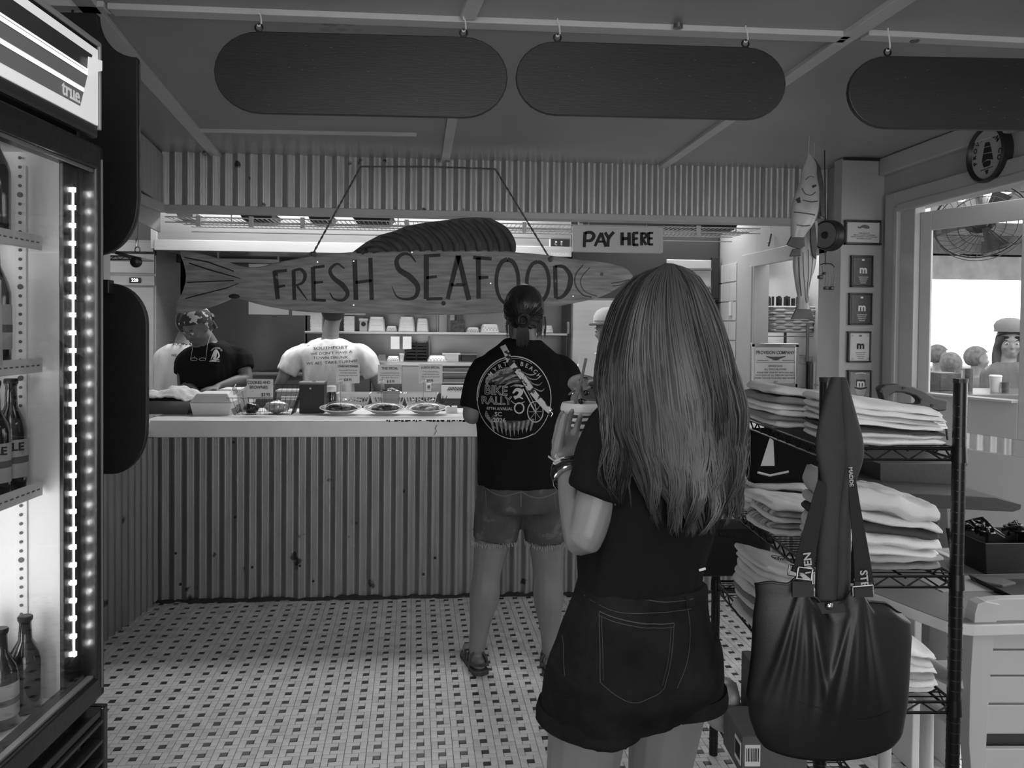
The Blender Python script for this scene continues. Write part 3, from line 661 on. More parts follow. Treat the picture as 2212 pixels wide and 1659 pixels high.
t = pthing('spice_carton', 'dark printed carton with a pale top on the wall shelf', 'box', 985, 718, Ys); ppart(t, 'carton', mat('dark_carton', .07, .6, var=.6, scale=40), 974, 692, 1004, 719, Ys, .14); ppart(t, 'sleeve', mat('pale_carton', .4, .6), 972, 676, 982, 692, Ys, .1); ppart(t, 'print', mGreyInk, 985, 680, 1000, 692, Ys+.02, .1)
for i, x in enumerate((844, 870)):
    tag(pbox(MB(), x, 727, x+19, 754, 6.296, .003).build('order_ticket', mPaper), ['blank order ticket hanging from the shelf, left one', 'blank order ticket hanging from the shelf, right one'][i], 'paper')
t = pthing('cooling_rack', 'black tiered rack under the wall shelf', 'rack', 900, 780, 6.5)
for i in range(6): ppart(t, 'tier', mBlack, 874, 742+i*7, 925, 746+i*7, 6.5, .2, bevel=0)
for x in (876, 899, 922): ppart(t, 'post', mMetalB, x-1, 738, x+2, 784, 6.49, .02, bevel=0)
pr2 = pthing('prep_table', 'stainless prep line with drawers behind the counter', 'counter', 940, 784, 6.2)
a = at(800, 790, 6.15); c = at(1226, 784, 6.15); PZ = c.z
MB().box((a.x, 6.15, PZ-.03), (c.x, 6.72, PZ)).build('top', mSteel, pr2, world=True, bevel=.004)
ppart(pr2, 'apron', mStL, 868, 791, 955, 850, 6.2, .03); ppart(pr2, 'body', mSteelD, 800, 791, 1226, 1000, 6.24, .4)
for y in (794, 806, 818, 846): ppart(pr2, 'drawer', mSteelD, 957, y, 1080, y+8, 6.18, .05); 
for y in (803, 826): ppart(pr2, 'drawer_rail', mSteel, 955, y, 1085, y+3, 6.16, .02)
boat('food_boat', 'brown fry basket of food on the prep line beside the cook\'s sleeve', 'tray', 815, 836, 766, 6.3, PZ, dark=True)
boat('food_boat', 'checked paper boat on the prep line near the cook\'s sleeve', 'tray', 836, 865, 769, 6.3, PZ, True)
boat('food_boat', 'checked paper boat of chips under the black rack', 'tray', 924, 966, 768, 6.3, PZ, True)
t = pthing('steam_pan', 'square stainless pan with handles on the prep line', 'pan', 975, 784, 6.3); ppart(t, 'pan', mSteel, 960, 766, 991, 782, 6.3, .15); ppart(t, 'rim', mStL, 955, 763, 995, 767, 6.29, .17)
t = pthing('steam_pan', 'dark pan behind the customer\'s left shoulder', 'pan', 1006, 784, 6.3); ppart(t, 'pan', mBlack, 997, 766, 1030, 783, 6.3, .15); ppart(t, 'rim', mSteelD, 995, 764, 1032, 767, 6.29, .17)
t = pthing('small_cup', 'small white lidded cup on the prep line', 'cup', 868, 784, 6.28); MB().lathe([(.013, 0), (.018, .05), (.02, .052), (.02, .06)], n=16).build('cup', mWhite, t, smooth=40); t.location.z = PZ
t = pthing('menu_card', 'white striped card taped to the prep line drawers', 'card', 980, 850, 6.14); ppart(t, 'card', mPaper, 953, 832, 1030, 861, 6.13, .004)
for i in range(12): strokes(t, [([(967+i*3.4, 843), (971+i*3.4, 836)], [1.6, 1.6])], 6.127, mInk, 1, 'stripe')
t = pthing('wall_socket', 'pale socket plate below the lunch special card', 'socket', 926, 838, 6.17); ppart(t, 'plate', mWhite, 920, 828, 932, 846, 6.17, .02); ppart(t, 'socket_hole', mGreyInk, 923, 832, 929, 838, 6.165, .01)
# overhead wire shelf
WZ = at(900, 500, 4.95).z; x0, x1 = at(385, 480, 4.95).x, at(1612, 480, 4.95).x
ws_ = empty('overhead_wire_shelf', (0, 4.95, WZ), 'long pale wire shelf hung under the corrugated soffit', 'shelf'); mWire = mat('pale_wire', .5, .4)
b = MB()
n = int((x1-x0)/.026)
for i in range(n+1):
    x = x0+(x1-x0)*i/n; b.tube([(x, 4.72, WZ+.03), (x, 5.2, WZ+.03), (x, 5.2, WZ+.03)][:2], .0018, 4)
b.build('cross_wires', mWire, ws_, world=True, kind='stuff')
for y, z in ((4.72, WZ+.03), (4.72, WZ+.0), (4.9, WZ+.028), (5.05, WZ+.028), (5.2, WZ+.03), (5.2, WZ-.0)): MB().tube([(x0, y, z), (x1, y, z)], .0035, 6).build('rail', mWire, ws_, world=True)
for px in (438, 550, 659, 880, 1130, 1250, 1500): x = at(px, 480, 4.8).x; MB().box((x-.012, 4.71, WZ-.02), (x+.012, 4.725, WZ+.04)).build('clip', mWire, ws_, world=True, bevel=.002)
for px in (500, 860, 1250, 1590): x = at(px, 480, 4.95).x; MB().tube([(x, 4.95, WZ+.03), (x, 4.95, 2.62)], .004, 6).build('hanger', mWire, ws_, world=True)
for i, (xa, xb, l) in enumerate([(395, 432, 'small clear tray'), (528, 600, 'dark pan, left one,'), (672, 722, 'dark shallow pan'), (765, 850, 'black wire basket'), (1500, 1580, 'dark flat tray')]):
    a, c = at(xa, 480, 4.95).x, at(xb, 480, 4.95).x; t = empty('shelf_pan', ((a+c)/2, 4.95, WZ+.034), l+' on the overhead wire shelf', 'pan')
    w = c-a; m_ = mStL if i == 0 else mBlack
    MB().rings([[V((sx*w/2*s, sy*.14*s, z)) for sx, sy in ((-1, -1), (1, -1), (1, 1), (-1, 1))] for s, z in ((.8, 0), (.97, .035), (1.04, .035), (1.04, .04))]).build('pan', m_, t, bevel=.004)
    for sx in (-1, 1): MB().tube([(sx*w*.4, -.1, .04), (sx*w*.45, -.15, .045), (sx*w*.3, -.15, .045)], .003, 6).build('handle', m_, t)
# PAY HERE box sign
t = pthing('pay_sign', 'white box sign hand lettered PAY HERE hanging over the till', 'sign', 1335, 517, 4.66)
ppart(t, 'box', mat('sign_white', .5, .5, var=.04), 1237.5, 491, 1433, 543, 4.66, .05, .002)
PYL = [([(1264, 501), (1262, 534)], [8, 7]), ([(1264, 503), (1276, 502), (1283, 509), (1277, 519), (1264, 520)], [6, 8, 6]),
 ([(1299, 503), (1285, 532)], [7, 6]), ([(1299, 503), (1309, 533)], [7, 7]), ([(1289, 522), (1306, 522)], [5, 5]),
 ([(1307, 502), (1315, 515)], [7, 7]), ([(1326, 501), (1315, 515), (1313, 533)], [7, 7]),
 ([(1344, 502), (1344, 530)], [8, 8]), ([(1359, 502), (1359, 530)], [8, 8]), ([(1344, 516), (1359, 515)], [7, 7]),
 ([(1368, 503), (1368, 530)], [7, 7]), ([(1367, 504), (1379, 503)], [6, 6]), ([(1367, 516), (1378, 515)], [6, 5]), ([(1367, 529), (1379, 529)], [6, 6]),
 ([(1386, 502), (1386, 530)], [7, 7]), ([(1386, 504), (1394, 505), (1395, 512), (1387, 516)], [5, 6, 5]), ([(1388, 516), (1396, 529)], [6, 6]),
 ([(1401, 502), (1401, 529)], [7, 7]), ([(1401, 503), (1411, 503)], [5, 5]), ([(1401, 515), (1410, 515)], [5, 5]), ([(1401, 528), (1411, 528)], [5, 5])]
strokes(t, PYL, 4.6585, mInk, 7, 'lettering')
for x in (1272, 1397): MB().tube([at(x, 492, 4.69), at(x, 478, 4.7), V((at(x, 478, 4.72).x, 4.72, WZ+.032))], .0018, 5).build('wire_tie', mWire, t, world=True)
t = pthing('notice_plate', 'small black notice with white symbols beside the hood', 'sign', 1211, 535, 6.04)
ppart(t, 'plate', mBlack, 1191, 515, 1231, 545, 6.035, .016); ppart(t, 'edge_strip', mWhite, 1187, 513, 1190, 540, 6.035, .016)
for x, y in ((1201, 522), (1213, 522), (1201, 536), (1213, 536)): strokes(t, [([(x-2, y), (x+2, y)], [2.5, 2.5])], 6.032, mWhiteInk, 2, 'symbol')
lettering('C', .03, FR(at(1201, 527, 6.032)), mWhiteInk, t); lettering('E', .03, FR(at(1213, 527, 6.032)), mWhiteInk, t)
lettering('TIVIDARI', .035, FR(at(1209, 550, 6.03)), mWhiteInk, t, bold=.02)
# right hand equipment
t = pthing('warming_oven', 'dark holding oven with pale door windows behind the till', 'oven', 1400, 640, 6.3)
ppart(t, 'body', mat('dark_enamel', .03, .4), 1235, 500, 1553, 645, 6.35, .7); ppart(t, 'frame', mBlack, 1538, 556, 1553, 645, 6.3, .05)
for y0, y1 in ((562, 578), (584, 618), (624, 642)): ppart(t, 'door_window', mStL, 1440, y0, 1537, y1, 6.32, .03)
for y in (581, 621): ppart(t, 'handle_bar', mSteelD, 1420, y-2, 1538, y+2, 6.28, .03)
t = pthing('upright_fridge', 'stainless upright fridge behind the till', 'fridge', 1390, 900, 6.25)
ppart(t, 'body', mSteelD, 1228, 647, 1545, 1180, 6.3, .7); ppart(t, 'door', mStL, 1232, 650, 1400, 1170, 6.26, .04); ppart(t, 'door', mStL, 1404, 650, 1543, 1170, 6.26, .04); ppart(t, 'hinge', mChrome, 1225, 695, 1230, 722, 6.24, .03); ppart(t, 'door_handle', mChrome, 1395, 760, 1399, 860, 6.2, .02)
t = pthing('wall_switches', 'pale switch plates on the tiled wall left of the kitchen doorway', 'switch', 1585, 670, 6.2)
for y in (655, 765): q = at(1592, y+15, 6.3); MB().box((kx-.02, 6.05, q.z-.05), (kx, 6.1, q.z+.06)).build('switch_plate', mWhite, t, world=True, bevel=.003)
# ================================================================ goods on the counter
CZT = .992
def onC(px, py): return atz(px, py, CZT)
def thing(name, label, cat, px, py, group=None): p = onC(px, py); return empty(name, p, label, cat, group), p
def wid(px0, px1, Y): return (px1-px0)/ppm(Y)
# foil-grey roasting pan
t, p = thing('roasting_pan', 'grey roasting pan with side handles at the left end of the counter', 'pan', 365, 890)
w = wid(300, 418, p.y); h = .075
MB().rings([[V((sx*w/2*s+0, sy*.14*s, z)) for sx, sy in ((-1, -1), (1, -1), (1, 1), (-1, 1))] for s, z in ((.86, 0), (1, h), (1.05, h), (1.05, h+.004), (.98, h+.004), (.84, .01))]).build('pan', mat('pan_metal', .2, .35, .6), t, bevel=.006)
for sx in (-1, 1): MB().tube([(sx*w*.5, -.05, h*.8), (sx*(w*.5+.018), -.045, h*.95), (sx*(w*.5+.018), .045, h*.95), (sx*w*.5, .05, h*.8)], .003, 6).build('handle', mChrome, t)
def cloth_heap(name, label, c, rx, ry, h, m, seed=1, cat='towel'):
    b = MB(); n = 30; vs = []; fs = []
    for i in range(n+1):
        for j in range(n+1):
            u, v = i/n*2-1, j/n*2-1; r = sqrt(u*u+v*v*.9); k = max(0, 1-r**2.2*.8)
            z = h*k**.8*(.75+.5*noise.noise(V((u*1.6+seed, v*1.6, 0))))+.012*noise.noise(V((u*5, v*5+seed, 1)))+.006*noise.noise(V((u*12, v*12, seed)))
            vs.append((u*rx*(1+.1*noise.noise(V((u, v*2, 3.)))), v*ry, max(z, -.012)))
    for i in range(n):
        for j in range(n): a = i*(n+1)+j; fs.append((a, a+n+1, a+n+2, a+1))
    b.add(vs, fs); o = b.build(name, m, smooth=True); o.location = c
    s_ = o.modifiers.new('s', 'SOLIDIFY'); s_.thickness = .005
    return tag(o, label, cat)
cloth_heap('kitchen_towel', 'white towel heaped over the grey roasting pan', p+V((.012, 0, h+.006)), w*.56, .15, .075, mat('terry', .62, .95, var=.06, scale=90, bump=.4, bscale=220), 2)
def tray(par, name, w, d, h, m, z0=0, flare=1.12, bev=.006):
    return MB().rings([[V((sx*w/2*s, sy*d/2*s, z0+z)) for sx, sy in ((-1, -1), (1, -1), (1, 1), (-1, 1))] for s, z in ((1/flare, 0), (1, h*.55), (.98, h*.6), (.86, h*.95), (.8, h))]).build(name, m, par, bevel=bev)
mFoam = mat('white_foam', .66, .6, var=.03, scale=40)
t, p = thing('foam_box', 'white foam clamshell box between roasting pan and wire basket', 'food box', 467, 893); w = wid(426, 512, p.y)
MB().rings([[V((sx*w/2*s, sy*w/2*s, z)) for sx, sy in ((-1, -1), (1, -1), (1, 1), (-1, 1))] for s, z in ((.86, 0), (.97, .07), (1, .072))]).build('base', mFoam, t, bevel=.012)
MB().rings([[V((sx*w/2*s, sy*w/2*s, z)) for sx, sy in ((-1, -1), (1, -1), (1, 1), (-1, 1))] for s, z in ((1, .073), (.96, .079), (.74, .12), (.7, .124))]).build('lid', mFoam, t, bevel=.01)
MB().bar((0, -w*.46, .082), (0, -w*.36, .12), .004, .003, (1, 0, 0)).build('lid_crease', mFoam, t)
t, p2 = thing('foam_box', 'second white foam box behind the clamshell', 'food box', 490, 885); w2 = .2; t.location = (p.x+.06, p.y+.22, CZT)
MB().rings([[V((sx*w2/2*s, sy*w2/2*s, z)) for sx, sy in ((-1, -1), (1, -1), (1, 1), (-1, 1))] for s, z in ((.86, 0), (.97, .07), (1, .075), (.8, .13))]).build('base', mFoam, t, bevel=.01)
MB().bar((.0, -.075, .075), (.13, -.075, .18), .15, .006, (0, 0, 1)).build('lid', mFoam, t, bevel=.003)
# wire basket
t, p = thing('wire_basket', 'black wire basket of wrapped cookies and brownies', 'basket', 572, 897); Y = p.y+.1; t.location.y = Y
w = wid(516, 632, Y); W2 = wid(503, 646, Y); d = .17; D2 = .21; h = .16; t.location.x = at(574, 890, Y).x
b = MB()
def edge(i, n, W_, D_):
    per = [(-1, -1), (1, -1), (1, 1), (-1, 1)]; q = 4*i/n; k = int(q) % 4; f = q-int(q); a, c = per[k], per[(k+1) % 4]
    return V(((a[0]+(c[0]-a[0])*f)*W_/2, (a[1]+(c[1]-a[1])*f)*D_/2, 0))
for i in range(52): b.tube([edge(i, 52, w, d), edge(i, 52, W2, D2)+V((0, 0, h if edge(i, 52, 1, 1).y > 0 else h*.62))], .0011, 4)
for k in range(7): x = -w/2+w*(k+.5)/7; b.tube([(x, -d/2, 0), (x, d/2, 0)], .0011, 4)
b.build('wires', mMetalB, t, kind='stuff')
rim = [(-W2/2, D2/2, h), (W2/2, D2/2, h), (W2/2, -D2/2, h*.62), (-W2/2, -D2/2, h*.62), (-W2/2, D2/2, h)]
MB().tube([V(q) for q in rim], .0024, 6).tube([V(q) for q in [(-w/2, -d/2, 0), (w/2, -d/2, 0), (w/2, d/2, 0), (-w/2, d/2, 0), (-w/2, -d/2, 0)]], .0022, 6).build('rim', mMetalB, t)
MB().tube([V((-W2/2, -D2/2, h*.62)), V((-W2/2, D2/2, h))], .003, 6).build('side_wire', mWire, t)
tc = V(t.location)
mWrap = mat('glossy_brownie', .02, .12, var=.9, scale=22, bump=.8, bscale=30); mFoil = mat('crinkled_wrap', .4, .12, .3, var=.5, scale=18, bump=1, bscale=26)
def lump(name, label, c, r, m, cat, seed=0, M=None):
    b = MB().ell((0, 0, 0), r, M, 20, 14); b.v = [tuple(V(q)+V(q).normalized()*(.006*noise.fractal(V(q)*45+V((seed, 0, 0)), 1, 2, 3))) for q in b.v]
    o = b.build(name, m, smooth=True); o.location = c; return tag(o, label, cat) if label else o
lump('brownie_pack', 'dark shiny wrapped brownies in the wire basket', tc+V((-.075, -.03, .035)), (.045, .05, .032), mWrap, 'brownies', 3)
lump('cookie_pack', 'large round cookie in crinkled clear wrap in the wire basket', tc+V((.07, -.02, .04)), (.07, .05, .037), mFoil, 'cookie', 8)
def card(name, label, x0, y0, x1, y1, Y, lines, cat='price card', holder=None, group=None):
    o = pthing(name, label, cat, (x0+x1)/2, (y0+y1)/2, Y)
    ppart(o, 'card', mPaper, x0, y0, x1, y1, Y, .0015, bevel=0)
    for s_, x, y, sz, bold, sx in lines: lettering(s_, sz/ppm(Y), FR(at(x, y, Y-.0012)), mInk if bold > 0 else mGreyInk, o, bold=bold, sx=sx, ext=.0003)
    return o
card('price_card', 'cookies and brownies price card clipped in the wire basket', 533, 819, 590, 862, tc.y-.085,
     [('COOKIES AND', 559, 826.5, 9, .014, .8), ('BROWNIES', 559, 837, 9, .014, .85), ('$3.95', 574, 853, 10, .014, .85)])
# clear tubs behind the basket
t, p = thing('clear_box', 'clear plastic box behind the wire basket', 'box', 618, 885); t.location.y += .1; w = .16
MB().box((-w/2, 0, 0), (w/2, .12, .1)).build('box', mat('smoky_plastic', .3, .2, trans=.3), t, bevel=.006); MB().box((-w/2-.004, -.004, .1), (w/2+.004, .124, .112)).build('lid', mStL, t, bevel=.003); MB().box((-.05, -.002, .05), (.06, .0, .075)).build('label', mPaper, t)
# card reader box and jar
t, p = thing('black_case', 'upright black case with a small light beside the jar', 'case', 673, 893); w = wid(647, 699, p.y); hh = (893-826)/ppm(p.y)
MB().box((-w/2, 0, 0), (w/2, .12, hh-.01)).build('body', mat('case_black', .012, .5), t, bevel=.003); MB().box((-w/2-.003, -.002, hh-.014), (w/2+.003, .122, hh)).build('lid', mSteelD, t, bevel=.003)
MB().box((-.012, -.003, hh*.77), (-.002, 0, hh*.82)).build('indicator', mWhiteInk, t); MB().box((-.014, -.002, hh*.35), (-.0, 0, hh*.66)).build('slot', mBlack, t); MB().ell((.005, .05, hh+.001), (.012, .008, .005)).build('knob', mBlack, t)
t, p = thing('spice_jar', 'dark jar with white screw lid beside the black case', 'jar', 713, 884); t.location.y += .06; r = .03
MB().lathe([(.028, 0), (.031, .01), (.031, .085), (.024, .1), (.024, .106)], n=24).build('jar', mat('dark_glass', .015, .06, coat=1), t, smooth=40); MB().lathe([(.029, .104), (.03, .106), (.03, .135), (.027, .139)], n=28).build('lid', mWhite, t, smooth=40)
# white slotted baskets
BK = [(725, 796, 'holding dark packets, left one behind the plates'), (797, 874, 'heaped with sauce packets, middle one'), (871, 945, 'right one, nearly empty')]
for k, (x0, x1, l) in enumerate(BK):
    t, p = thing('plastic_basket', 'white slotted plastic basket '+l, 'basket', (x0+x1)/2, 880); w = wid(x0, x1, p.y); t.location.y += .12; h = .083; d = w*.6
    def rect(s, z, yy=1): return [V((sx*w/2*s, sy*d/2*s*yy, z)) for sx, sy in ((-1, -1), (1, -1), (1, 1), (-1, 1))]
    b = MB().rings([rect(.8, 0), rect(.83, .02), rect(.81, .02), rect(.78, .003)]); b.rings([rect(.93, h*.72), rect(1, h), rect(1.03, h), rect(1.03, h-.005), rect(1.0, h-.006), rect(.91, h*.7)], cap=False)
    for sy in (-1, 1):
        for i in range(11):
            u = -1+2*i/10; b.tube([V((u*w/2*.8, sy*d/2*.81, .015)), V((u*w/2*.93, sy*d/2*.93, h*.76))], .0035, 4)
    for sx in (-1, 1):
        for i in range(6):
            u = -1+2*i/5; b.tube([V((sx*w/2*.81, u*d/2*.8, .015)), V((sx*w/2*.93, u*d/2*.93, h*.76))], .0035, 4)
    b.build('basket_shell', mFoam, t, smooth=35)
    rr = random.Random(k); n = (10, 26, 8)[k]
    for i in range(n):
        z = (.03 if k != 1 else .05+.03*rr.random()); q = V((rr.uniform(-.8, .8)*w/2*.8, rr.uniform(-.8, .8)*d/2*.8, z+.01*rr.random()))
        if k == 1: q.z += .022*(1-abs(q.x)/(w/2))
        a = rr.uniform(0, pi); M = frame(q, (cos(a), sin(a), rr.uniform(-.5, .5)), (-sin(a), cos(a), rr.uniform(-.3, .3)))
        o = MB().box((-.022, -.013, -.002), (.022, .013, .002), M).build('sauce_packet', rr.choice([mBlack, mat('packet_grey', .2, .3), mPaper, mBlack]), bevel=.001)
        o.location = t.location; tag(o, ['small sauce packet in the left slotted basket', 'small sauce packet in the heaped middle basket', 'small sauce packet in the right slotted basket'][k], 'packet', ['packets in the left basket', 'packets in the middle basket', 'packets in the right basket'][k])
# wrapped display plates with price cards on spikes
PL = [(691, 781, 'left of the three, holding a dark crab cake'), (786, 874, 'middle one of the three'), (876, 965, 'right of the three, with shrimp')]
mFood = [mat('dark_food', .03, .35, var=.8, scale=30, bump=.6), mat('mid_food', .16, .4, var=.6, scale=40, bump=.6), mat('pale_food', .42, .4, var=.3, scale=40, bump=.5)]
mFilm = glass('cling_film', .9, .12, .02)
for k, (x0, x1, l) in enumerate(PL):
    p = onC((x0+x1)/2, 895); o = empty('display_plate', p, 'white oval plate under cling film, '+l, 'plate'); w = wid(x0, x1, p.y)/2; sy = .72
    M = Matrix.Rotation(radians(10), 3, 'X')
    L = [(w*.55, .004), (w*.62, .004), (w*.8, .018), (w*1.0, .028), (w*1.0, .031), (w*.97, .032), (w*.78, .021), (w*.6, .01), (.001, .009)]
    MB().lathe(L, (0, 0, .012), 40, M, sy).build('plate', mWhite, o, smooth=40)
    rr = random.Random(k+11); fo_ = MB()
    for i in range(16):
        a = rr.uniform(0, 2*pi); q = M @ V((cos(a)*w*.62*sqrt(rr.random()), sin(a)*w*.5*sqrt(rr.random())*sy, .03+rr.random()*.012)); r = rr.uniform(.012, .024)
        fo_.ell(q, (r*1.4, r, r*.8), Matrix.Rotation(a, 3, 'Z'), 10, 7)
    fo_.build('side_food', mFood[1 if k != 2 else 2], o, smooth=True)
    fp = (-.03, .02, .0)[k]; f2 = MB().ell(M @ V((fp, -.004, .042)), ((.042, .034, .024) if k < 2 else (.05, .03, .018)), None, 18, 10); f2.v = [tuple(V(q)+V((wr(V(q), .003, 40),)*3)) for q in f2.v]
    f2.build('main_food', mFood[0 if k < 2 else 1], o, smooth=True)
    fl = MB().lathe([(w*.93, .028), (w*.8, .04), (w*.55, .054), (w*.25, .06), (.002, .062)], (0, 0, .014), 36, M, sy); fl.v = [tuple(V(q)*(1+.03*noise.noise(V(q)*40))) for q in fl.v]
    fl.build('cling_film', mFilm, o, smooth=True)
SC = [(726, 777, 786, 828, 736, [('CRABCAKE DINNER', 752, 791.5, 6.6, .014, .72), ('Three Locally Made Deviled', 752, 800, 4.0, 0, .85), ('Crab Cakes, Potato Salad', 752, 805.5, 4.0, 0, .85), ('Cucumber Salad, Tartar Sauce', 752, 811, 4.0, 0, .8), ('$20.95', 751, 820.5, 7.5, .014, .85)], 'crab cake dinner price card, leftmost of three on spikes'),
      (816, 868, 788, 829, 824, [('THEE SPECIAL', 842, 796, 7.2, .014, .78), ('1/2 Pound Steamed Shrimp, Locally', 842, 806, 3.6, 0, .8), ('Made Deviled Crab Cake, Cucumber', 842, 810.8, 3.6, 0, .8), ('Slaw, Cocktail & Tartar Sauce', 842, 815.6, 3.6, 0, .8), ('$18.95', 844, 824, 7.2, .014, .85)], 'special price card over the middle plate'),
      (904, 956, 787, 828, 915, [('LUNCH SPECIAL', 930, 794, 7.0, .014, .78), ('1/2 Pound Steamed Shrimp,', 930, 803, 4.0, 0, .8), ('Locally Made Deviled Crab', 930, 808.5, 4.0, 0, .8), ('Cake, Cocktail & Tartar Sauce', 930, 814, 4.0, 0, .8), ('$9.95', 929, 822.5, 7.2, .014, .85)], 'lunch special price card, rightmost of three on spikes')]
for k, (x0, x1, y0, y1, hx, lines, lab) in enumerate(SC):
    Y = 4.78; o = card('price_card', lab, x0, y0, x1, y1, Y, lines)
    q = at(hx, y1-5, Y-.006); r = .012; b = MB()
    b.tube([q+V((r*cos(a), 0, r*sin(a))) for a in [i*2*pi/16 for i in range(17)]], .0014, 5); b.tube([q+V((0, 0, -r)), at(hx, 892, Y-.004)], .0017, 6)
    b.tube([q+V((-r, .002, 0)), q+V((-r*1.3, .006, -.004))], .0012, 5); b.build('spike_holder', mChrome, o, world=True)
t, p = thing('napkin_box', 'small folded white card by the right plate', 'card', 975, 893); MB().box((-.03, 0, 0), (.035, .06, .04)).build('card', mPaper, t); MB().tube([(.0, .0, .04), (-.02, .02, .055), (-.06, .03, .045)], .004, 6).build('clip', mBlack, t)
t, p = thing('pen_cup', 'dark tin of pens and cables behind the lunch special plate', 'cup', 955, 876); t.location.y = 4.98; MB().lathe([(.02, 0), (.024, .05), (.021, .05), (.018, .005)], n=16).build('cup', mBlack, t); [MB().tube([(0, 0, .02), (dx, 0, .09)], .0025, 6).build('pen', mBlack, t) for dx in (-.02, .005, .03)]
t, p = thing('small_pan', 'small square steel pan behind the heaped basket', 'pan', 858, 862); t.location.y = 5.06; MB().rings([[V((sx*.05*s, sy*.05*s, z)) for sx, sy in ((-1, -1), (1, -1), (1, 1), (-1, 1))] for s, z in ((.85, 0), (.98, .1), (1.08, .1), (1.08, .105))]).build('pan', mSteelD, t, bevel=.003); MB().box((-.05, -.05, .1), (.05, .05, .108)).build('food', mFood[0], t)
# ================================================================ people
mSkin = mat('skin', .2, .5, var=.06, scale=14, bump=.1, bscale=160)
mSkinD = mat('skin_tan', .12, .5, var=.1, scale=14)
mTeeB = mat('black_cotton', .009, .9, var=.2, scale=6, bump=.3, bscale=300, spec=.12)
mTeeW = mat('pale_cotton', .72, .9, var=.05, scale=6, bump=.3, bscale=300, spec=.2)
mHairD = mat('dark_hair', .016, .35, var=.7, scale=30, stretch=(1, 1, .2))
mNail = mat('dark_nail_polish', .01, .15)
def hand(b, w, d, n, s, curl=(.3, .4, .3), size=1., spread=.06, thumb=(.6, .7, .35), tb=.4, fr=.0085, tips=None):
    d, n = V(d).normalized(), V(n); n = (n-d*n.dot(d)).normalized(); sd = d.cross(n)*s; w = V(w); k = size
    pal = [w-d*.01*k, w+d*.03*k, w+d*.06*k, w+d*.088*k]
    b.tube(pal, [.026*k, .037*k, .042*k, .038*k], 14, flat=.42, side=sd, rnd=True)
    for i, (o, L) in enumerate(((.031, .072), (.0105, .08), (-.0105, .074), (-.031, .058))):
        p = w+d*(.078-abs(i-1.2)*.004)*k+sd*o*k; a = 0; pts = [p]; dd = d+sd*(1.2-i)*spread; dd.normalize(); ax = dd.cross(n).normalized()
        for c_, f_ in zip(curl if not hasattr(curl[0], '__len__') else curl[i], (.46, .3, .24)):
            a += c_; q = dd*cos(a)+n*sin(a); p = p+q*L*k*f_; pts.append(p)
        b.tube(crom(pts, 3), crom1([fr*1.05*k, fr*k, fr*.92*k, fr*.78*k], 3), 8, rnd=True)
        if tips is not None: tips.append((pts[-1], q, n*cos(a)-dd*sin(a)))
    p = w+d*.02*k+sd*.024*k; q = (d*thumb[0]+sd*thumb[1]+n*thumb[2]).normalized(); q2 = (q+d*tb*.6+n*tb*.5-sd*tb*.4).normalized()
    pts = [p, p+q*.036*k, p+q*.036*k+q2*.034*k, p+q*.036*k+q2*.034*k+(q2+n*.15).normalized()*.024*k]
    b.tube(crom(pts, 3), crom1([.016*k, .0125*k, .011*k, .0085*k], 3), 8, rnd=True)
    if tips is not None: tips.append((pts[-1], q2, -n))
def head(b, hc, f, u, k=1., hair=False):
    f = V(f).normalized(); u = V(u); u = (u-f*u.dot(f)).normalized(); r = f.cross(u)
    M = Matrix(((r.x, f.x, u.x), (r.y, f.y, u.y), (r.z, f.z, u.z))); hc = V(hc); P = lambda x, y, z: hc+(r*x+f*y+u*z)*k
    b.ell(P(0, -.012, .028), (.074*k, .094*k, .084*k), M, 20, 14); b.ell(P(0, .018, -.02), (.063*k, .072*k, .09*k), M, 20, 14)
    b.ell(P(0, .042, -.078), (.042*k, .042*k, .032*k), M, 14, 10); b.ell(P(0, .092, -.022), (.0115*k, .018*k, .022*k), M, 10, 8)
    b.ell(P(0, .1, -.03), (.014*k, .011*k, .009*k), M, 10, 8); b.ell(P(0, .084, -.058), (.022*k, .011*k, .0065*k), M, 12, 6); b.ell(P(0, .082, -.068), (.018*k, .011*k, .006*k), M, 12, 6)
    b.ell(P(0, .078, .022), (.045*k, .014*k, .009*k), M, 12, 8)
    for s in (-1, 1): b.ell(P(.074*s, -.002, -.006), (.0075*k, .018*k, .03*k), M, 10, 8); b.ell(P(.036*s, .066, -.028), (.022*k, .02*k, .018*k), M, 10, 8)
    return M, P
def limb(b, pts, rad, flat=1, n=14): b.tube(crom(pts, 5), crom1(rad, 5), n, flat=flat, rnd=True)
def torso(b, rings, n=22):
    """rings: (centre, lateral vector, rx, ry, forward bulge)"""
    C = crom([r[0] for r in rings], 4); RX = crom1([r[2] for r in rings], 4); RY = crom1([r[3] for r in rings], 4); LT_ = crom([r[1] for r in rings], 4); out = []
    for i, c in enumerate(C):
        t = (C[min(i+1, len(C)-1)]-C[max(i-1, 0)]).normalized(); x = LT_[i]; x = (x-t*x.dot(t)).normalized(); y = t.cross(x); r = []
        for k in range(n):
            a = 2*pi*k/n; ca, sa = cos(a), sin(a); e = .82; r.append(c+x*(RX[i]*abs(ca)**e*(1 if ca > 0 else -1))+y*(RY[i]*abs(sa)**e*(1 if sa > 0 else -1)))
        out.append(r)
    return b.rings(out)
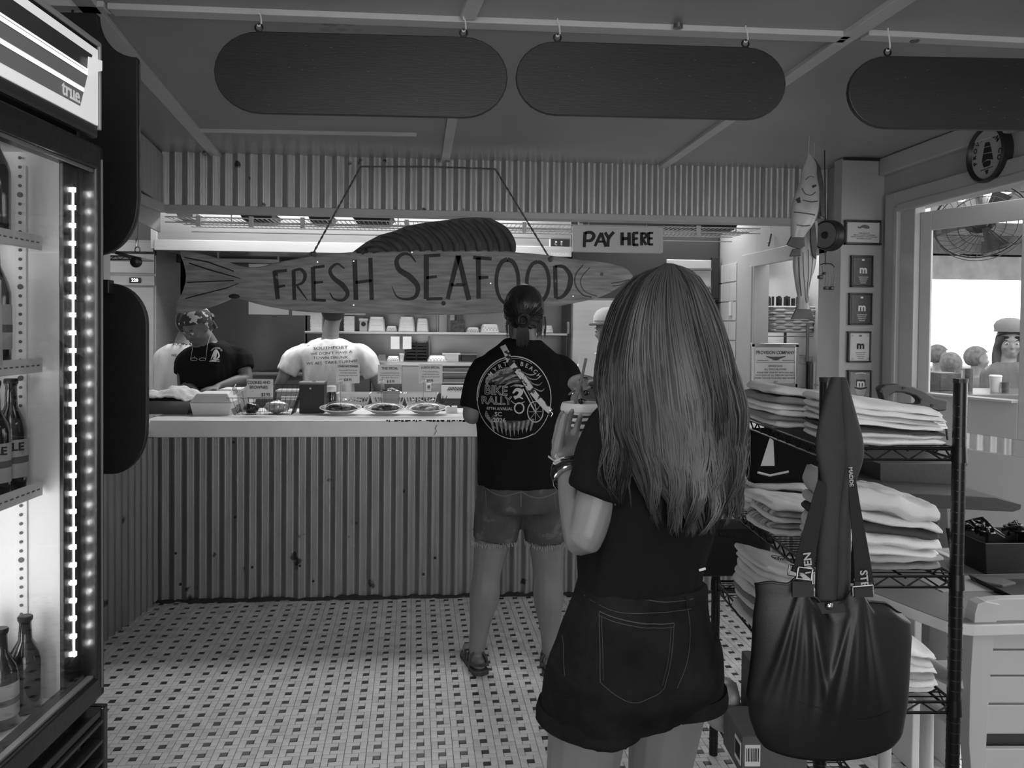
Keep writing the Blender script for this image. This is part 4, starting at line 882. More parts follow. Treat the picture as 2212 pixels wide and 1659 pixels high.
def leg(b, hip, knee, ank, r, fdir, foot=True, fl=.2):
    hip, knee, ank = V(hip), V(knee), V(ank); f = V(fdir).normalized()
    calf = knee.lerp(ank, .3)-f*.012
    limb(b, [hip, hip.lerp(knee, .5), knee, calf, knee.lerp(ank, .7), ank], [r, r*.86, r*.64, r*.68, r*.46, r*.39])
    if foot:
        h = ank-V((0, 0, ank.z-.03)); b.tube(crom([h-f*.045, h+f*.01, h+f*.09, h+f*.165], 3), crom1([.03, .034, .042, .03], 3), 12, flat=[.95]*4+[.8]*3+[.55]*4, side=f.cross(V((0, 0, 1))), rnd=True)
        b.ell(h+V((0, 0, .03))+f*.02, (.03, .045, .04))
def arm(b, sh, el, wr_, r=.05):
    sh = V(sh).lerp(V(el), .12); limb(b, [sh, V(sh).lerp(V(el), .5), el, V(el).lerp(V(wr_), .3), wr_], [r, r*.88, r*.74, r*.78, r*.46])
def sleeve(b, sh, el, t, r0, r1, inn=None):
    sh, el = V(sh), V(el); inn = V(inn) if inn is not None else sh+V((0, 0, .02)); i0 = sh.lerp(inn, .55)
    P = crom([i0, sh.lerp(inn, .2), sh.lerp(el, .1), sh.lerp(el, t*.55), sh.lerp(el, t)], 4); R_ = crom1([r0*.72, r0*.86, r0*.92, (r0*.5+r1*.5), r1], 4)
    a = (P[0]-P[1]).normalized(); P = [P[0]+a*R_[0]*.75, P[0]+a*R_[0]*.5]+P; R_ = [R_[0]*.35, R_[0]*.75]+R_; b.tube(P, R_, 18)
def eyes(par, P, M, k=1., z=0., down=0):
    for s in (-1, 1):
        b = MB().ell(P(.031*s, .078, .0+z), (.013*k, .009*k, .0085*k), M, 12, 8); b.build('eye', mat('eye_white', .5, .3), par, world=True, smooth=True)
        MB().ell(P(.031*s, .0865, -.001+z), (.0055*k, .002*k, .0055*k), M, 10, 6).build('iris', mInk, par, world=True, smooth=True)
        MB().tube([P((.031+dx)*s, .084-abs(dx)*.5, .02+z+.003*cos(dx*60)) for dx in (-.016, -.005, .006, .018)], .0028*k, 6).build('eyebrow', mHairD, par, world=True)
def haircap(par, P, M, m, k=1., back=.0, drop=0, name='hair', face=.058, low=-.04, seed=0, amp=.004):
    """cap of hair over the skull, open at the face"""
    b = MB(); nu, nv = 40, 20; vs = []; fs = []
    for j in range(nv+1):
        th = pi*.5-(pi*.86)*j/nv
        for i in range(nu):
            a = 2*pi*i/nu; x, y, z = cos(a)*cos(th), sin(a)*cos(th), sin(th)
            yy = y*.104*k; zz = z*.1*k+.022*k; xx = x*.084*k
            if y > .1: zz = max(zz, (.035+face*.2+(.03*(y-.1)))*k)
            elif zz < low*k-.02+y*.0: zz = low*k-.02
            s_ = 1+amp*6*noise.noise(V((x*6, y*6+seed, z*1.5)))
            vs.append(P(xx*s_, yy*s_-.012*k, zz))
    for j in range(nv):
        for i in range(nu): fs.append((j*nu+i, j*nu+(i+1) % nu, (j+1)*nu+(i+1) % nu, (j+1)*nu+i))
    fs.append(tuple(nv*nu+i for i in range(nu))); b.add(vs, fs)
    return b.build(name, m, par, world=True, smooth=True)
def folds(amp=.007, f=7, st=(1, 1, .35), lo=-9, seed=0, extra=None):
    def fn(c, n):
        a = amp*noise.fractal(V((c.x*f*st[0]+seed, c.y*f*st[1], c.z*f*st[2])), .8, 2.1, 3)
        if extra: a += extra(c)
        return c+n*a
    return fn

# ---- customer at the counter -------------------------------------------------
YM = 3.52
man = empty('person', at(1125, 1448, YM), 'customer in black bike rally tee and cut-off denim shorts standing at the counter', 'person')
man.location.z = 0
g = lambda x, y, Y=YM: at(x, y, Y)
latM = V((1, .03, 0)); fM = V((-.03, 1, 0))
b = MB()
torso(b, [(g(1125, 1088), latM, .12, .1), (g(1125, 1060), latM, .185, .13), (g(1126, 1010), latM, .18, .125), (g(1127, 930), latM, .175, .125), (g(1128, 850), latM, .185, .125), (g(1128, 795), latM, .18, .11), (g(1129, 760), latM, .11, .08), (g(1130, 738), latM, .06, .06)])
limb(b, [g(1130, 750), g(1130, 725, YM+.01), g(1130, 700, YM+.02)], [.066, .06, .058])
MH, PH = head(b, g(1131, 678, YM+.03), (-.05, 1, -.15), (0, 0, 1), 1.02)
ML = {'sl': g(1046, 792, YM), 'sr': g(1216, 796, YM+.01), 'el': g(1020, 893, YM-.03), 'er': g(1243, 900, YM-.0)}
arm(b, ML['sl'], ML['el'], g(1045, 880, YM+.26), .058); arm(b, ML['sr'], ML['er'], g(1205, 885, YM+.28), .058)
hand(b, g(1045, 880, YM+.26), (.35, 1, -.05), (0, 0, -1), 1, (.1, .2, .1)); hand(b, g(1205, 885, YM+.28), (-.35, 1, -.05), (0, 0, -1), -1, (.1, .2, .1))
leg(b, g(1078, 1085), g(1052, 1235), g(1030, 1400, YM+.04), .098, (-.2, 1, 0)); leg(b, g(1178, 1085), g(1183, 1240), g(1189, 1404, YM), .098, (.15, 1, 0))
man_body = fuse(b, 'body', mSkin, man, .0065, 6, world=True)
# tee
b = MB()
torso(b, [(g(1133, 1046), latM, .2, .14), (g(1133, 1000), latM, .205, .145), (g(1128, 930), latM, .2, .145), (g(1126, 850), latM, .212, .14), (g(1127, 800), latM, .215, .125), (g(1128, 772), latM, .175, .105), (g(1129, 752), latM, .125, .085), (g(1130, 733), latM, .08, .07)])
sleeve(b, g(1050, 800), ML['el'], .93, .083, .067, g(1105, 785)); sleeve(b, g(1210, 803), ML['er'], .93, .085, .07, g(1155, 785))
tee = fuse(b, 'tee_shirt', mTeeB, man, .0075, 5, world=True, fn=folds(.009, 6, (1, 1, .5), extra=lambda c: -.012*exp(-((c.z+W0.z-g(0, 955).z)/.012)**2)*(1 if c.y < 0 else 0)) if False else folds(.009, 6, (1, 1, .5)))
# shorts
mDen = mat('mid_denim', .075, .8, var=.35, scale=9, bump=.3, bscale=240, spots=(.13, .6, 9), spec=.15); b = MB()
torso(b, [(g(1125, 1100), latM, .17, .125), (g(1126, 1070), latM, .195, .14), (g(1128, 1040), latM, .188, .135), (g(1128, 1010), latM, .18, .13)])
for (a_, c_, k_) in ((g(1080, 1085), g(1068, 1166), 1), (g(1175, 1085), g(1182, 1168), 1)): b.tube([a_, a_.lerp(c_, .5), c_], [.108, .104, .098], 20)
sh_ = fuse(b, 'shorts', mDen, man, .0075, 4, world=True, fn=folds(.006, 8))
fr_ = MB(); rr = random.Random(4)
for cx_, cy_, r_ in ((1068, 1166, .099), (1182, 1168, .099)):
    c = g(cx_, cy_)
    for i in range(70):
        a = 2*pi*i/70; p = c+V((cos(a)*r_, sin(a)*r_, rr.uniform(-.002, .004))); fr_.tube([p+V((0, 0, .004)), p+V((rr.uniform(-.006, .006), 0, -rr.uniform(.006, .02)))], .0022, 4)
fr_.build('frayed_hem', mat('frayed_cotton', .3, .9), sh_, world=True, kind='stuff')
SEAMS = 1
# sandals
for cx_, cy_, fd in ((1030, 1432, V((-.2, 1, 0))), (1189, 1440, V((.15, 1, 0)))):
    h = g(cx_, cy_-8, YM+.03 if cx_ < 1100 else YM); h.z = 0; f = fd.normalized(); sd = f.cross(V((0, 0, 1)))
    b = MB().prism([(-.075, -.036), (-.088, 0), (-.075, .036), (.04, .04), (.13, .048), (.17, .03), (.18, 0), (.17, -.03), (.13, -.045), (.04, -.036)], .022, frame(h+V((0, 0, .001)), f, -sd))
    s_ = b.build('sandal', mat('sandal_leather', .04, .6), man, world=True, bevel=.004)
    for dd in (-.03, .02, .06): MB().tube([h+f*dd-sd*.043+V((0, 0, .02)), h+f*(dd+.01)-sd*.036+V((0, 0, .06)), h+f*(dd+.02)+V((0, 0, .085-dd*.5)), h+f*(dd+.01)+sd*.036+V((0, 0, .06)), h+f*dd+sd*.043+V((0, 0, .02))], .006, 6).build('strap', mat('sandal_leather', .04), s_, world=True)
    MB().tube([h-f*.0-sd*.04+V((0, 0, .03)), h-f*.07-sd*.03+V((0, 0, .045)), h-f*.088+V((0, 0, .05)), h-f*.07+sd*.03+V((0, 0, .045)), h+sd*.04+V((0, 0, .03))], .007, 6).build('heel_strap', mat('sandal_leather', .04), s_, world=True)
# hair drawn back to a knot
hc = haircap(man, PH, MH, mHairD, 1.04, low=-.06, name='hair', amp=.004)
kn = g(1129, 692, YM-.085); b = MB(); rr = random.Random(9)
for i in range(420):
    a = rr.uniform(-.95, .95)*pi; el = rr.uniform(-.35, .5)*pi
    p0 = PH(sin(a)*cos(el)*.0875, -cos(a)*cos(el)*.104-.012, sin(el)*.105+.02)
    if (p0-PH(0, 0, 0)).dot(V((0, 1, 0))) > .05: continue
    m_ = (p0+kn)/2; out_ = (m_-PH(0, -.01, .02)); m_ = PH(0, -.01, .02)+out_.normalized()*max(out_.length, .108)
    b.tube(crom([p0, m_, kn+V((rr.uniform(-.015, .015), rr.uniform(-.01, .01), rr.uniform(-.015, .015)))], 4), .0016, 4)
for i in range(70):
    a = rr.uniform(0, 2*pi); b.tube(crom([kn+V((cos(a)*.02, -.008, sin(a)*.02)), kn+V((cos(a+1.2)*.03, -.02, sin(a+1.2)*.028)), kn+V((cos(a+2.4)*.022, -.026, sin(a+2.4)*.022))], 3), .004, 5)
for i in range(130):
    x = rr.uniform(-.026, .026); b.tube(crom([kn+V((x*.5, -.01, -.01)), kn+V((x, -.012, -.05)), kn+V((x*.9+rr.uniform(-.005, .005), .0, -.085-rr.random()*.03))], 4), [.0022]*8+[.0008], 4)
for i in range(60):
    x = rr.choice((-1, 1))*rr.uniform(.05, .085); b.tube(crom([PH(x, -.06, -.02), PH(x*1.05, -.05, -.06), PH(x*1.02, -.04, -.085-rr.random()*.03)], 3), .0012, 4)
b.build('hair_strands', mat('dark_hair_sheen', .018, .5, var=.6, scale=60, spec=.35), hc, world=True, kind='stuff', smooth=True)
for s in (-1, 1):
    e = PH(.079*s, -.002, -.045); b = MB()
    for i in range(3): b.ell(e-V((0, .004, i*.011)), .0045, nu=8, nv=6)
    b.build('earring', mChrome, man, world=True, smooth=True)
#D, laid onto the cloth
T_ = bvh(tee); SPY = Vector = (0, 1, 0)
def onto(tree, off=.0018):
    def pj(px, py, Yc, o=0):
        q = at(px, py, Yc-.5); d = (at(px, py, Yc)-q).normalized(); h = tree.ray_cast(q, V((0, 1, 0)))
        # orthographic lay-on along +y from the pixel's place on the Yc plane
        c = at(px, py, Yc); h = tree.ray_cast(V((c.x, c.y-.5, c.z)), V((0, 1, 0))); r = h[0] if h[0] else c; pj.miss = h[0] is None or abs(h[0].y-c.y) > .35
        return r-V((0, off+o, 0))
    return pj
pj = onto(T_)
def decal(parent, tree, lst, Yc, m, name, off=.0018):
    """strokes in photo pixels laid on the garment"""
    pj_ = onto(tree, off); b = MB(); W_ = wloc(parent)
    for pts, w in lst:
        P = crom([V((x, y, 0)) for x, y in pts], 5) if len(pts) > 2 else [V((pts[0][0]+(pts[1][0]-pts[0][0])*t/3, pts[0][1]+(pts[1][1]-pts[0][1])*t/3, 0)) for t in range(4)]
        ws = w if isinstance(w, (list, tuple)) else (w, w); n_ = len(P); L_, R_, ok = [], [], []
        for i, p in enumerate(P):
            t = (P[min(i+1, n_-1)]-P[max(i-1, 0)]).normalized(); u = i/(n_-1); ww = ws[0]*(1-u)+ws[1]*u if len(ws) == 2 else (ws[0]*(1-2*u)+ws[1]*2*u if u < .5 else ws[1]*(2-2*u)+ws[2]*(2*u-1))
            L_.append(pj_(p.x+t.y*ww/2, p.y-t.x*ww/2, Yc)); m1 = pj_.miss; R_.append(pj_(p.x-t.y*ww/2, p.y+t.x*ww/2, Yc)); ok.append(not (m1 or pj_.miss))
        b.add([q-W_ for q in L_+R_], [(i, i+1, n_+i+1, n_+i) for i in range(n_-1) if ok[i] and ok[i+1]])
    return b.build(name, m, parent)
def dtext(parent, tree, s, px, py, hpx, Yc, m, bold=.02, sx=1., arcr=None, rot=0, off=.0022, name='lettering', spacing=1.):
    me = text_mesh(s, hpx*1.4, bold, 0, 'CENTER', spacing); pj_ = onto(tree, off); W_ = wloc(parent); me.name = name
    for v in me.vertices:
        x, y = v.co.x*sx, v.co.y
        if arcr: a = x/arcr; X, Y_ = px+(arcr+y)*sin(a), py+arcr-(arcr+y)*cos(a)
        else: c_, s_ = cos(rot), sin(rot); X, Y_ = px+x*c_+y*s_, py-(y*c_-x*s_)
        v.co = pj_(X, Y_, Yc)-W_
    me.materials.clear(); me.materials.append(m); o = bpy.data.objects.new(name, me); COL.objects.link(o); o.parent = parent; return o
decal(sh_, bvh(sh_), [([(1052, 1060), (1066, 1068), (1090, 1073), (1124, 1064)], 1.5), ([(1128, 1064), (1150, 1075), (1175, 1077), (1206, 1068)], 1.5), ([(1126, 1052), (1126, 1096)], 1.5), ([(1050, 1066), (1052, 1100)], 1), ([(1200, 1070), (1205, 1104)], 1)], YM-.15, mat('seam', .16, .8), 'seams')
pw, pg, pd = mat('print_white', .5, .8), mat('print_grey', .24, .8, var=.5, scale=90), mat('print_dark', .035, .8, var=.6, scale=60)
cx_, cy_ = 1112, 859
def ell(cx, cy, rx, ry, a0, a1, n=28): return [(cx+rx*cos(radians(a0+(a1-a0)*i/n)), cy-ry*sin(radians(a0+(a1-a0)*i/n))) for i in range(n+1)]
decal(tee, T_, [(ell(1112, 861, 80, 90, 185, 50), 2.4), (ell(1112, 861, 80, 90, 52, -60), [2.2, 1.2]), (ell(1112, 861, 80, 88, 185, 300), [1.2, 2.0]), (ell(1112, 861, 77, 86, 180, 60), 1.0)], YM-.15, pw, 'print_ring')
dtext(tee, T_, 'MYRTLE', 1112-44, 797, 8, YM-.15, pw, .02, .95, rot=radians(36)) if False else None
for ch_, a in zip('MYRTLE', (135, 124, 114, 104, 96, 89)): dtext(tee, T_, ch_, 1112+70*cos(radians(a+2)), 863-78*sin(radians(a+2)), 9, YM-.15, pw, .015, rot=radians(92-a))
for ch_, a in zip('BEACH', (76, 67, 58, 49, 40)): dtext(tee, T_, ch_, 1112+70*cos(radians(a)), 863-78*sin(radians(a)), 9, YM-.15, pw, .015, rot=radians(90-a))
dtext(tee, T_, 'BIKE', 1072, 845, 20, YM-.15, pw, .03, .9, rot=radians(2)); dtext(tee, T_, 'RALLY', 1073, 867, 17, YM-.15, pw, .03, .95)
dtext(tee, T_, 'BIKE', 1072, 845, 20, YM-.15, pd, -.008, .9, rot=radians(2), off=.003); dtext(tee, T_, 'RALLY', 1073, 867, 17, YM-.15, pd, -.008, .95, off=.003)
dtext(tee, T_, '87TH ANNUAL', 1080, 884, 6.6, YM-.15, pw, .01, .9); dtext(tee, T_, 'SC', 1077, 896, 9, YM-.15, pw, .01, 1.1); dtext(tee, T_, '2026', 1079, 909, 9.5, YM-.15, pw, .015, 1.05)
# eagle head and feathers
EG = [([(1068, 812), (1057, 818), (1053, 828), (1056, 836)], [10, 9, 1]), ([(1066, 814), (1084, 804), (1104, 799), (1114, 797)], [7, 13, 6]), ([(1064, 824), (1078, 820), (1088, 815)], [5, 5, 1]), ([(1080, 830), (1092, 820), (1110, 812), (1122, 812)], [1, 6, 3]), ([(1090, 834), (1104, 826), (1122, 822)], [1, 5, 2]), ([(1102, 836), (1114, 832), (1128, 832)], [1, 4, 1])]
for i, (x, y) in enumerate([(1124, 800), (1132, 810), (1140, 822), (1148, 835)]): EG.append(([(x, y), (x+16, y+9), (x+30-i*2, y+10), (x+36-i*2, y+5)], [1, 3, 1]))
for i in range(10): EG.append(([(1062+i*10, 915-abs(i-4)*2), (1066+i*9, 926), (1069+i*8.5, 934+(4-abs(i-4))*2.5)], [5, 4, .6]))
for i in range(7): EG.append(([(1052+i*2, 890+i*4), (1050+i*3, 900+i*4), (1054+i*3, 908+i*3)], [3, 2, 1]))
decal(tee, T_, [([(1056, 826), (1066, 820), (1084, 813), (1112, 806)], [6, 14, 10]), ([(1070, 830), (1095, 822), (1126, 822)], [6, 14, 10]), ([(1126, 806), (1142, 822), (1152, 840)], [4, 10, 4]), ([(1064, 900), (1090, 918), (1130, 918), (1150, 905)], [10, 22, 8])], YM-.15, mat('print_under', .05, .8, var=.5, scale=60), 'eagle_shade', off=.0012)['kind'] = 'stuff'
decal(tee, T_, EG, YM-.15, pg, 'eagle_print')['kind'] = 'stuff'
decal(tee, T_, [([(1080, 806), (1084, 804), (1088, 806)], [1, 3, 1]), ([(1070, 804), (1084, 798), (1100, 796)], [.6, 1.2, .6]), ([(1060, 822), (1070, 820), (1082, 816)], [.8, 1.6, .8]), ([(1078, 809), (1086, 808)], [3, 3])], YM-.15, mInk, 'eagle_lines', off=.003)
BK_ = [(ell(1157, 890, 17, 22, 0, 360), 2.2), ([(1130, 840), (1142, 862), (1155, 888)], 2.6), ([(1136, 838), (1148, 860), (1160, 886)], 1.2), ([(1108, 850), (1116, 842), (1126, 846), (1120, 856), (1110, 858)], [3, 10, 4]), ([(1112, 862), (1122, 858), (1130, 862)], 3), (ell(1122, 882, 10, 11, 0, 360, 14), 3), ([(1104, 866), (1112, 872), (1124, 872), (1134, 868)], 1.5), ([(1124, 836), (1132, 834), (1112, 834)], 1.5)]
for i in range(8): a = i*45; BK_.append(([(1157, 890), (1157+14*cos(radians(a)), 890+19*sin(radians(a)))], .9))
decal(tee, T_, BK_, YM-.15, pw, 'motorcycle_print')['kind'] = 'stuff'
# cow-print strap
st = [(1084, 738), (1096, 762), (1103, 783), (1118, 800), (1134, 822), (1152, 848), (1172, 872), (1190, 890)]
strap = decal(man, T_, [(st, 13)], YM-.15, mat('cow_print', .55, .8, spots=(.015, .52, 34)), 'bag_strap', off=.006)
strap['label'] = 'white strap with black cow patches across the back'
sd_ = strap.modifiers.new('s', 'SOLIDIFY'); sd_.thickness = .002
MB().tube([g(1188, 886, YM-.16), g(1194, 893, YM-.165), g(1190, 901, YM-.165), g(1184, 896, YM-.165), g(1196, 884, YM-.165)], .003, 6).build('strap_clip', mChrome, man, world=True)

# ---- kitchen staff -----------------------------------------------------------
def staff(name, label, Y, px, pyh, fdir, skin, shirt, sw=.2, belly=.12, headpos=None, k=1., hup=(0, 0, 1), hf=None, sh=None, el=None, wr=None, hands=True, shirtlow=1000):
    o = empty('person', at(px, 900, Y), label, 'person'); o.location.z = 0; f = V(fdir).normalized(); lat = V((f.y, -f.x, 0)); S_ = ppm(Y)
    c = lambda z, dy=0: V((at(px, 700, Y).x, Y, z))+f*dy; zs = at(px, pyh, Y).z
    b = MB()
    torso(b, [(c(.78), lat, .12, .1), (c(.9), lat, .17, .12), (c(1.05), lat, .15, belly), (c(zs-.18), lat, .165, belly), (c(zs-.04), lat, sw*.86, .1), (c(zs+.02), lat, .09, .07)])
    hd = headpos or c(zs+.2, .02); hf_ = hf or fdir
    limb(b, [c(zs-.02), (c(zs)+hd)/2, hd-V((0, 0, .05))], [.065, .056, .055])
    M, P = head(b, hd, hf_, hup, k)
    for i in (0, 1): arm(b, sh[i], el[i], wr[i], .052)
    if hands:
        for i in (0, 1): d = (V(wr[i])-V(el[i])).normalized(); hand(b, wr[i], d, (0, 0, -1), (1, -1)[i], (.35, .5, .3))
    for s in (-1, 1): leg(b, c(.84)+lat*.085*s, c(.46)+lat*.09*s, c(.09)+lat*.09*s, .088, f)
    body = fuse(b, 'body', skin, o, .0085, 5, world=True)
    b = MB(); torso(b, [(c(.86), lat, .19, .14), (c(1.0), lat, .178, belly+.02), (c(zs-.18), lat, .185, belly+.02), (c(zs-.06), lat, sw, .12), (c(zs-.005), lat, sw*.72, .1), (c(zs+.03), lat, .085, .075)])
    for i in (0, 1): sleeve(b, V(sh[i]).lerp(c(zs-.05), .06)-V((0, 0, .01)), el[i], .62, .081, .07, c(zs-.03))
    t = fuse(b, 'tee_shirt', shirt, o, .009, 4, world=True, fn=folds(.013, 9, (1, 1, .35), seed=px))
    b = MB(); torso(b, [(c(.78), lat, .16, .12), (c(.9), lat, .182, .13), (c(1.0), lat, .165, .125)])
    for s in (-1, 1): b.tube([c(.84)+lat*.085*s, c(.46)+lat*.09*s, c(.12)+lat*.09*s], [.1, .08, .065], 16)
    fuse(b, 'trousers', mat('work_trousers', .03, .9), o, .012, 3, world=True)
    for s in (-1, 1): q = c(.0)+lat*.09*s; MB().prism([(-.08, -.04), (-.09, 0), (-.08, .04), (.1, .05), (.19, .035), (.2, 0), (.19, -.035), (.1, -.05)], .07, frame(q+V((0, 0, .002)), f, f.cross(V((0, 0, 1)))*-1)).build('shoe', mBlack, o, world=True, bevel=.012)
    return o, t, M, P
# cook seen from behind
Yc = 5.75
o, t, M, P = staff('cook', 'cook in pale slogan tee seen from behind below the sign', Yc, 712, 742, (0, 1, 0), mSkin, mTeeW, .225, .125,
    sh=(at(632, 765, Yc), at(792, 765, Yc)), el=(at(606, 828, Yc-.02), at(820, 840, Yc-.02)), wr=(at(588, 872, Yc+.18), at(800, 884, Yc+.2)), headpos=at(720, 672, Yc+.03))
haircap(o, P, M, mat('short_hair', .03, .7), 1.02, low=-.05)
T2 = bvh(t); ti = mat('tee_print', .05, .8)
for s, x, y, h, w, r in [('SOUTHPORT', 712, 752, 6.4, .3, 2), ("WE DON'T HAVE A", 714, 763, 5.2, .3, 3), ('TOWN DRUNK', 713, 773, 5.4, .3, 1), ('WE ALL TAKE TURNS!', 714, 783.5, 5.6, .3, 3)]:
    dtext(t, T2, s, x, y, h, Yc-.15, ti, .01, 1.42, rot=radians(-r), off=.006)
# cook with bandana, head bowed
Yb = 5.35
o, t, M, P = staff('cook', 'cook in head scarf and black tee looking down at her hands', Yb, 455, 748, (-.12, -1, 0), mSkinD, mTeeB, .2, .14,
    hf=(-.5, -.75, -.62), headpos=at(425, 705, Yb-.08), hup=(-.1, -.3, 1), sh=(at(520, 768, Yb), at(400, 775, Yb)), el=(at(532, 818, Yb-.05), at(397, 830, Yb-.05)), wr=(at(470, 836, Yb-.22), at(425, 850, Yb-.22)))
mBan = mat('bandana_print', .03, .8, spots=(.5, .54, 26)); hc2 = haircap(o, P, M, mBan, 1.05, low=.0, name='head_scarf', face=.02, amp=.006)
MB().tube(crom([P(-.07, -.075, .02), P(-.03, -.11, .01), P(.01, -.11, -.01), P(.0, -.12, -.05), P(-.02, -.11, -.09)], 4), [.018]*9+[.012]*8, 8).build('scarf_tail', mBan, hc2, world=True)
eyes(o, P, M, 1, .0)
gl = MB(); gp = at(428, 776, Yb-.17)
for s in (-1, 1): gl.tube([gp+V((s*.026+.02*cos(a), 0, .009*sin(a))) for a in [i*2*pi/14 for i in range(15)]], .0017, 5)
gl.tube([gp+V((-.046, 0, 0)), gp+V((-.035, .0, .06)), at(414, 738, Yb-.16)], .0014, 5).tube([gp+V((.046, 0, 0)), at(448, 745, Yb-.17), at(458, 712, Yb-.06)], .0014, 5)
gl.build('glasses_on_cord', mat('pale_cord', .35, .5), o, world=True)
T3 = bvh(t); decal(t, T3, [([(448, 781), (470, 781)], 1.6), ([(452, 776), (458, 760), (461, 755)], [2, 5, 1]), ([(459, 777), (461, 762), (463, 756)], [6, 7, 1]), ([(463, 777), (468, 770), (464, 758)], [2, 3, 1]), ([(450, 778), (458, 779), (469, 777)], [1, 3, 1])], Yb-.18, mWhiteInk, 'ship_print')
for ch_, a in zip('PROVISION CO', [150-i*11 for i in range(12)]): dtext(t, T3, ch_, 461+12*cos(radians(a)), 764-12*sin(radians(a)), 3.2, Yb-.18, mWhiteInk, .02, rot=radians(90-a))
# half hidden cook at the far left
Ya = 5.85
o, t, M, P = staff('cook', 'cook in pale tee half hidden behind the one with the head scarf', Ya, 392, 752, (.2, 1, 0), mSkin, mTeeW, .2, .12,
    sh=(at(360, 772, Ya), at(440, 772, Ya)), el=(at(352, 826, Ya), at(450, 830, Ya)), wr=(at(365, 868, Ya+.1), at(430, 868, Ya+.12)), headpos=at(410, 700, Ya+.05))
haircap(o, P, M, mHairD, 1.02); T4 = bvh(t); dtext(t, T4, 'SOUTHPORT', 392, 744, 5, Ya-.15, ti, .01, 1.3); dtext(t, T4, 'WE ALL TAKE', 390, 768, 5, Ya-.15, ti, .01, 1.1)
# till worker in a cap beyond the girl
Yd = 5.42
o, t, M, P = staff('till worker', 'till worker in pale cap and top mostly hidden by long hair', Yd, 1315, 772, (-.35, -1, 0), mSkin, mTeeW, .19, .12,
    hf=(-.75, -.65, -.15), headpos=at(1312, 712, Yd), sh=(at(1372, 790, Yd), at(1262, 795, Yd)), el=(at(1385, 860, Yd-.05), at(1250, 862, Yd-.05)), wr=(at(1340, 872, Yd-.22), at(1290, 872, Yd-.22)))
hc3 = haircap(o, P, M, mHairD, 1.02); cp = MB(); 
for i in range(9):
    z = i/8; cp.v and None
cap = MB().lathe([(.098, .0), (.1, .012), (.094, .05), (.07, .088), (.03, .105), (.002, .108)], (0, 0, 0), 28); cap.v = [tuple(P(x, y-.012, z+.045)) for x, y, z in cap.v]
cap.build('cap', mat('cap_cloth', .5, .8, var=.1, scale=30), o, world=True, smooth=50); br = MB().prism(ell(0, 0, .07, .1, 5, 175, 14), .004, Matrix.Identity(4)); br.v = [tuple(P(x, -y*1.0+.06 if False else .07-y*.9, z+.05)) for x, y, z in br.v]
br.build('cap_brim', mat('cap_brim', .05, .8), o, world=True)
eyes(o, P, M)
for s in (-1, 1): MB().tube([P(.08*s, 0, -.035), P(.082*s, 0, -.06)], .004, 6).build('earring', mChrome, o, world=True)
t = tag(ppart(None, 'order_sheet', mPaper, 1249, 765, 1305, 830, 5.0, .004, bevel=0) if False else MB().box((at(1249, 832, 4.9).x, 4.9, .9925), tuple(at(1305, 764, 4.9)+V((0, .004, 0)))).build('order_sheet', mPaper), 'plain white sheet propped at the till in front of the capped worker', 'paper')
# ================================================================ girl in front
YG = 1.62
girl = empty('person', (at(1400, 900, YG).x, YG, 0), 'young woman with very long loose hair seen from behind holding a striped cup', 'person')
k_ = lambda x, y, Y=YG: at(x, y, Y)
fG = V((-.40, .915, 0)); lG = V((.915, .40, 0))
mSkinG = mat('skin_young', .2, .45, var=.05, scale=14, bump=.08, bscale=200)
GL = {'shl': k_(1335, 920, 1.56), 'ell': k_(1262, 1165, 1.53), 'wrl': k_(1223, 1000, 1.69), 'shr': k_(1560, 920, 1.72), 'elr': k_(1500, 1080, 1.92), 'wrr': k_(1314, 862, 1.92)}
b = MB()
torso(b, [(k_(1372, 1540), lG, .1, .09), (k_(1372, 1460), lG, .165, .125), (k_(1378, 1370), lG, .155, .115), (k_(1388, 1250), lG, .125, .092), (k_(1400, 1130), lG, .125, .095), (k_(1425, 1010), lG, .14, .1), (k_(1440, 920), lG, .15, .09), (k_(1445, 870), lG, .1, .07), (k_(1446, 830), lG, .06, .055)])
limb(b, [k_(1446, 850), k_(1446, 800), k_(1446, 750, YG+.01)], [.052, .047, .05])
GH, PG = head(b, k_(1440, 694, YG+.03), (-.55, .83, -.1), (0, 0, 1), .92)
arm(b, GL['shl'], GL['ell'], GL['wrl'], .047); arm(b, GL['shr'], GL['elr'], GL['wrr'], .042)
leg(b, k_(1275, 1530, 1.62), V((k_(1250, 1500, 1.6).x-.0, 1.66, .42)), V((k_(1235, 1500, 1.6).x-.01, 1.62, .08)), .084, (-.4, .9, 0))
leg(b, k_(1448, 1490, 1.70), V((k_(1428, 1490, 1.7).x, 1.76, .42)), V((k_(1425, 1490, 1.7).x, 1.74, .08)), .084, (-.3, .95, 0))
tl, tr = [], []
# left hand wraps the cup from below left, thumb toward us
CUP = k_(1258, 905, 1.84)
wl_ = GL['wrl']; hand(b, wl_, (k_(1230, 936, 1.765)-wl_), V((.15, -.6, .8)), -1, (.85, .55, .35), .92, .05, thumb=(.45, .1, .85), tb=.15, tips=tl)
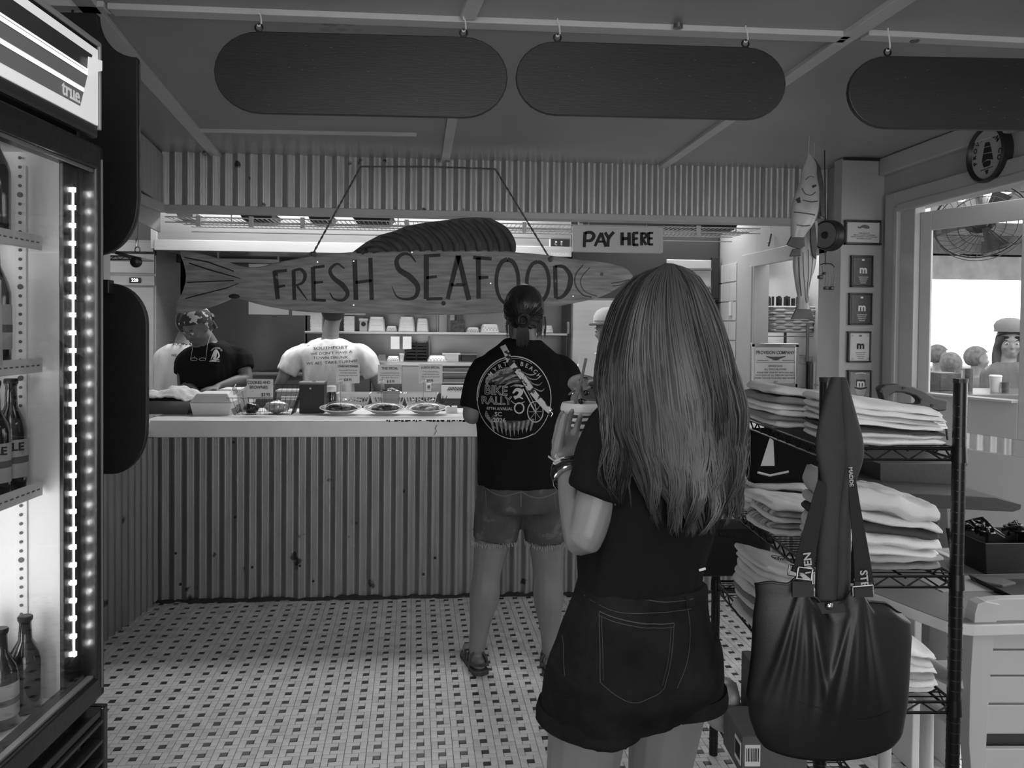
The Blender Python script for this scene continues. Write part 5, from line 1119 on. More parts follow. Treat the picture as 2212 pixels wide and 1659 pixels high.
# right hand pinches the straw
wr2 = GL['wrr']; hand(b, wr2, k_(1232, 816, 1.88)-wr2, V((-.25, -.7, -.65)), 1, ((.55, .75, .5), (.7, .8, .5), (.85, .85, .5), (.95, .85, .5)), .95, .09, thumb=(.8, .45, .35), tb=.5, tips=tr)
gbody = fuse(b, 'body', mSkinG, girl, .0034, 6, world=True)
nb = MB()
for T in (tr,):
    for p, q, n_ in T: M = frame(p, q, n_.cross(q) if n_.cross(q).length > .1 else (0, 0, 1)); nb.ell(p+n_*.0-q*.001, (.0085, .0066, .0066), M.to_3x3(), 10, 7)
nb.build('nails', mNail, girl, world=True, smooth=True, label='dark painted nails')
rg = MB()
def ringo(c, ax, r, t): ax = V(ax).normalized(); x = ax.orthogonal().normalized(); y = ax.cross(x); return rg.tube([c+x*r*cos(a)+y*r*sin(a) for a in [i*2*pi/16 for i in range(17)]], t, 6)
p, q, n_ = tr[0]; ringo(p-q*.035, q, .0098, .0018); p, q, n_ = tr[2]; ringo(p-q*.038, q, .0095, .0016)
rg.build('finger_rings', mChrome, girl, world=True, smooth=True)
# bracelets
rg = MB(); ax = (wl_-GL['ell']).normalized(); c = wl_-ax*.012
ringo(c, ax, .032, .003); ringo(c-ax*.009, ax+V((.1, .1, 0)), .034, .0022); ringo(c-ax*.03, ax+V((-.2, .1, .0)), .035, .0028)
rg.build('bracelet', mChrome, girl, world=True, smooth=True)
rg = MB(); ringo(c-ax*.02, ax+V((.1, 0, 0)), .035, .0045); rg.build('beaded_bracelet', mat('dark_beads', .02, .3), girl, world=True, smooth=True)
MB().tube([k_(1214, 990, 1.66), k_(1198, 996, 1.655), k_(1185, 986, 1.65)], .0035, 6, flat=.4).tube([k_(1212, 992, 1.66), k_(1203, 1000, 1.655), k_(1196, 1001, 1.65)], .004, 6, flat=.4).tube([k_(1206, 990, 1.66), k_(1200, 984, 1.655)], .004, 6, flat=.4).build('wristband_tie', mat('pale_ribbon', .5, .7), girl, world=True)
# black tee
b = MB()
torso(b, [(k_(1385, 1262), lG, .134, .1), (k_(1386, 1215), lG, .137, .102), (k_(1400, 1130), lG, .146, .11), (k_(1425, 1010), lG, .162, .115), (k_(1440, 925), lG, .168, .1), (k_(1444, 885), lG, .13, .085), (k_(1446, 850), lG, .08, .065)])
sleeve(b, k_(1338, 924, 1.562), GL['ell'], .62, .072, .066, k_(1400, 890, 1.59)); sleeve(b, k_(1550, 930, 1.7), GL['elr'], .6, .066, .06, k_(1500, 900, 1.66))
tg = fuse(b, 'tee_shirt', mTeeB, girl, .006, 6, world=True, fn=folds(.009, 9, (1, 1, .6)))
# dark denim shorts
mDenD = mat('dark_denim', .007, .8, var=.5, scale=14, bump=.4, bscale=320, v2=.016, spec=.1); b = MB()
torso(b, [(k_(1368, 1545), lG, .1, .09), (k_(1370, 1470), lG, .174, .135), (k_(1376, 1390), lG, .17, .128), (k_(1384, 1300), lG, .144, .11), (k_(1388, 1252), lG, .136, .104)])
b.tube(crom([k_(1300, 1430, 1.575), k_(1284, 1500, 1.59), k_(1272, 1556, 1.60)], 4), crom1([.104, .106, .1], 4), 22)
b.tube(crom([k_(1455, 1400, 1.66), k_(1466, 1450, 1.68), k_(1474, 1512, 1.69)], 4), crom1([.1, .096, .088], 4), 22)
sg = fuse(b, 'shorts', mDenD, girl, .006, 7, world=True, fn=folds(.005, 14))
TG = bvh(sg); ms = mat('dark_stitch', .05, .8)
decal(sg, TG, [([(1262, 1262), (1330, 1276), (1420, 1296), (1508, 1303)], 1.8), ([(1256, 1300), (1330, 1316), (1400, 1318), (1500, 1322)], 1.4), ([(1295, 1322), (1375, 1337), (1456, 1345)], 2.2), ([(1293, 1330), (1375, 1345), (1455, 1353)], 1.4),
    ([(1295, 1324), (1291, 1390), (1288, 1455)], 1.4), ([(1288, 1455), (1325, 1480), (1358, 1492), (1400, 1482), (1425, 1470)], 1.4), ([(1456, 1346), (1445, 1410), (1425, 1470)], 1.4), ([(1299, 1330), (1296, 1390), (1294, 1450)], 1), ([(1448, 1352), (1438, 1410), (1420, 1464)], 1),
    ([(1490, 1310), (1494, 1370), (1480, 1430), (1455, 1475)], 1.5), ([(1215, 1350), (1225, 1400), (1220, 1460)], 1.2)], YG-.1, ms, 'stitching')
for x, y in ((1270, 1290), (1488, 1312)): decal(sg, TG, [([(x, y-32), (x+2, y+6)], 9)], YG-.1, mDenD, 'belt_loop', off=.006)
# turned up hems
for P_, r, tl_ in (((1272, 1556, 1.60), .103, V((-.12, 0, -1))), ((1474, 1512, 1.69), .091, V((.05, 0, -1)))):
    c = k_(*P_); x = V((1, 0, 0)); x = (x-tl_.normalized()*x.dot(tl_.normalized())).normalized(); y = tl_.normalized().cross(x)
    R4 = [[c+tl_.normalized()*dz+(x*cos(a)+y*sin(a)*.98)*rr_ for a in [i*2*pi/36 for i in range(36)]] for dz, rr_ in ((-.026, r-.008), (-.028, r+.004), (-.012, r+.0065), (.004, r+.005), (.005, r-.006))]
    MB().rings(R4, True, False).build('turned_hem', mDenD, sg, world=True, smooth=60)
MB().tube([k_(1510, 1232, 1.52), k_(1524, 1228, 1.52)], .0025, 6).build('hem_tag', mPaper, tg, world=True)
# long hair
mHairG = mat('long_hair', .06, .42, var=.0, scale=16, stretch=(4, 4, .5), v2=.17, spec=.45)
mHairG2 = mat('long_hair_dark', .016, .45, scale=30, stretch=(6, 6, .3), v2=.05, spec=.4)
GD = [[(1432, 574), (1372, 600), (1328, 656), (1303, 735), (1292, 810), (1303, 880), (1316, 960), (1304, 1035), (1322, 1088)],
      [(1435, 571), (1388, 606), (1352, 690), (1332, 790), (1340, 890), (1364, 985), (1396, 1075), (1420, 1142)],
      [(1440, 569), (1410, 616), (1393, 715), (1394, 815), (1412, 915), (1440, 1015), (1456, 1095), (1462, 1162)],
      [(1447, 569), (1442, 618), (1446, 716), (1462, 826), (1484, 926), (1500, 1026), (1508, 1104), (1500, 1166)],
      [(1455, 570), (1478, 608), (1500, 698), (1522, 796), (1545, 896), (1555, 996), (1552, 1086), (1540, 1158)],
      [(1462, 573), (1505, 598), (1545, 668), (1573, 758), (1598, 858), (1608, 958), (1600, 1055), (1578, 1128)]]
def hairpt(u, t, dep=0):
    i = min(4, int(u*5)); f = u*5-i
    def cv(G, t):
        q = t*(len(G)-1); j = min(len(G)-2, int(q)); s_ = q-j; a, b_, c_, d_ = G[max(j-1, 0)], G[j], G[j+1], G[min(j+2, len(G)-1)]
        return [.5*(2*b_[k]+(c_[k]-a[k])*s_+(2*a[k]-5*b_[k]+4*c_[k]-d_[k])*s_*s_+(3*b_[k]-a[k]-3*c_[k]+d_[k])*s_**3) for k in (0, 1)]
    A, B = cv(GD[i], t), cv(GD[i+1], t); x, y = A[0]+(B[0]-A[0])*f, A[1]+(B[1]-A[1])*f
    hd = sin(pi*min(1, t/.42)*.5)              # leaves the parting on top, drapes over the skull
    Y = YG+.02-(.02+.098*hd)*sin(pi*(.1+.8*u))**.7 - (.012*sin(pi*t)) + dep
    if t > .3: k = min(1, (t-.3)/.22); k = k*k*(3-2*k); Y = Y*(1-k)+(1.452+.11*u*u+.02*t-.022*sin(pi*min(1, max(0, (t-.5)/.5))))*k+dep*k*.6
    return x, y, Y
CLP = [0.0, .07, .13, .2, .27, .36, .43, .5, .58, .64, .72, .79, .86, .92, 1.0]
def lock(b, u, t0, t1, n, wav, ph, r, seed, dep):
    rr = random.Random(seed); cl = rr.uniform(.2, 1); ck = min(CLP, key=lambda c: abs(c-u))
    for s_ in range(n):
        du = rr.uniform(-.032, .032); pts = []; dd = rr.uniform(-.006, .006)
        e = t1-rr.uniform(0, .05); N = 15
        for i in range(N):
            t = t0+(e-t0)*i/(N-1); k = 1-.6*cl*max(0, (t-.5)/.5)**1.5; kk = min(1, max(0, (t-.38)/.6)); uu = min(1.03, max(-.03, u+(ck-u)*.72*kk+du*k*(1+1.2*sin(pi*t))))
            x, y, Y = hairpt(min(1, max(0, uu)), t, dep+dd); x += (uu-min(1, max(0, uu)))*200
            w = wav*max(0, t-.3)**1.1; x += w*sin(ph+t*15)*9+rr.uniform(-.6, .6); Y += w*cos(ph+t*15)*.006
            pts.append(at(x, y, Y))
        b.tube(pts, [r*.8]+[r]*(N-3)+[r*.6, r*.15], 4, cap=False)
under = MB(); n = 24; rw = []
for j in range(n+1):
    t = j/n*.80; row = [at(*hairpt(i/20, t, .012+.004)) for i in range(21)]
    back = [at(hairpt(i/20, t)[0], hairpt(i/20, t)[1], YG+.03+.015) for i in range(20, -1, -1)]; rw.append(row+[p.lerp(q, .35) for p, q in zip(back, row[::-1])])
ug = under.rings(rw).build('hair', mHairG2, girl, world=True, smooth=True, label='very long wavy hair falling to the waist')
bA, bB = MB(), MB(); rr = random.Random(21)
for i in range(260):
    u = rr.random(); w = rr.random(); t1 = rr.uniform(.86, 1.0) if w < .8 else rr.uniform(.6, .85)
    if u < .3 and rr.random() < .8-u: t1 = rr.uniform(.5, .72)
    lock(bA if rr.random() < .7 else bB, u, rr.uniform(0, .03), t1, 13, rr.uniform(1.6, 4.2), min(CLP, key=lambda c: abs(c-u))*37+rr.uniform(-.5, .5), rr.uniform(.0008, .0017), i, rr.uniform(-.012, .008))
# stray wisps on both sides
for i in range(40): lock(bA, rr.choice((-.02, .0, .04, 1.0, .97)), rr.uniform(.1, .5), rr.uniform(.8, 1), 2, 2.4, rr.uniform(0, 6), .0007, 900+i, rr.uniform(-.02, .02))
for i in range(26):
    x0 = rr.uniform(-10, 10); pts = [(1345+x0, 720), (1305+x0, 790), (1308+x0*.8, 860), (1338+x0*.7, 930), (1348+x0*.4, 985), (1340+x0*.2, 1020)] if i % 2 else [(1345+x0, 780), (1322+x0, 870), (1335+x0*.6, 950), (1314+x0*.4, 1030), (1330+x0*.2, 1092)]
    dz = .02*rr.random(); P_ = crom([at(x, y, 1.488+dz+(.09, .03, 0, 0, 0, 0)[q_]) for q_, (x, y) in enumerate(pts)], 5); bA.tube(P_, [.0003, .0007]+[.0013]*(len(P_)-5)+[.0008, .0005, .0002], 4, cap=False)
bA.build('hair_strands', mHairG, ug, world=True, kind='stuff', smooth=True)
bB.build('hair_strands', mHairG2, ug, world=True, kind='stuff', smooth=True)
# cup with bands, lid and straw
cup = empty('striped_cup', CUP+V((.0, .0, -.05)), 'tall white cup with dark uneven bands, lid and straw in her hand', 'cup')
CM = mat('cup_white', .68, .35)
MB().lathe([(.001, -.035), (.034, -.035), (.047, .072), (.045, .072), (.032, -.03)], n=40).build('cup', CM, cup, smooth=40)
MB().lathe([(.0505, .07), (.0505, .076), (.0485, .084), (.046, .088), (.044, .0845), (.001, .0845)], n=40).build('lid', mWhite, cup, smooth=30)
def cr_(z): return .033+(.014)*(z+.045)/.117+.0006
for z0, h_, am, ph in ((.06, .008, .0, 0), (.047, .009, .0015, 1), (.029, .006, .002, 2.2), (.018, .0045, .001, 3), (-.0, .008, .002, 1)):
    n = 48; up_, dn_ = [], []
    for i in range(n+1): a = 2*pi*i/n; z = z0+am*sin(a+ph); w = h_*(.6+.5*sin(a*2+ph)**2)/1; up_.append(V((cr_(z+w/2)*cos(a), cr_(z+w/2)*sin(a), z+w/2))); dn_.append(V((cr_(z-w/2)*cos(a), cr_(z-w/2)*sin(a), z-w/2)))
    MB().rings([dn_, up_], closed=False, cap=False).build('printed_band', mat('band_grey', .03, .5), cup)
q = wloc(cup); MB().tube([CUP+V((0, .0, -.03)), at(1243, 868, 1.81), at(1256, 820, 1.815), at(1266, 774, 1.82)], .0034, 10).build('straw', mat('straw', .12, .4), cup, world=True, smooth=True)
# ================================================================ glass door cooler at the left
ca = radians(2.7); cd = V((-sin(ca), -cos(ca), 0)); cn = V((cos(ca), -sin(ca), 0))      # cd runs toward the camera, cn faces the aisle
C0 = at(214, 700, 1.9); C0.z = 0
def onF(px, py, o=0): d = ray(px, py); t = (C0+cn*o-E0).dot(cn)/d.dot(cn); p = E0+d*t; return (p-C0).dot(cd), p.z
cool = empty('drinks_cooler', C0, 'tall black glass-door drinks cooler with lit header at the left edge', 'cooler')
def cb(name, m, s0, s1, z0, z1, o0, o1, bevel=.002, par=None, **k):
    M = frame((0, 0, 0), cd, (0, 0, 1)); # z axis of M = cd x z
    zx = M.to_3x3() @ V((0, 0, 1)); sg_ = 1 if zx.dot(cn) > 0 else -1
    b = MB().box((s0, z0, min(o0*sg_, o1*sg_)), (s1, z1, max(o0*sg_, o1*sg_)), M); return b.build(name, m, par or cool, bevel=bevel, **k)
mCab = mat('cooler_black', .012, .25, bump=.15, bscale=60)
zT = onF(217, 98)[1]; zH = onF(217, 303)[1]; zD1 = onF(212, 318)[1]; zD0 = onF(212, 1500)[1]; LW = .69; DP = .7
z0 = .14
cb('side_panel', mCab, -.004, .03, z0, zT-.0, -DP, -.03, .004); cb('side_panel', mCab, LW-.03, LW+.004, z0, zT, -DP, -.03, .004)
cb('back_panel', mCab, 0, LW, z0, zT, -DP-.02, -DP); cb('roof', mCab, 0, LW, zT-.02, zT, -DP, 0); 
cb('liner_top', mat('liner_white', .8, .45), .03, LW-.03, zH-.04, zH-.02, -DP, -.05); cb('liner_floor', MATS['liner_white'], .03, LW-.03, zD0-.02, zD0+.01, -DP, -.05)
cb('liner_wall', MATS['liner_white'], .03, .045, zD0, zH-.03, -DP, -.04); cb('liner_wall', MATS['liner_white'], LW-.045, LW-.03, zD0, zH-.03, -DP, -.06); cb('liner_back', MATS['liner_white'], .03, LW-.03, zD0, zH-.03, -DP+.0, -DP+.015)
cb('plinth', mCab, 0, LW, z0, zD0-.03, -DP, -.04)
# header light box
mH = mat('header_frame', .03, .3)
hb = cb('header', mH, 0, LW, zH, zT, -.05, .0, .008)
cb('header_trim', mat('header_rim', .3, .35), -.003, .006, zH+.02, zT+.002, -.06, .006, .003, hb); cb('header_trim', MATS['header_rim'], 0, LW, zT-.008, zT+.003, -.06, .006, .003, hb)
p0, p1 = zH+.028, zT-.018; mLit = mat('lit_header_panel', .6, .3, emit=.42)
lp = cb('lit_panel', mLit, .012, LW-.015, p0, p1, -.01, .004, 0, hb)
mS1, mS2, mS3 = mat('header_dark_print', .02, .3, emit=.012), mat('header_mid_print', .1, .3, emit=.06), mat('header_white_print', .8, .3, emit=.85)
def hp(name, m, a, b_, sR0, sR1, o): # stripe between fractions a>b_, slanted right end
    za, zb = p0+(p1-p0)*a, p0+(p1-p0)*b_; P = [C0+cd*sR0+V((0, 0, za)), C0+cd*(LW-.02)+V((0, 0, za)), C0+cd*(LW-.02)+V((0, 0, zb)), C0+cd*sR1+V((0, 0, zb))]
    W_ = wloc(cool); return MB().add([q+cn*o-W_ for q in P]+[q+cn*(o-.001)-W_ for q in P], [(0, 1, 2, 3), (7, 6, 5, 4), (0, 3, 7, 4)]).build(name, m, hb)
sA = onF(194, 121)[0]; sB = onF(168, 230)[0]; sl = lambda f: sB+(sA-sB)*(f-.13)/.74
for a, b_, m, o in ((.866, .665, mS1, .0052), (.655, .583, mS3, .0052), (.566, .394, mS2, .0052), (.38, .331, mS3, .0052), (.322, .13, mS2, .0052), (.88, .868, mS1, .0056), (.63, .622, mS2, .0058), (.57, .562, mS1, .0056), (.328, .32, mS1, .0056)): hp('stripe', m, a, b_, sl(a), sl(b_), o)
LM = Matrix(((-cd.x, 0, cn.x, 0), (-cd.y, 0, cn.y, 0), (0, 1, 0, 0), (0, 0, 0, 1)))
lettering('true', .043, Matrix.Translation(C0+cd*(sl(.2)+.045)+V((0, 0, p0+(p1-p0)*.235))+cn*.0062) @ LM, mat('header_letter', .6, .3, emit=.25), hb, bold=.012, sx=1.0)
MB().bar(C0-wloc(cool)+cd*(sl(.2)+.008)+cn*.0065+V((0, 0, p0+(p1-p0)*.165)), C0-wloc(cool)+cd*(sl(.2)+.05)+cn*.0065+V((0, 0, p0+(p1-p0)*.165)), .001, .004).build('lettering', MATS['header_letter'], hb)
fl = MB(); Q = [onF(178, 122), onF(208, 131), onF(208, 153), onF(176, 158)]; W_ = wloc(cool)
fl.add([C0+cd*s_+V((0, 0, z_))+cn*(.012+o) - W_ for o in (0, .001) for s_, z_ in Q], [(0, 1, 2, 3), (7, 6, 5, 4), (0, 4, 5, 1), (1, 5, 6, 2), (2, 6, 7, 3), (3, 7, 4, 0)]); fl.build('paper_tag', mat('glowing_tag_paper', .95, .6, emit=.35), hb)  # tag glows by emission; its brightness is put into the material
# door
cb('door_frame', mCab, 0, .036, zD0, zD1, -.045, .012, .005); cb('door_frame', mCab, LW-.036, LW, zD0, zD1, -.045, .012, .005); cb('door_frame', mCab, 0, LW, zD1-.055, zD1, -.045, .012, .005); cb('door_frame', mCab, 0, LW, zD0, zD0+.05, -.045, .012, .005)
cb('gasket_and_highlight', mat('gasket_and_highlight', .12, .3), .012, .017, zD0+.02, zD1-.03, .01, .015, .001); cb('gasket_and_highlight', MATS['gasket_and_highlight'], .036, LW-.04, zD1-.062, zD1-.055, -.0, .006, .001); cb('gasket_and_highlight', mat('threshold', .3, .25, .5), .036, LW-.04, zD0+.05, zD0+.056, -.01, .004, .001)  # first strip is a pale line painting the highlight on the stile
sm0, sm1 = onF(178, 900, -.026)[0], onF(136, 900, -.026)[0]; cb('mullion', mCab, sm0, sm1, zD0+.05, zD1-.055, -.034, -.024, .002)
cb('glass_pane', glass('cooler_glass', .86, .015, .06), .034, LW-.034, zD0+.045, zD1-.05, -.01, -.004, 0)
mLed = mat('led_white', .9, emit=60); mLedS = mat('led_strip', .9, emit=5)
sL = onF(160, 900, -.022)[0]; cb('led_strip', mLedS, sL-.0022, sL+.0022, onF(160, 1418, -.022)[1], onF(160, 405, -.022)[1], -.024, -.022, 0)
yl = 410
b = MB(); M = frame((0, 0, 0), cd, (0, 0, 1)); sgn = 1 if (M.to_3x3() @ V((0, 0, 1))).dot(cn) > 0 else -1
for i in range(27):
    z = onF(160, yl+i*38.6, -.022)[1]; b.box((sL-.0036, z-.0045, sgn*-.022), (sL+.0036, z+.0045, sgn*-.019), M)
b.build('led_lamps', mLed, cool, kind='stuff')
ll = area('cooler_fill_light', tuple(C0+cd*(LW-.07)-cn*.3+V((0, 0, (zD0+zH)/2))), (radians(90), 0, -ca), .4, 1.2, 9)  # added unseen lamp brightening the liner, in place of a hinge-side LED strip
# pilasters, shelves and bottles inside
so = lambda s, o, z: C0+cd*s+cn*o+V((0, 0, z))
ps = MB(); hl = MB()
for o in (-.145, -.6):
    pl = cb('shelf_pilaster', MATS['liner_white'], .045, .05, zD0+.1, zH-.07, o-.012, o+.012, .001)
for i in range(58):
    z = zD0+.12+i*.02; p = so(.0515, -.145, z)-wloc(cool); hl.cyl(p, p+cd*.0012, .0036 if i % 10 else .006, n=8)
hl.build('pilaster_holes', mGreyInk, cool, kind='stuff')
SHZ = [onF(70, 520, -.11)[1], onF(78, 784, -.11)[1], onF(98, 1046, -.1)[1], zD0+.012]
mRail = mat('shelf_white', .7, .4)
for k, z in enumerate(SHZ[:3]):
    sh = cb('shelf', mRail, .056, LW-.05, z-.01, z-.004, -.6, -.1, .001)
    cb('price_rail', mRail, .056, LW-.05, z-.02, z+.012, -.1, -.095, .002, sh)
    dt = MB()
    for i in range(26): p = so(.07+i*.02, -.0945, z-.004)-wloc(cool); dt.bar(p, p+cd*.01, .001, .003)
    dt.build('rail_print', mGreyInk, sh, kind='stuff')
def bottle(label, s, o, z, r, h, m, lab=None, cap=mMetalB, cat='bottle', grp=None, lt=None):
    t = empty('bottle', so(s, o, z), label, cat, grp)
    MB().lathe([(r*.9, 0), (r, .006), (r, h*.55), (r*.86, h*.63), (r*.42, h*.76), (r*.36, h*.94), (r*.4, h*.95), (r*.4, h)], n=20).build('glass_body', m, t, smooth=40)
    MB().lathe([(r*.44, h*.965), (r*.46, h*1.0), (r*.4, h*1.012)], n=16).build('cap', cap, t, smooth=40)
    if lab: 
        l_ = MB().lathe([(r*1.015, h*.12), (r*1.02, h*.125), (r*1.02, h*.46), (r*1.015, h*.465)], n=24).build('label', lab, t, smooth=40)
        MB().lathe([(r*1.03, h*.25), (r*1.035, h*.26), (r*1.035, h*.3), (r*1.03, h*.31)], n=24).build('label_band', mGreyInk, l_, smooth=40)
        if lt:
            for a in (-70, -35, 0, 35): lettering(lt, h*.1, Matrix.Translation(so(s, o, z+h*.4)) @ Matrix.Rotation(radians(a), 4, 'Z') @ Matrix.Translation((0, -r*1.04, 0)) @ FR(), mInk, l_, bold=.02)
    return t
mBot = mat('amber_glass', .02, .08, coat=1, var=.4); mLabel = mat('pale_label', .45, .5, var=.1, scale=40)
mSkipB = mat('clear_bottle', .3, .06, coat=1)
for k, (s, o) in enumerate([(.155, -.142), (.093, -.142), (.094, -.215), (.222, -.142), (.16, -.215)]):
    bottle(['nearest beer bottle on the low cooler shelf', 'beer bottle behind the nearest one on the low shelf', 'rearmost beer bottle of the low shelf row', 'beer bottle at the frame edge of the low cooler shelf', 'second-row beer bottle at the frame edge, low shelf'][k], s, o, SHZ[2], .031, .235, mBot, mLabel, lt='ALE', grp='beer bottles on the low cooler shelf')
for k, (s, o) in enumerate([(.15, -.145), (.10, -.215), (.225, -.145)]):
    bottle(['tall dark bottle on the middle cooler shelf', 'dark bottle behind it on the middle cooler shelf', 'dark bottle at the frame edge, middle cooler shelf'][k], s, o, SHZ[1], .033, .27, mBot, mLabel, grp='bottles on the middle cooler shelf')
for k, (s, o) in enumerate([(.15, -.145), (.10, -.215), (.225, -.145)]):
    bottle(['dark bottle on the top cooler shelf', 'dark bottle behind on the top cooler shelf', 'dark bottle at the frame edge, top cooler shelf'][k], s, o, SHZ[0], .033, .24, mBot, None, grp='bottles on the top cooler shelf')
for k, (s, o) in enumerate([(.1, -.11), (.172, -.12), (.1, -.19), (.245, -.13), (.18, -.2)]):
    bottle(['stubby bottle nearest the door jamb on the cooler floor', 'second stubby bottle on the cooler floor', 'stubby bottle behind on the cooler floor', 'stubby bottle at the frame edge on the cooler floor', 'rear stubby bottle on the cooler floor'][k], s, o, SHZ[3], .033, .2, mBot, mLabel if k % 2 else None, grp='stubby bottles on the cooler floor')
def carton(label, s0, s1, o, z, h, word):
    t = empty('drinks_carton', so((s0+s1)/2, o, z), label, 'carton'); W_ = wloc(t)
    b = MB().prism([(-(s1-s0)/2, 0), ((s1-s0)/2, 0), ((s1-s0)/2*.9, h*.8), ((s1-s0)/2*.9, h), (-(s1-s0)/2*.9, h), (-(s1-s0)/2*.9, h*.8)], .09, frame(-cn*.045 if sgn > 0 else cn*.045, cd, (0, 0, 1))).build('box', mat('carton_white', .5, .5), t, bevel=.002)
    for i, w in enumerate(word): lettering(w, .032, Matrix.Translation(so((s0+s1)/2, o+.047, z+h*(.7-.25*i))) @ LM, mInk, t, bold=.04)
    return t
carton('white printed bottle carrier standing on the middle cooler shelf', .21, .3, -.135, SHZ[1]+.003, .17, ['NEI', 'IE'])
carton('white printed bottle carrier on the low cooler shelf', .25, .34, -.135, SHZ[2]+.003, .2, ['OP', 'CK'])
# louvred base
gx0 = onF(200, 1530)[0]
cb('base_frame', mCab, -.012, .012, 0, onF(214, 1524)[1], -.03, .014, .004); cb('base_frame', mCab, 0, LW, onF(214, 1524)[1]-.02, onF(214, 1524)[1], -.03, .01, .003)
zb = onF(214, 1524)[1]-.03
for i in range(int(zb/.045)): 
    z = zb-i*.045; W_ = V((0, 0, 0)); MB().bar(cd*.012+cn*.0+V((0, 0, z)), cd*LW+cn*.0+V((0, 0, z)), .028, .008, (0, 0, 1)).build('louvre', mat('louvre_grey', .035, .35), cool, bevel=.001)
cb('base_back', mBlack, 0, LW, 0, zb, -DP, -.035)
# ================================================================ column frames, wall signs, hanging fish
YF = 4.162
def picture(label, x0, y0, x1, y1, dark, fishy=False, m_y=.42, white_m=False, rivets=False):
    t = pthing('picture_frame', label, 'picture', (x0+x1)/2, (y0+y1)/2, YF); fw_ = 3.2
    for a in ((x0, y0, x1, y0+fw_), (x0, y1-fw_, x1, y1), (x0, y0, x0+fw_+1, y1), (x1-fw_, y0, x1, y1)): ppart(t, 'frame_side', mat('frame_black', .015, .35), *a, YF-.018, .024, .002)
    mt = mat('plaque_dark', .05, .35, var=.3, scale=30) if dark else mat('certificate_paper', .5, .5, var=.06, scale=12)
    if dark == 2: mt = mat('plaque_mid', .2, .4, var=.25, scale=16)
    p_ = ppart(t, 'sheet', mt, x0+3, y0+3, x1-3, y1-3, YF-.006, .006, 0); w, h = x1-x0, y1-y0; cx, cy = (x0+x1)/2+1, (y0+y1)/2; Yt = YF-.0075
    ink = mWhiteInk if dark else mGreyInk
    if fishy:
        strokes(p_, [([(cx-10, cy-10), (cx-2, cy-13), (cx+8, cy-11), (cx+11, cy-9)], [3, 9, 3]), ([(cx-14, cy-12), (cx-9, cy-9)], [4, 2])], Yt, mGreyInk, 3, 'fish_emblem')
        for k, y in enumerate((cy+2, cy+6, cy+10, cy+14)): lettering(['CERTIFICATE', 'THIS IS TO CERTIFY THE MEMBER', 'NORTH CAROLINA COASTAL FISHERIES', 'RECOGNISED FOR SERVICE'][k], (4.5, 3.4, 3.4, 3)[k]/ppm(YF), FR(at(cx, y, Yt)), mGreyInk, p_)
    else:
        if white_m: strokes(p_, [([(cx, cy-11), (cx, cy+3)], [22, 22])], Yt+.0008, mBlack, 3, 'emblem_block'); strokes(p_, [([(cx-14, cy+6), (cx, cy+9), (cx+14, cy+6)], [3, 4, 3])], Yt, mBlack, 3, 'ribbon')
        lettering('m', 24/ppm(YF), FR(at(cx, cy-h*.03-1, Yt-.0006)), mWhiteInk if (dark or white_m) and dark != 2 else mInk if not white_m else mWhiteInk, p_, bold=.035)
        for k in range(4): y = cy+h*.14+3+k*4.2; strokes(p_, [([(cx-w*(.22-.03*k), y), (cx+w*(.22-.03*k), y)], [1.3, 1.3])], Yt, ink, 1, 'text_line')
        strokes(p_, [([(cx-3, cy-h*.36), (cx+3, cy-h*.36)], [4, 4])] if not white_m else [([(cx-12, cy-h*.38), (cx, cy-h*.41), (cx+12, cy-h*.38)], [1.5, 2, 1.5])], Yt, ink, 1, 'crest')
        if rivets:
            for a in (x0+9, x1-8):
                for c in (y0+9, y1-8): MB().cyl(at(a, c, Yt), at(a, c, Yt-.003), .004, n=8).build('rivet', mSteelD, p_, world=True)
picture('wide black-framed certificate with a small fish emblem, topmost on the column', 1827, 476, 1905, 528, 0, True)
picture('dark plaque with a pale m below the certificate', 1840, 552, 1888, 620, 1)
picture('darkest plaque with a bright m, third down the column', 1836, 633, 1886, 702, 1)
picture('white certificate with a black m, fourth down the column', 1833, 716, 1883, 783, 0, rivets=True)
picture('plaque with a white m on a dark block, lowest on the column', 1833, 800, 1884, 862, 2, white_m=True, rivets=True)
# round ship sign on the right wall
c = atx(2133, 333, XR-.03); r = .118; o = empty('round_ship_sign', c, 'round white sign with a sailing ship and a thick black rim above the doorway', 'sign')
MX = frame((0, 0, 0), (0, -1, 0), (0, 0, 1))      # faces -x
RX_ = Matrix(((0, 0, -1, 0), (-1, 0, 0, 0), (0, 1, 0, 0), (0, 0, 0, 1)))
MB().lathe([(r-.016, -.012), (r-.012, .012), (r-.004, .02), (r+.004, .012), (r+.004, -.03), (r-.016, -.03)], n=48, M=RX_.to_3x3(), sy=1).build('rim', mBlack, o, smooth=40)
MB().lathe([(.001, -.028), (r-.01, -.028), (r-.01, .0), (.001, .0)], n=48, M=RX_.to_3x3()).build('face', mat('sign_face', .42, .5), o)
Q_ = lambda x, y: c+(RX_ @ V((x, y, .0015)))
b = MB(); W_ = c
def poly(b, pts): b.add([Q_(*p)-W_ for p in pts]+[Q_(*p)-W_+V((.001, 0, 0)) for p in pts], [tuple(range(len(pts))), tuple(range(2*len(pts)-1, len(pts)-1, -1))])
for pts in ([(-.014, .052), (.012, .05), (.02, .032), (-.02, .034)], [(-.02, .031), (.021, .029), (.029, .004), (-.026, .008)], [(-.027, .005), (.03, .0), (.038, -.03), (.0, -.022), (-.034, -.032)], [(-.03, -.036), (-.02, -.03), (0, -.027), (.02, -.03), (.024, -.04), (.018, -.052), (-.018, -.054)], [(-.04, -.062), (.04, -.058), (.04, -.061), (-.04, -.065)], [(-.012, -.068), (.012, -.066), (.004, -.085), (-.004, -.085)]): poly(b, pts)
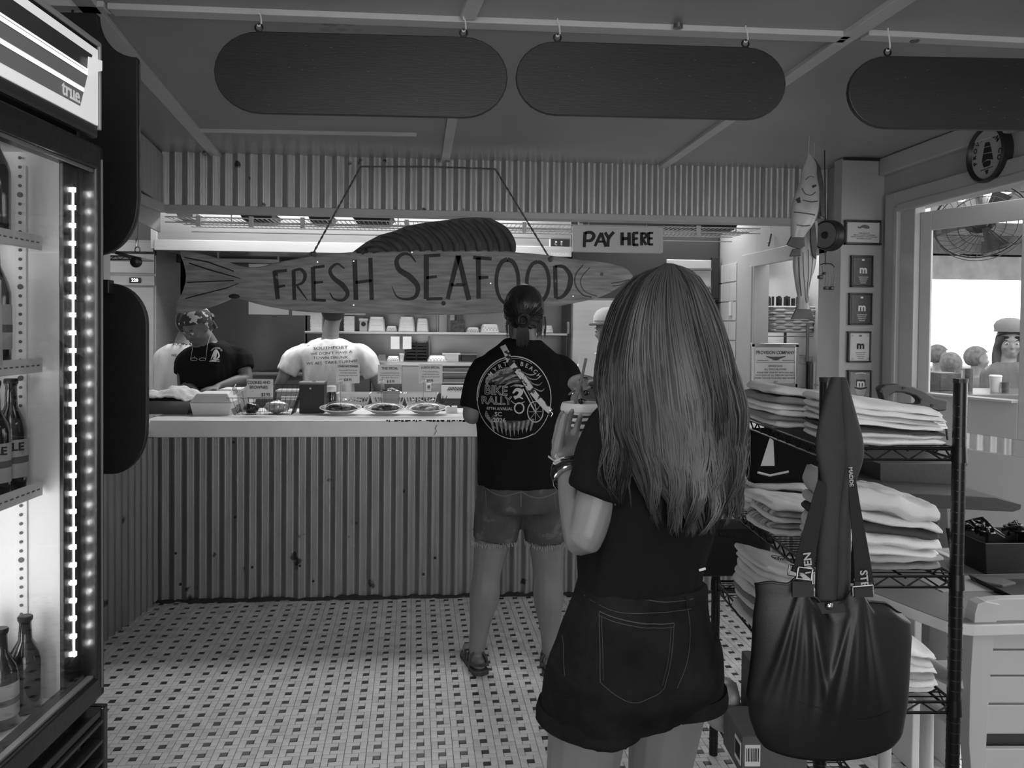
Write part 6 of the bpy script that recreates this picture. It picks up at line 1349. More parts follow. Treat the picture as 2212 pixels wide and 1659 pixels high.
b.build('ship', mInk, o)
for ch_, a in zip('PROVISION CO', [200-i*20 for i in range(12)]): M = Matrix.Translation(c) @ RX_ @ Matrix.Translation((.08*cos(radians(a)), .08*sin(radians(a)), .002)) @ Matrix.Rotation(radians(a-90), 4, 'Z'); lettering(ch_, .03, M, mInk, o, bold=.02)
# hanging wooden fish
def vfish(name, label, lv, Y, thick, m, extra=None):
    c = at((lv[0][1]+lv[0][2])/2, lv[0][0], Y); o = empty(name, c, label, 'wooden fish'); rs = []
    L = crom([V((y, a, b_)) for y, a, b_ in lv], 3)
    for q in L:
        y, a, b_ = q; A, B = at(a, y, Y), at(b_, y, Y); ctr = (A+B)/2; rx = abs(B.x-A.x)/2; ry = min(rx*.6, thick); rs.append([ctr+V((rx*cos(t), ry*sin(t), 0))-c for t in [2*pi*k/18 for k in range(18)]])
    MB().rings(rs).build('body', m, o, smooth=60); return o
mF1 = mat('pale_fish_paint', .36, .3, var=.25, scale=10, bump=.3, bscale=20); mF2 = mat('striped_fish_paint', .3, .35, var=.4, scale=5, stretch=(9, 1, .3))
f1 = vfish('hanging_fish', 'pale carved fish hanging nose up beside the soffit, upper of the pair', [(330, 1746, 1749), (342, 1741, 1758), (358, 1735, 1764), (375, 1731, 1764), (392, 1729, 1766), (404, 1724, 1769), (430, 1714, 1770), (455, 1709, 1768), (480, 1708, 1759), (500, 1708, 1745), (513, 1708, 1736)], 3.72, .03, mF1)
def pprism(par, name, m, pts, Y, t):
    W_ = wloc(par); P = [at(x, y, Y) for x, y in pts]; return MB().prism([(p.x-W_.x, p.z-W_.z) for p in P], t, frame((0, Y-W_.y+t/2, 0), (1, 0, 0), (0, 0, 1))).build(name, m, par, bevel=.002)
mFD = mat('dark_fish_paint', .035, .5, var=.4, scale=20)
pprism(f1, 'back_fin', mFD, [(1749, 333), (1760, 344), (1772, 362), (1778, 395), (1781, 430), (1780, 470), (1773, 466), (1770, 430), (1766, 398), (1758, 378)], 3.73, .012)
pprism(f1, 'tail', mFD, [(1708, 511), (1736, 511), (1738, 532), (1728, 538), (1712, 534), (1699, 529)], 3.72, .012)
decal(f1, bvh([c for c in f1.children if c.name.startswith('body')][0]), [([(1736, 390), (1744, 383), (1754, 385)], [1.6, 1.2]), ([(1728, 408), (1733, 420), (1745, 424), (1756, 417)], [1.5, 2]), ([(1748, 406), (1758, 402)], [6, 4]), ([(1719, 428), (1722, 440)], [9, 6]), ([(1728, 434), (1745, 438), (1762, 436)], [2, 3]), ([(1712, 459), (1735, 463), (1756, 466)], [2, 3]), ([(1716, 487), (1730, 490), (1746, 488)], [2, 3])], 3.72, mFD, 'painted_mark')
MB().tube([at(1747, 331, 3.72), at(1750, 200, 3.72), V((at(1750, 100, 3.72).x, 3.72, CEIL))], .0012, 5).build('hanging_line', mWire, f1, world=True)
f2 = vfish('hanging_fish', 'dark-striped carved fish hanging tail down below the pale one', [(478, 1745, 1766), (500, 1736, 1766), (530, 1722, 1765), (556, 1713, 1764), (580, 1713, 1760), (600, 1716, 1753), (622, 1719, 1748), (645, 1723, 1746), (660, 1721, 1748), (668, 1719, 1750)], 3.86, .025, mF2)
pprism(f2, 'tail', mFD, [(1723, 655), (1746, 655), (1752, 672), (1760, 695), (1745, 689), (1728, 688), (1708, 690), (1716, 674)], 3.86, .01)
pprism(f2, 'back_fin', mFD, [(1751, 484), (1760, 480), (1762, 500), (1765, 530), (1762, 560), (1755, 552), (1750, 520)], 3.83, .01); pprism(f2, 'side_fin', mFD, [(1712, 538), (1728, 536), (1729, 553), (1705, 554)], 3.83, .01)
decal(f2, bvh([c for c in f2.children if c.name.startswith('body')][0]), [([(1730, 545), (1731, 590), (1735, 625), (1738, 655)], [1.5, 1.5]), ([(1741, 540), (1742, 580), (1741, 620), (1741, 655)], [1.5, 1.5]), ([(1721, 556), (1723, 600), (1728, 640)], [3, 2]), ([(1752, 556), (1749, 590), (1745, 620)], [1.5, 1])], 3.86, mFD, 'painted_stripe')
MB().tube([at(1758, 480, 3.86), V((at(1758, 400, 3.86).x, 3.86, CEIL))], .001, 5).build('hanging_line', mWire, f2, world=True)
# dial scale
YS = 4.0; c = at(1782, 508, YS); sc = empty('hanging_scale', c, 'black round dial scale hanging with weights and chains by the column', 'scale'); ax = V((-.87, -.5, 0)); Mx = frame((0, 0, 0), V((.5, -.87, 0)), (0, 0, 1)); zz = Mx.to_3x3() @ V((0, 0, 1)); Mx3 = Mx.to_3x3() if zz.dot(ax) > 0 else frame((0, 0, 0), V((-.5, .87, 0)), (0, 0, 1)).to_3x3()
R_ = .075
MB().lathe([(.001, -.07), (R_*.98, -.07), (R_+.004, -.06), (R_+.004, -.035), (R_, -.03), (R_, .0), (R_-.006, .004), (R_-.008, -.002), (.001, -.002)], n=40, M=Mx3).build('drum', mBlack, sc, smooth=40)
MB().lathe([(.001, .0), (R_-.01, .0), (R_-.01, .001), (.001, .001)], n=40, M=Mx3).build('dial', mat('dial_face', .14, .4), sc); MB().lathe([(.001, .0), (.02, .0), (.018, .006), (.001, .008)], n=24, M=Mx3).build('hub', mBlack, sc)
MB().tube([V((0, 0, R_)), V((.01, .02, R_+.03)), V((.0, .02, CEIL-c.z))], .003, 6).build('hanger', mMetalB, sc)
b = MB(); h0 = at(1783, 552, YS)-c; b.tube([V((0, 0, -R_)), h0, at(1783, 572, YS)-c], .003, 6); b.tube([at(1772, 572, YS)-c, at(1780, 569, YS)-c, at(1796, 570, YS)-c, at(1803, 577, YS)-c], .003, 6)
b.build('hook_bar', mMetalB, sc)
for k, (x, y1) in enumerate(((1776, 604), (1783, 622), (1789, 625), (1796, 622), (1801, 618))): MB().tube([at(x, 574, YS)-c, at(x+1, (574+y1)/2, YS+.01)-c, at(x-2, y1, YS)-c], .0022, 6).build('chain', mSteelD, sc)
for x, y, w, h in ((1775, 598, 9, 8), (1787, 622, 8, 7), (1799, 622, 8, 8), (1783, 590, 5, 5)): ppart(sc, 'weight', mBlack, x-w/2, y-h/2, x+w/2, y+h/2, YS-.01, .03, .004)
# framed notice by the kitchen doorway
YN = 4.85; t = pthing('framed_notice', 'silver framed PROVISION COMPANY notice above the folded shirts', 'picture', 1674, 838, YN)
mSil = mat('silver_frame', .5, .2, .9)
for a in ((1622, 742, 1727, 750), (1624, 828, 1724, 838), (1622, 742, 1632, 838), (1717, 744, 1727, 838)): ppart(t, 'frame_side', mSil, *a, YN-.01, .02, .004)
ns = ppart(t, 'sheet', mat('notice_paper', .8, .25), 1630, 748, 1720, 832, YN, .006, 0)
lettering('PROVISION COMPANY', 10.5/ppm(YN), FR(at(1675, 762, YN-.002)), mGreyInk, ns, bold=.02, sx=.82)
strokes(ns, [([(1655, 770), (1675, 774), (1697, 770)], [2, 7, 2]), ([(1668, 777), (1676, 777), (1684, 777)], [1, 3, 1]), ([(1634, 783), (1717, 783)], [1, 1]), ([(1636, 779), (1660, 779)], [1.6, 1.2]), ([(1690, 779), (1716, 779)], [1.6, 1.2])], YN-.002, mGreyInk, 2, 'fish_emblem')
for s_, y, h in (('SERVICE DOG', 791, 5), ('ALL DOGS ALLOWED', 798, 5), ('PLEASE KEEP YOUR PET WITH YOU AND', 805, 4.4), ('ON A LEASH AT ALL TIMES ON THE PORCH', 811, 4.4), ('THANK YOU FOR YOUR HELP AND PATIENCE', 817, 4.4), ('2022', 825, 4)): lettering(s_, h*1.25/ppm(YN), FR(at(1675, y, YN-.002)), mGreyInk, ns, sx=.85)
MB().box(tuple(at(1640, 838, YN)+V((0, .01, 0))), tuple(V((at(1710, 800, YN).x, YN+.05, .9925)))).build('stand', mBlack, t, world=True) if False else None
bx = at(1640, 838, YN); b2 = at(1710, 838, YN); MB().box((bx.x, YN-.05, .992), (b2.x, YN+.08, bx.z)).build('stand', mKW, t, world=True, bevel=.004)
# rack in the side room with baskets
YR = 5.85; rk = pthing('side_room_rack', 'metal shelf rack seen through the kitchen doorway', 'rack', 1710, 715, YR); rk.location.z = 0
x0, x1 = at(1632, 716, YR).x+.04, 2.76; zt = at(1632, 717, YR).z
for x in (x0, at(1745, 700, YR).x): MB().cyl((x, YR, 0), (x, YR, at(1745, 705, YR).z+.02), .012).build('post', mSteelD, rk, world=True)
for x in (x0, at(1745, 700, YR).x): MB().cyl((x, YR+.4, 0), (x, YR+.4, zt), .012).build('post', mSteelD, rk, world=True)
for z in (zt, zt-.42, zt-.9):
    MB().box((x0, YR-.01, z-.035), (x1, YR+.0, z-.028)).box((x0, YR-.01, z-.004), (x1, YR, z)).box((x0, YR, z-.004), (x1, YR+.4, z)).build('shelf', mSteelD, rk, world=True)
mWick = mat('wicker', .35, .7, var=.3, scale=20, stretch=(1, 1, 6), bump=.8, bscale=40)
def wbasket(label, px0, px1, z, h, Y, m):
    a, c_ = at(px0, 700, Y).x, at(px1, 700, Y).x; w = c_-a; o = empty('woven_basket', ((a+c_)/2, Y+.15, z), label, 'basket'); n = 28
    for k in range(int(h/.022)):
        zz = .011+k*.022; s_ = .88+.12*zz/h; pts = []
        for i in range(n*2+1): a_ = 2*pi*i/(n*2); q = V((cos(a_), sin(a_)*.6, 0)); q /= max(abs(q.x), abs(q.y)/.6)**.5; wv = .005*(1 if (i//3+k) % 2 else -1); pts.append(V((q.x*(w/2*s_+wv), q.y*(w/2*s_+wv), zz)))
        MB().tube(pts, .011, 6).build('weave_band', m, o, smooth=True)
    return o, w
bk, w = wbasket('woven basket full of black handles on the side room rack', 1668, 1775, zt, (715-655)/ppm(YR), YR, mWick)
rr = random.Random(2)
for i in range(26): x = rr.uniform(-w*.42, w*.42); y = rr.uniform(-.08, .08); MB().box((x-.009, y-.006, .1), (x+.009, y+.006, .27+rr.uniform(-.015, .01))).build('cutlery_handle', mBlack, bk, bevel=.003)
t = empty('fabric_bin', (at(1740, 780, YR).x, YR+.2, zt-.42), 'pale mesh-topped bin on the lower shelf of the side room rack', 'bin'); MB().lathe([(.12, 0), (.15, .18), (.15, .2), (.14, .2)], n=28).build('bin', mat('cream_bin', .4, .7), t, smooth=40); MB().lathe([(.151, .18), (.156, .24), (.15, .24)], n=28).build('mesh_band', mWick, t)
for k, (px, w_) in enumerate([(1640, 9), (1652, 7), (1662, 12), (1676, 8)]):
    a = at(px, 745, YR+.1); tag(MB().box((a.x, YR+.05, zt-.42+.0), (a.x+w_/ppm(YR), YR+.2, zt-.2)).build('shelf_carton', [mWhite, mBlack, mKW, mPaper][k], bevel=.002), ['white', 'black', 'grey', 'pale'][k]+' narrow carton on the rack behind the silver notice', 'carton')
# cord with tag in the side room
tg_ = pthing('wind_chime', 'bright hanging tags in the side room doorway', 'ornament', 1644, 670, 6.4)
MB().tube([at(1651, 590, 6.4), at(1648, 640, 6.4), at(1647, 700, 6.4)], .004, 6).build('cord', mBlack, tg_, world=True)
for y0, y1 in ((640, 662), (686, 696)): ppart(tg_, 'tag', mWhite, 1638, y0, 1648, y1, 6.39, .01)
MB().tube([at(1651, 590, 6.4), V((at(1651, 590, 6.4).x, 6.4, 2.62))], .003, 5).build('cord', mBlack, tg_, world=True)
# little ornament near the column
tz = pthing('hanging_ornament', 'tiny light and dark ornament hanging at the kitchen wall', 'ornament', 1663, 520, 5.3); MB().tube([at(1666, 505, 5.3), at(1663, 520, 5.3), at(1660, 532, 5.3)], .006, 6).build('dark_arm', mBlack, tz, world=True); MB().tube([at(1668, 510, 5.3), at(1664, 520, 5.3), at(1656, 525, 5.3)], .005, 6).build('pale_arm', mWhite, tz, world=True); MB().tube([at(1665, 507, 5.3), V((at(1665, 507, 5.3).x, 5.3, 2.62))], .0015, 5).build('cord', mWire, tz, world=True)
# ================================================================ shirt rack at the right
YA = 1.86
A = at(1782, 1000, YA); A.z = 0; ra = radians(3.6); rd_ = V((sin(ra), cos(ra), 0)); rx_ = V((cos(ra), -sin(ra), 0)); RW = (at(2060, 1000, YA)-at(1782, 1000, YA)).x; RL = .92
rack = empty('shirt_rack', A, 'black wire shelving rack of folded shirts at the right', 'rack'); mWB = mat('black_wire', .012, .3, .4)
RP = lambda u, v, z=0: A+rx_*u+rd_*v+V((0, 0, z))
ZS = [1.232, .925, .62, .15]
for u, v in ((0, 0), (RW, 0), (0, RL), (RW, RL)):
    p = RP(u, v)-A; po = MB().cyl(p, p+V((0, 0, 1.395)), .0155, n=14).build('post', mWB, rack, smooth=40)
    gr = MB()
    for i in range(52): gr.cyl(p+V((0, 0, .04+i*.0254)), p+V((0, 0, .042+i*.0254)), .0163, n=12)
    gr.build('post_grooves', mBlack, po, kind='stuff'); MB().cyl(p+V((0, 0, 1.392)), p+V((0, 0, 1.402)), .0165, n=14).build('cap', mBlack, po)
    for z in ZS: MB().cyl(p+V((0, 0, z-.03)), p+V((0, 0, z+.008)), .019, .017, 14).build('sleeve', mWB, po, smooth=40)
for z in ZS:
    b = MB()
    def truss(p, q, n):
        b.tube([p, q], .0036, 6); b.tube([p-V((0, 0, .026)), q-V((0, 0, .026))], .0036, 6)
        b.tube([p.lerp(q, i/n)-V((0, 0, .026*(i % 2))) for i in range(n+1)], .0026, 5)
    c4 = [RP(0, 0, z)-A, RP(RW, 0, z)-A, RP(RW, RL, z)-A, RP(0, RL, z)-A]
    truss(c4[0], c4[1], 8); truss(c4[1], c4[2], 26); truss(c4[2], c4[3], 8); truss(c4[3], c4[0], 26)
    sh = b.build('shelf', mWB, rack)
    w = MB()
    for i in range(1, 36): v = RL*i/36; w.tube([RP(0, v, z+.001)-A, RP(RW, v, z+.001)-A], .0018, 4)
    for u in (.1, .2): w.tube([RP(u, 0, z-.004)-A, RP(u, RL, z-.004)-A], .003, 5)
    w.build('deck_wires', mWB, sh, kind='stuff')
# folded shirts
SH = {k: mat('shirt_'+k, v, .9, var=.07, scale=9, bump=.35, bscale=260, spec=.2) for k, v in dict(white=.78, pale=.66, grey=.4, mid=.26, dark=.07).items()}
SH['striped'] = mat('shirt_striped', .07, .9, v2=.7, scale=9, stretch=(1, 9, 1), bump=.3, bscale=200); SH['print'] = mat('shirt_print', .1, .9, v2=.42, scale=26, bump=.3, bscale=200)
ORD = ['top', 'second', 'third', 'fourth', 'fifth', 'sixth', 'seventh', 'eighth', 'ninth', 'tenth', 'eleventh', 'twelfth']
def shirt(u, v, z, w, d, h, key, label, group, seed, sag=.0, droop=.0, rot=0, tilt=0, H=0, thin=.22):
    o = empty('folded_shirt', RP(u, v, z), label, 'shirt', group, rot=(0, 0, -ra+rot)); b = MB(); nx, ny = 22, 18; sec = []
    def prof(x, y):
        e = max(abs(x), abs(y)); edge = sqrt(max(.02, 1-(max(0, (e-.8)/.2))**2))
        n1 = noise.noise(V((x*1.3+seed*3.1, y*1.1, seed))); n2 = noise.noise(V((x*3.5+seed, y*3, seed*1.7)))
        lift = h*1.3*n1*.5+h*.3*n2 - droop*max(0, x)**2 + tilt*y; return edge, lift
    vs = []; 
    for s_ in (0, 1):
        for j in range(ny+1):
            for i in range(nx+1):
                x, y = i/nx*2-1, j/ny*2-1; ed, li = prof(x, y); t = h*ed*(1+.4*noise.noise(V((x*2.2, y*2.2, seed+9))))*(1-thin*x); e2 = max(0, max(abs(x), abs(y))-.6); li -= H*thin*x/.55 + e2*e2*.05*(1 if H > .03 else .3)
                zz = max(li*.7-droop*0, 0 if not droop else -9) if False else li*.55; k = 1-.05*(1-ed)
                rc = sqrt(max(.2, 1-.16*y*y*x*x-.10*y**4*abs(x))); x_, y_ = x*rc, y*rc; vs.append((x_*w/2*(1+.03*noise.noise(V((y*3, seed, 2.)))), y_*d/2*(1+.03*noise.noise(V((x*3, seed, 5.)))), zz+h*.5+(t*.52 if s_ else -t*.46)))
    N = (nx+1)*(ny+1); fs = []
    for j in range(ny):
        for i in range(nx): a = j*(nx+1)+i; fs.append((N+a, N+a+1, N+a+nx+2, N+a+nx+1)); fs.append((a, a+nx+1, a+nx+2, a+1))
    per = [i for i in range(nx+1)]+[j*(nx+1)+nx for j in range(1, ny+1)]+[ny*(nx+1)+i for i in range(nx-1, -1, -1)]+[j*(nx+1) for j in range(ny-1, 0, -1)]
    for a, c in zip(per, per[1:]+per[:1]): fs.append((a, c, N+c, N+a))
    b.add(vs, fs); b.build('folded_cloth', SH[key], o, smooth=75)
    return o
def pile(u, v, z, w, d, hs, keys, where, group, seed, **k):
    zz = z; out = []
    for i, (h, ky) in enumerate(zip(hs, keys)):
        n = len(hs)-1-i; nm = 'bottom' if n == len(hs)-1 and n > 0 else ORD[n]
        out.append(shirt(u+random.uniform(-.006, .006), v+random.uniform(-.008, .008), zz, w*random.uniform(.95, 1.03), d, h, ky, f'{nm} {dict(white="white", pale="pale", grey="grey", mid="mid-grey", dark="dark", striped="striped", print="printed")[ky]} folded shirt of the stack {where}', group, seed+i*1.7, rot=random.uniform(-.06, .06), H=zz-z, **k)); zz += h*.98
    return out, zz
random.seed(12)
st1, z1_ = pile(RW*.56, .15, ZS[0]+.004, .3, .27, [.017, .014, .011, .015, .013, .015, .018], ['white', 'pale', 'dark', 'white', 'pale', 'white', 'white'], 'near the front of the top shelf', 'front stack on the top shelf', 3)
st2, _ = pile(RW*.40, .50, ZS[0]+.004, .29, .34, [.017, .015, .015, .015, .017, .021], ['white', 'mid', 'white', 'white', 'mid', 'pale'], 'at the back of the top shelf', 'back stack on the top shelf', 20)
st3, _ = pile(RW*.56, .15, ZS[1]+.004, .3, .27, [.018, .02, .022, .03, .024, .022, .05], ['mid', 'grey', 'white', 'white', 'dark', 'pale', 'pale'], 'at the front of the second shelf', 'front stack on the second shelf', 40)
st4, _ = pile(RW*.32, .46, ZS[1]+.004, .24, .26, [.016, .018, .016, .018, .018], ['white', 'striped', 'white', 'striped', 'white'], 'of striped ones mid second shelf', 'striped stack on the second shelf', 60)
st5, _ = pile(RW*.44, .76, ZS[1]+.004, .28, .3, [.024, .022, .024, .03], ['pale', 'white', 'grey', 'pale'], 'at the back of the second shelf', 'back stack on the second shelf', 75)
st6, _ = pile(RW*.32, .54, ZS[2]+.004, .26, .3, [.02]*9, ['white', 'mid', 'white', 'mid', 'white', 'white', 'white', 'white', 'white'], 'tall on the third shelf', 'tall stack on the third shelf', 90)
st7, _ = pile(RW*.72, .14, ZS[2]+.004, .16, .24, [.02, .02, .02, .018, .02, .02], ['pale', 'white', 'grey', 'white', 'pale', 'white'], 'low down beside the right post', 'small stack on the third shelf', 110)
# round logo face print and lettering on shirts
q = RP(RW*.44-.07, .72, ZS[1]+.105)
o = MB()
for r0, r1, dx in ((.04, .046, 0), (.012, .018, -.012), (.006, .009, .02)): o.lathe([(r0, 0), (r1, 0), (r1, .0012), (r0, .0012)], (dx, 0, 0), 24)
o = o.build('round_print', mInk, st5[-1], label='round black print on the grey shirt'); o.location = (-.06, -.04, .034); o.rotation_euler = (radians(14), 0, 0)
def toplet(sh_, s, size, x, y, z, rz, m): me = text_mesh(s, size, .03); me.materials.clear(); me.materials.append(m); o = bpy.data.objects.new('lettering', me); COL.objects.link(o); o.parent = sh_; o.location = (x, y, z); o.rotation_euler = (radians(4), 0, rz)
toplet(st6[-1], 'COMPANY', .03, .02, -.02, .03, radians(-38), mInk); toplet(st6[-1], 'PROVISION', .024, -.035, .0, .03, radians(-38), mInk); toplet(st3[-1], 'OP', .04, -.07, .02, .062, 0, mGreyInk); toplet(st2[-1], 'SC', .045, .03, -.07, .04, radians(-10), mGreyInk)
# dark printed tee hanging behind the first shelf and black cap bundle
t = empty('black_tee_bundle', RP(RW*.42, .62, ZS[1]+.16), 'black shirt with pale ship print hanging under the top shelf', 'shirt'); b = MB().box((-.12, -.01, -.06), (.13, .05, .115)); o_ = b.build('cloth', mTeeB, t, bevel=.02); b = MB()
W_ = wloc(t); b.add([V(p) for p in ((-.09, -.0115, .0), (-.045, -.0115, .0), (-.05, -.0115, .08), (-.062, -.0115, .09), (-.09, -.0115, -.0))][:4], [(0, 1, 2, 3)]); b.tube([V((-.1, -.012, -.02)), V((-.06, -.012, -.03)), V((-.0, -.012, -.018))], .004, 5).build('ship_print', mWhiteInk, t)
kb = MB(); rr = random.Random(8); 
kn = empty('knit_mat', RP(-.02, .86, ZS[2]+.225), 'dark knitted bundle beyond the tall shirt stack', 'textile')
for i in range(9):
    for j in range(14): kb.ell((-.15+j*.024, -.08+i*.022, -.004*j+.004*rr.random()), (.013, .012, .009), nu=8, nv=5)
kb.build('knit_loops', mat('dark_knit', .012, .9), kn, kind='stuff', smooth=True); MB().box((-.16, -.09, -.17), (.17, .11, -.01)).build('bundle', mat('dark_knit', .012), kn, bevel=.03)
# boxes and bag on the bottom shelf
mCard = mat('cardboard', .11, .85, var=.1, scale=20)
def crate(name, label, u, v, z, w, d, h, m=mCard):
    t = empty(name, RP(u, v, z), label, 'box', rot=(0, 0, -ra)); MB().box((-w/2, -d/2, 0), (w/2, d/2, h)).build('carton', m, t, bevel=.002); MB().box((-.004, -d/2-.001, h-.0), (.004, d/2+.001, h+.001)).build('lid_seam', mGreyInk, t); return t
t = crate('cardboard_box', 'low cardboard box with a barcode label on the bottom shelf', .07, .60, ZS[3]+.004, .2, .2, .125)
lb_ = MB().box((-.102, -.09, .03), (-.1, -.03, .1)).build('barcode_label', mPaper, t)
for i in range(9): MB().box((-.1035, -.085+i*.0055, .045), (-.102, -.085+i*.0055+(.003 if i % 2 else .0018), .09)).build('bar', mInk, lb_)
lb_ = MB().box((-.092, -.102, .035), (-.045, -.1, .1)).build('barcode_label', mPaper, t)
for i in range(8): MB().box((-.088+i*.005, -.1035, .05), (-.088+i*.005+(.003 if i % 2 else .0018), -.102, .09)).build('bar', mInk, lb_)
crate('cardboard_box', 'taller cardboard box standing behind the barcode box', .14, .78, ZS[3]+.004, .14, .12, .25)
t = empty('plastic_bag', RP(-.01, .80, ZS[3]+.004), 'crumpled pale plastic bag of clothes on the bottom shelf', 'bag'); b = MB().ell((0, 0, .085), (.07, .09, .09), None, 30, 24); b.v = [tuple(V(q)*(1+.22*noise.fractal(V(q)*9, 1, 2, 4))) for q in b.v]; b.v = [(x, y, max(z, .001)) for x, y, z in b.v]; b.build('bag', mat('plastic_film', .3, .22, var=.4, scale=14, bump=.8, bscale=22), t, smooth=True)
# ---- black tote hung over the rack post --------------------------------------
mLea = mat('black_leather', .005, .5, var=.3, scale=10, bump=.08, bscale=300, coat=.0, spec=.6); mStrap = mat('dark_canvas', .03, .75, var=.15, scale=20, bump=.3, bscale=300)
YB = 1.62; tote = empty('tote_bag', at(1795, 1400, YB), 'large black leather tote hanging from the rack post by its wide strap', 'bag'); TW = wloc(tote)
out = {0: (1630, 1945), .08: (1632, 1968), .2: (1626, 1970), .45: (1622, 1966), .7: (1612, 1962), .85: (1618, 1955), .95: (1630, 1950), 1: (1642, 1938)}
ks = sorted(out)
def toteX(t):
    for a, c in zip(ks, ks[1:]):
        if a <= t <= c: f = (t-a)/(c-a); return [out[a][i]*(1-f)+out[c][i]*f for i in (0, 1)]
def topy(s): return crom1_y(s)
TY = [(0, 1262), (.1, 1258), (.22, 1262), (.3, 1246), (.4, 1290), (.5, 1318), (.6, 1300), (.7, 1262), (.78, 1300), (.88, 1302), (1, 1322)]
def crom1_y(s):
    for (a, ya), (c, yc_) in zip(TY, TY[1:]):
        if a <= s <= c: f = (s-a)/(c-a); f = f*f*(3-2*f); return ya*(1-f)+yc_*f
    return TY[-1][1]
def grid_side(front):
    nx, ny = 90, 50; vs = []
    for j in range(ny+1):
        t = j/ny; xl, xr = toteX(t)
        for i in range(nx+1):
            s = i/nx; x = xl+(xr-xl)*s; y0 = crom1_y(s); y = y0+(1600+45*sin(pi*s)**.5-y0)*t
            bul = .05*sin(pi*s)**.6*(sin(pi*min(1, t*.62+.2)))**.7+.004
            # folds fanning out from the two handle anchors
            fo = 0
            for ax_, spread in ((.33, 1.0), (.66, .9)):
                for k in (-.34, -.12, .06, .3):
                    cx = ax_+k*t*spread*.8+k*.08; fo += .008*exp(-((s-cx)/(.02+.03*t))**2)*exp(-((t-.36)/.34)**2)
            fo -= .012*exp(-((s-.5)/.09)**2)*exp(-(t/.2)**2)
            Y = YB-(bul+fo)*(1 if front else -.8); vs.append(at(x, y, Y)-TW)
    return vs, nx, ny
b = MB(); vf, nx, ny = grid_side(True); vb, _, _ = grid_side(False); fs = []
N = len(vf)
for j in range(ny):
    for i in range(nx): a = j*(nx+1)+i; fs.append((a, a+1, a+nx+2, a+nx+1)); fs.append((N+a, N+a+nx+1, N+a+nx+2, N+a+1))
for i in range(nx): a = ny*(nx+1)+i; fs.append((a, a+1, N+a+1, N+a))
for j in range(ny): a = j*(nx+1); fs.append((a, a+nx+1, N+a+nx+1, N+a)); a += nx; fs.append((a, N+a, N+a+nx+1, a+nx+1))
b.add(vf+vb, fs); bag = b.build('bag_body', mLea, tote, smooth=180)
rim = [vf[i]*1.0+V((0, -.002, .001)) for i in range(0, nx+1, 2)]; MB().tube(rim, .0028, 6).build('rim_piping', mLea, tote, smooth=True)
TB = bvh(bag); decal(tote, TB, [([(1618, 1510), (1640, 1517), (1652, 1524)], 2), ([(1735, 1530), (1790, 1545), (1850, 1566), (1900, 1572), (1955, 1560)], 2), ([(1640, 1522), (1635, 1570), (1645, 1600)], 1.5)], YB-.08, mat('bag_seam', .004, .5), 'seam', off=.001)
# wide dark shoulder strap looped over the post
LV = [(815, 1796, 1825), (822, 1793, 1828), (850, 1784, 1836), (900, 1771, 1850), (940, 1763, 1861), (975, 1762, 1865), (1005, 1768, 1860), (1040, 1774, 1847), (1080, 1775, 1838), (1120, 1770, 1836), (1170, 1765, 1836), (1230, 1762, 1836), (1280, 1761, 1834), (1310, 1762, 1830)]
L = crom([V(q) for q in LV], 3); rs = []
for q in L:
    a_, c_ = at(q.y, q.x, YB-.01), at(q.z, q.x, YB-.01); w = (c_.x-a_.x)/2; ct = (a_+c_)/2-TW; r = []
    for k in range(28):
        t = 2*pi*k/28; x = cos(t)*w; fy = -abs(sin(t))**.7*.016-.010*exp(-((x-w*.22)/.006)**2)*0 if sin(t) < 0 else .012*sin(t); fy += .009*exp(-((x-w*.25)/.005)**2) if sin(t) < 0 else 0
        r.append(ct+V((x, fy+.0, 0)))
    rs.append(r)
MB().rings(rs).build('shoulder_strap', mStrap, tote, smooth=60, label='wide dark canvas shoulder strap folded over the post')
# webbing handles
def band(pts, w, name, m, th=.002, Y=None):
    b = MB(); P = crom([V(p) for p in pts], 6); n_ = len(P); L_, R_ = [], []
    for i, p in enumerate(P):
        t = (P[min(i+1, n_-1)]-P[max(i-1, 0)]).normalized(); wi = w[0]+(w[1]-w[0])*i/(n_-1); L_.append(at(p.x-t.y*wi/2, p.y+t.x*wi/2, p.z)-TW); R_.append(at(p.x+t.y*wi/2, p.y-t.x*wi/2, p.z)-TW)
    d = V((0, th, 0)); b.rings([[l, r, r+d, l+d] for l, r in zip(L_, R_)]); return b.build(name, m, tote, smooth=40)
mWeb = mat('black_webbing', .01, .8, bump=.4, bscale=400)
hb_ = band([(1778, 1040, 1.6), (1764, 1100, 1.592), (1748, 1170, 1.585), (1734, 1238, 1.578)], (22, 44), 'handle', mWeb); band([(1772, 1090, 1.63), (1745, 1160, 1.63), (1716, 1236, 1.628)], (10, 16), 'handle', mWeb)
hc_ = band([(1838, 1010, 1.6), (1848, 1100, 1.592), (1860, 1190, 1.585), (1869, 1275, 1.578)], (14, 42), 'handle', mWeb); band([(1846, 1060, 1.63), (1848, 1150, 1.63), (1838, 1260, 1.628)], (8, 12), 'handle', mWeb)
mL = mat('strap_letter', .42, .8)
def vtext(s, x, y, h, Y, rot, par=tote): M = FR(at(x, y, Y)) @ Matrix.Rotation(radians(rot), 4, 'Z'); lettering(s, h/ppm(Y)*1.3, M, mL, par, bold=.02)
vtext('UEN', 1746, 1216, 19, 1.573, 97); vtext('STE', 1866, 1250, 19, 1.573, -84); vtext('MADDE', 1838, 1030, 10, 1.593, -85); vtext('EV', 1728, 1225, 10, 1.62, 100)
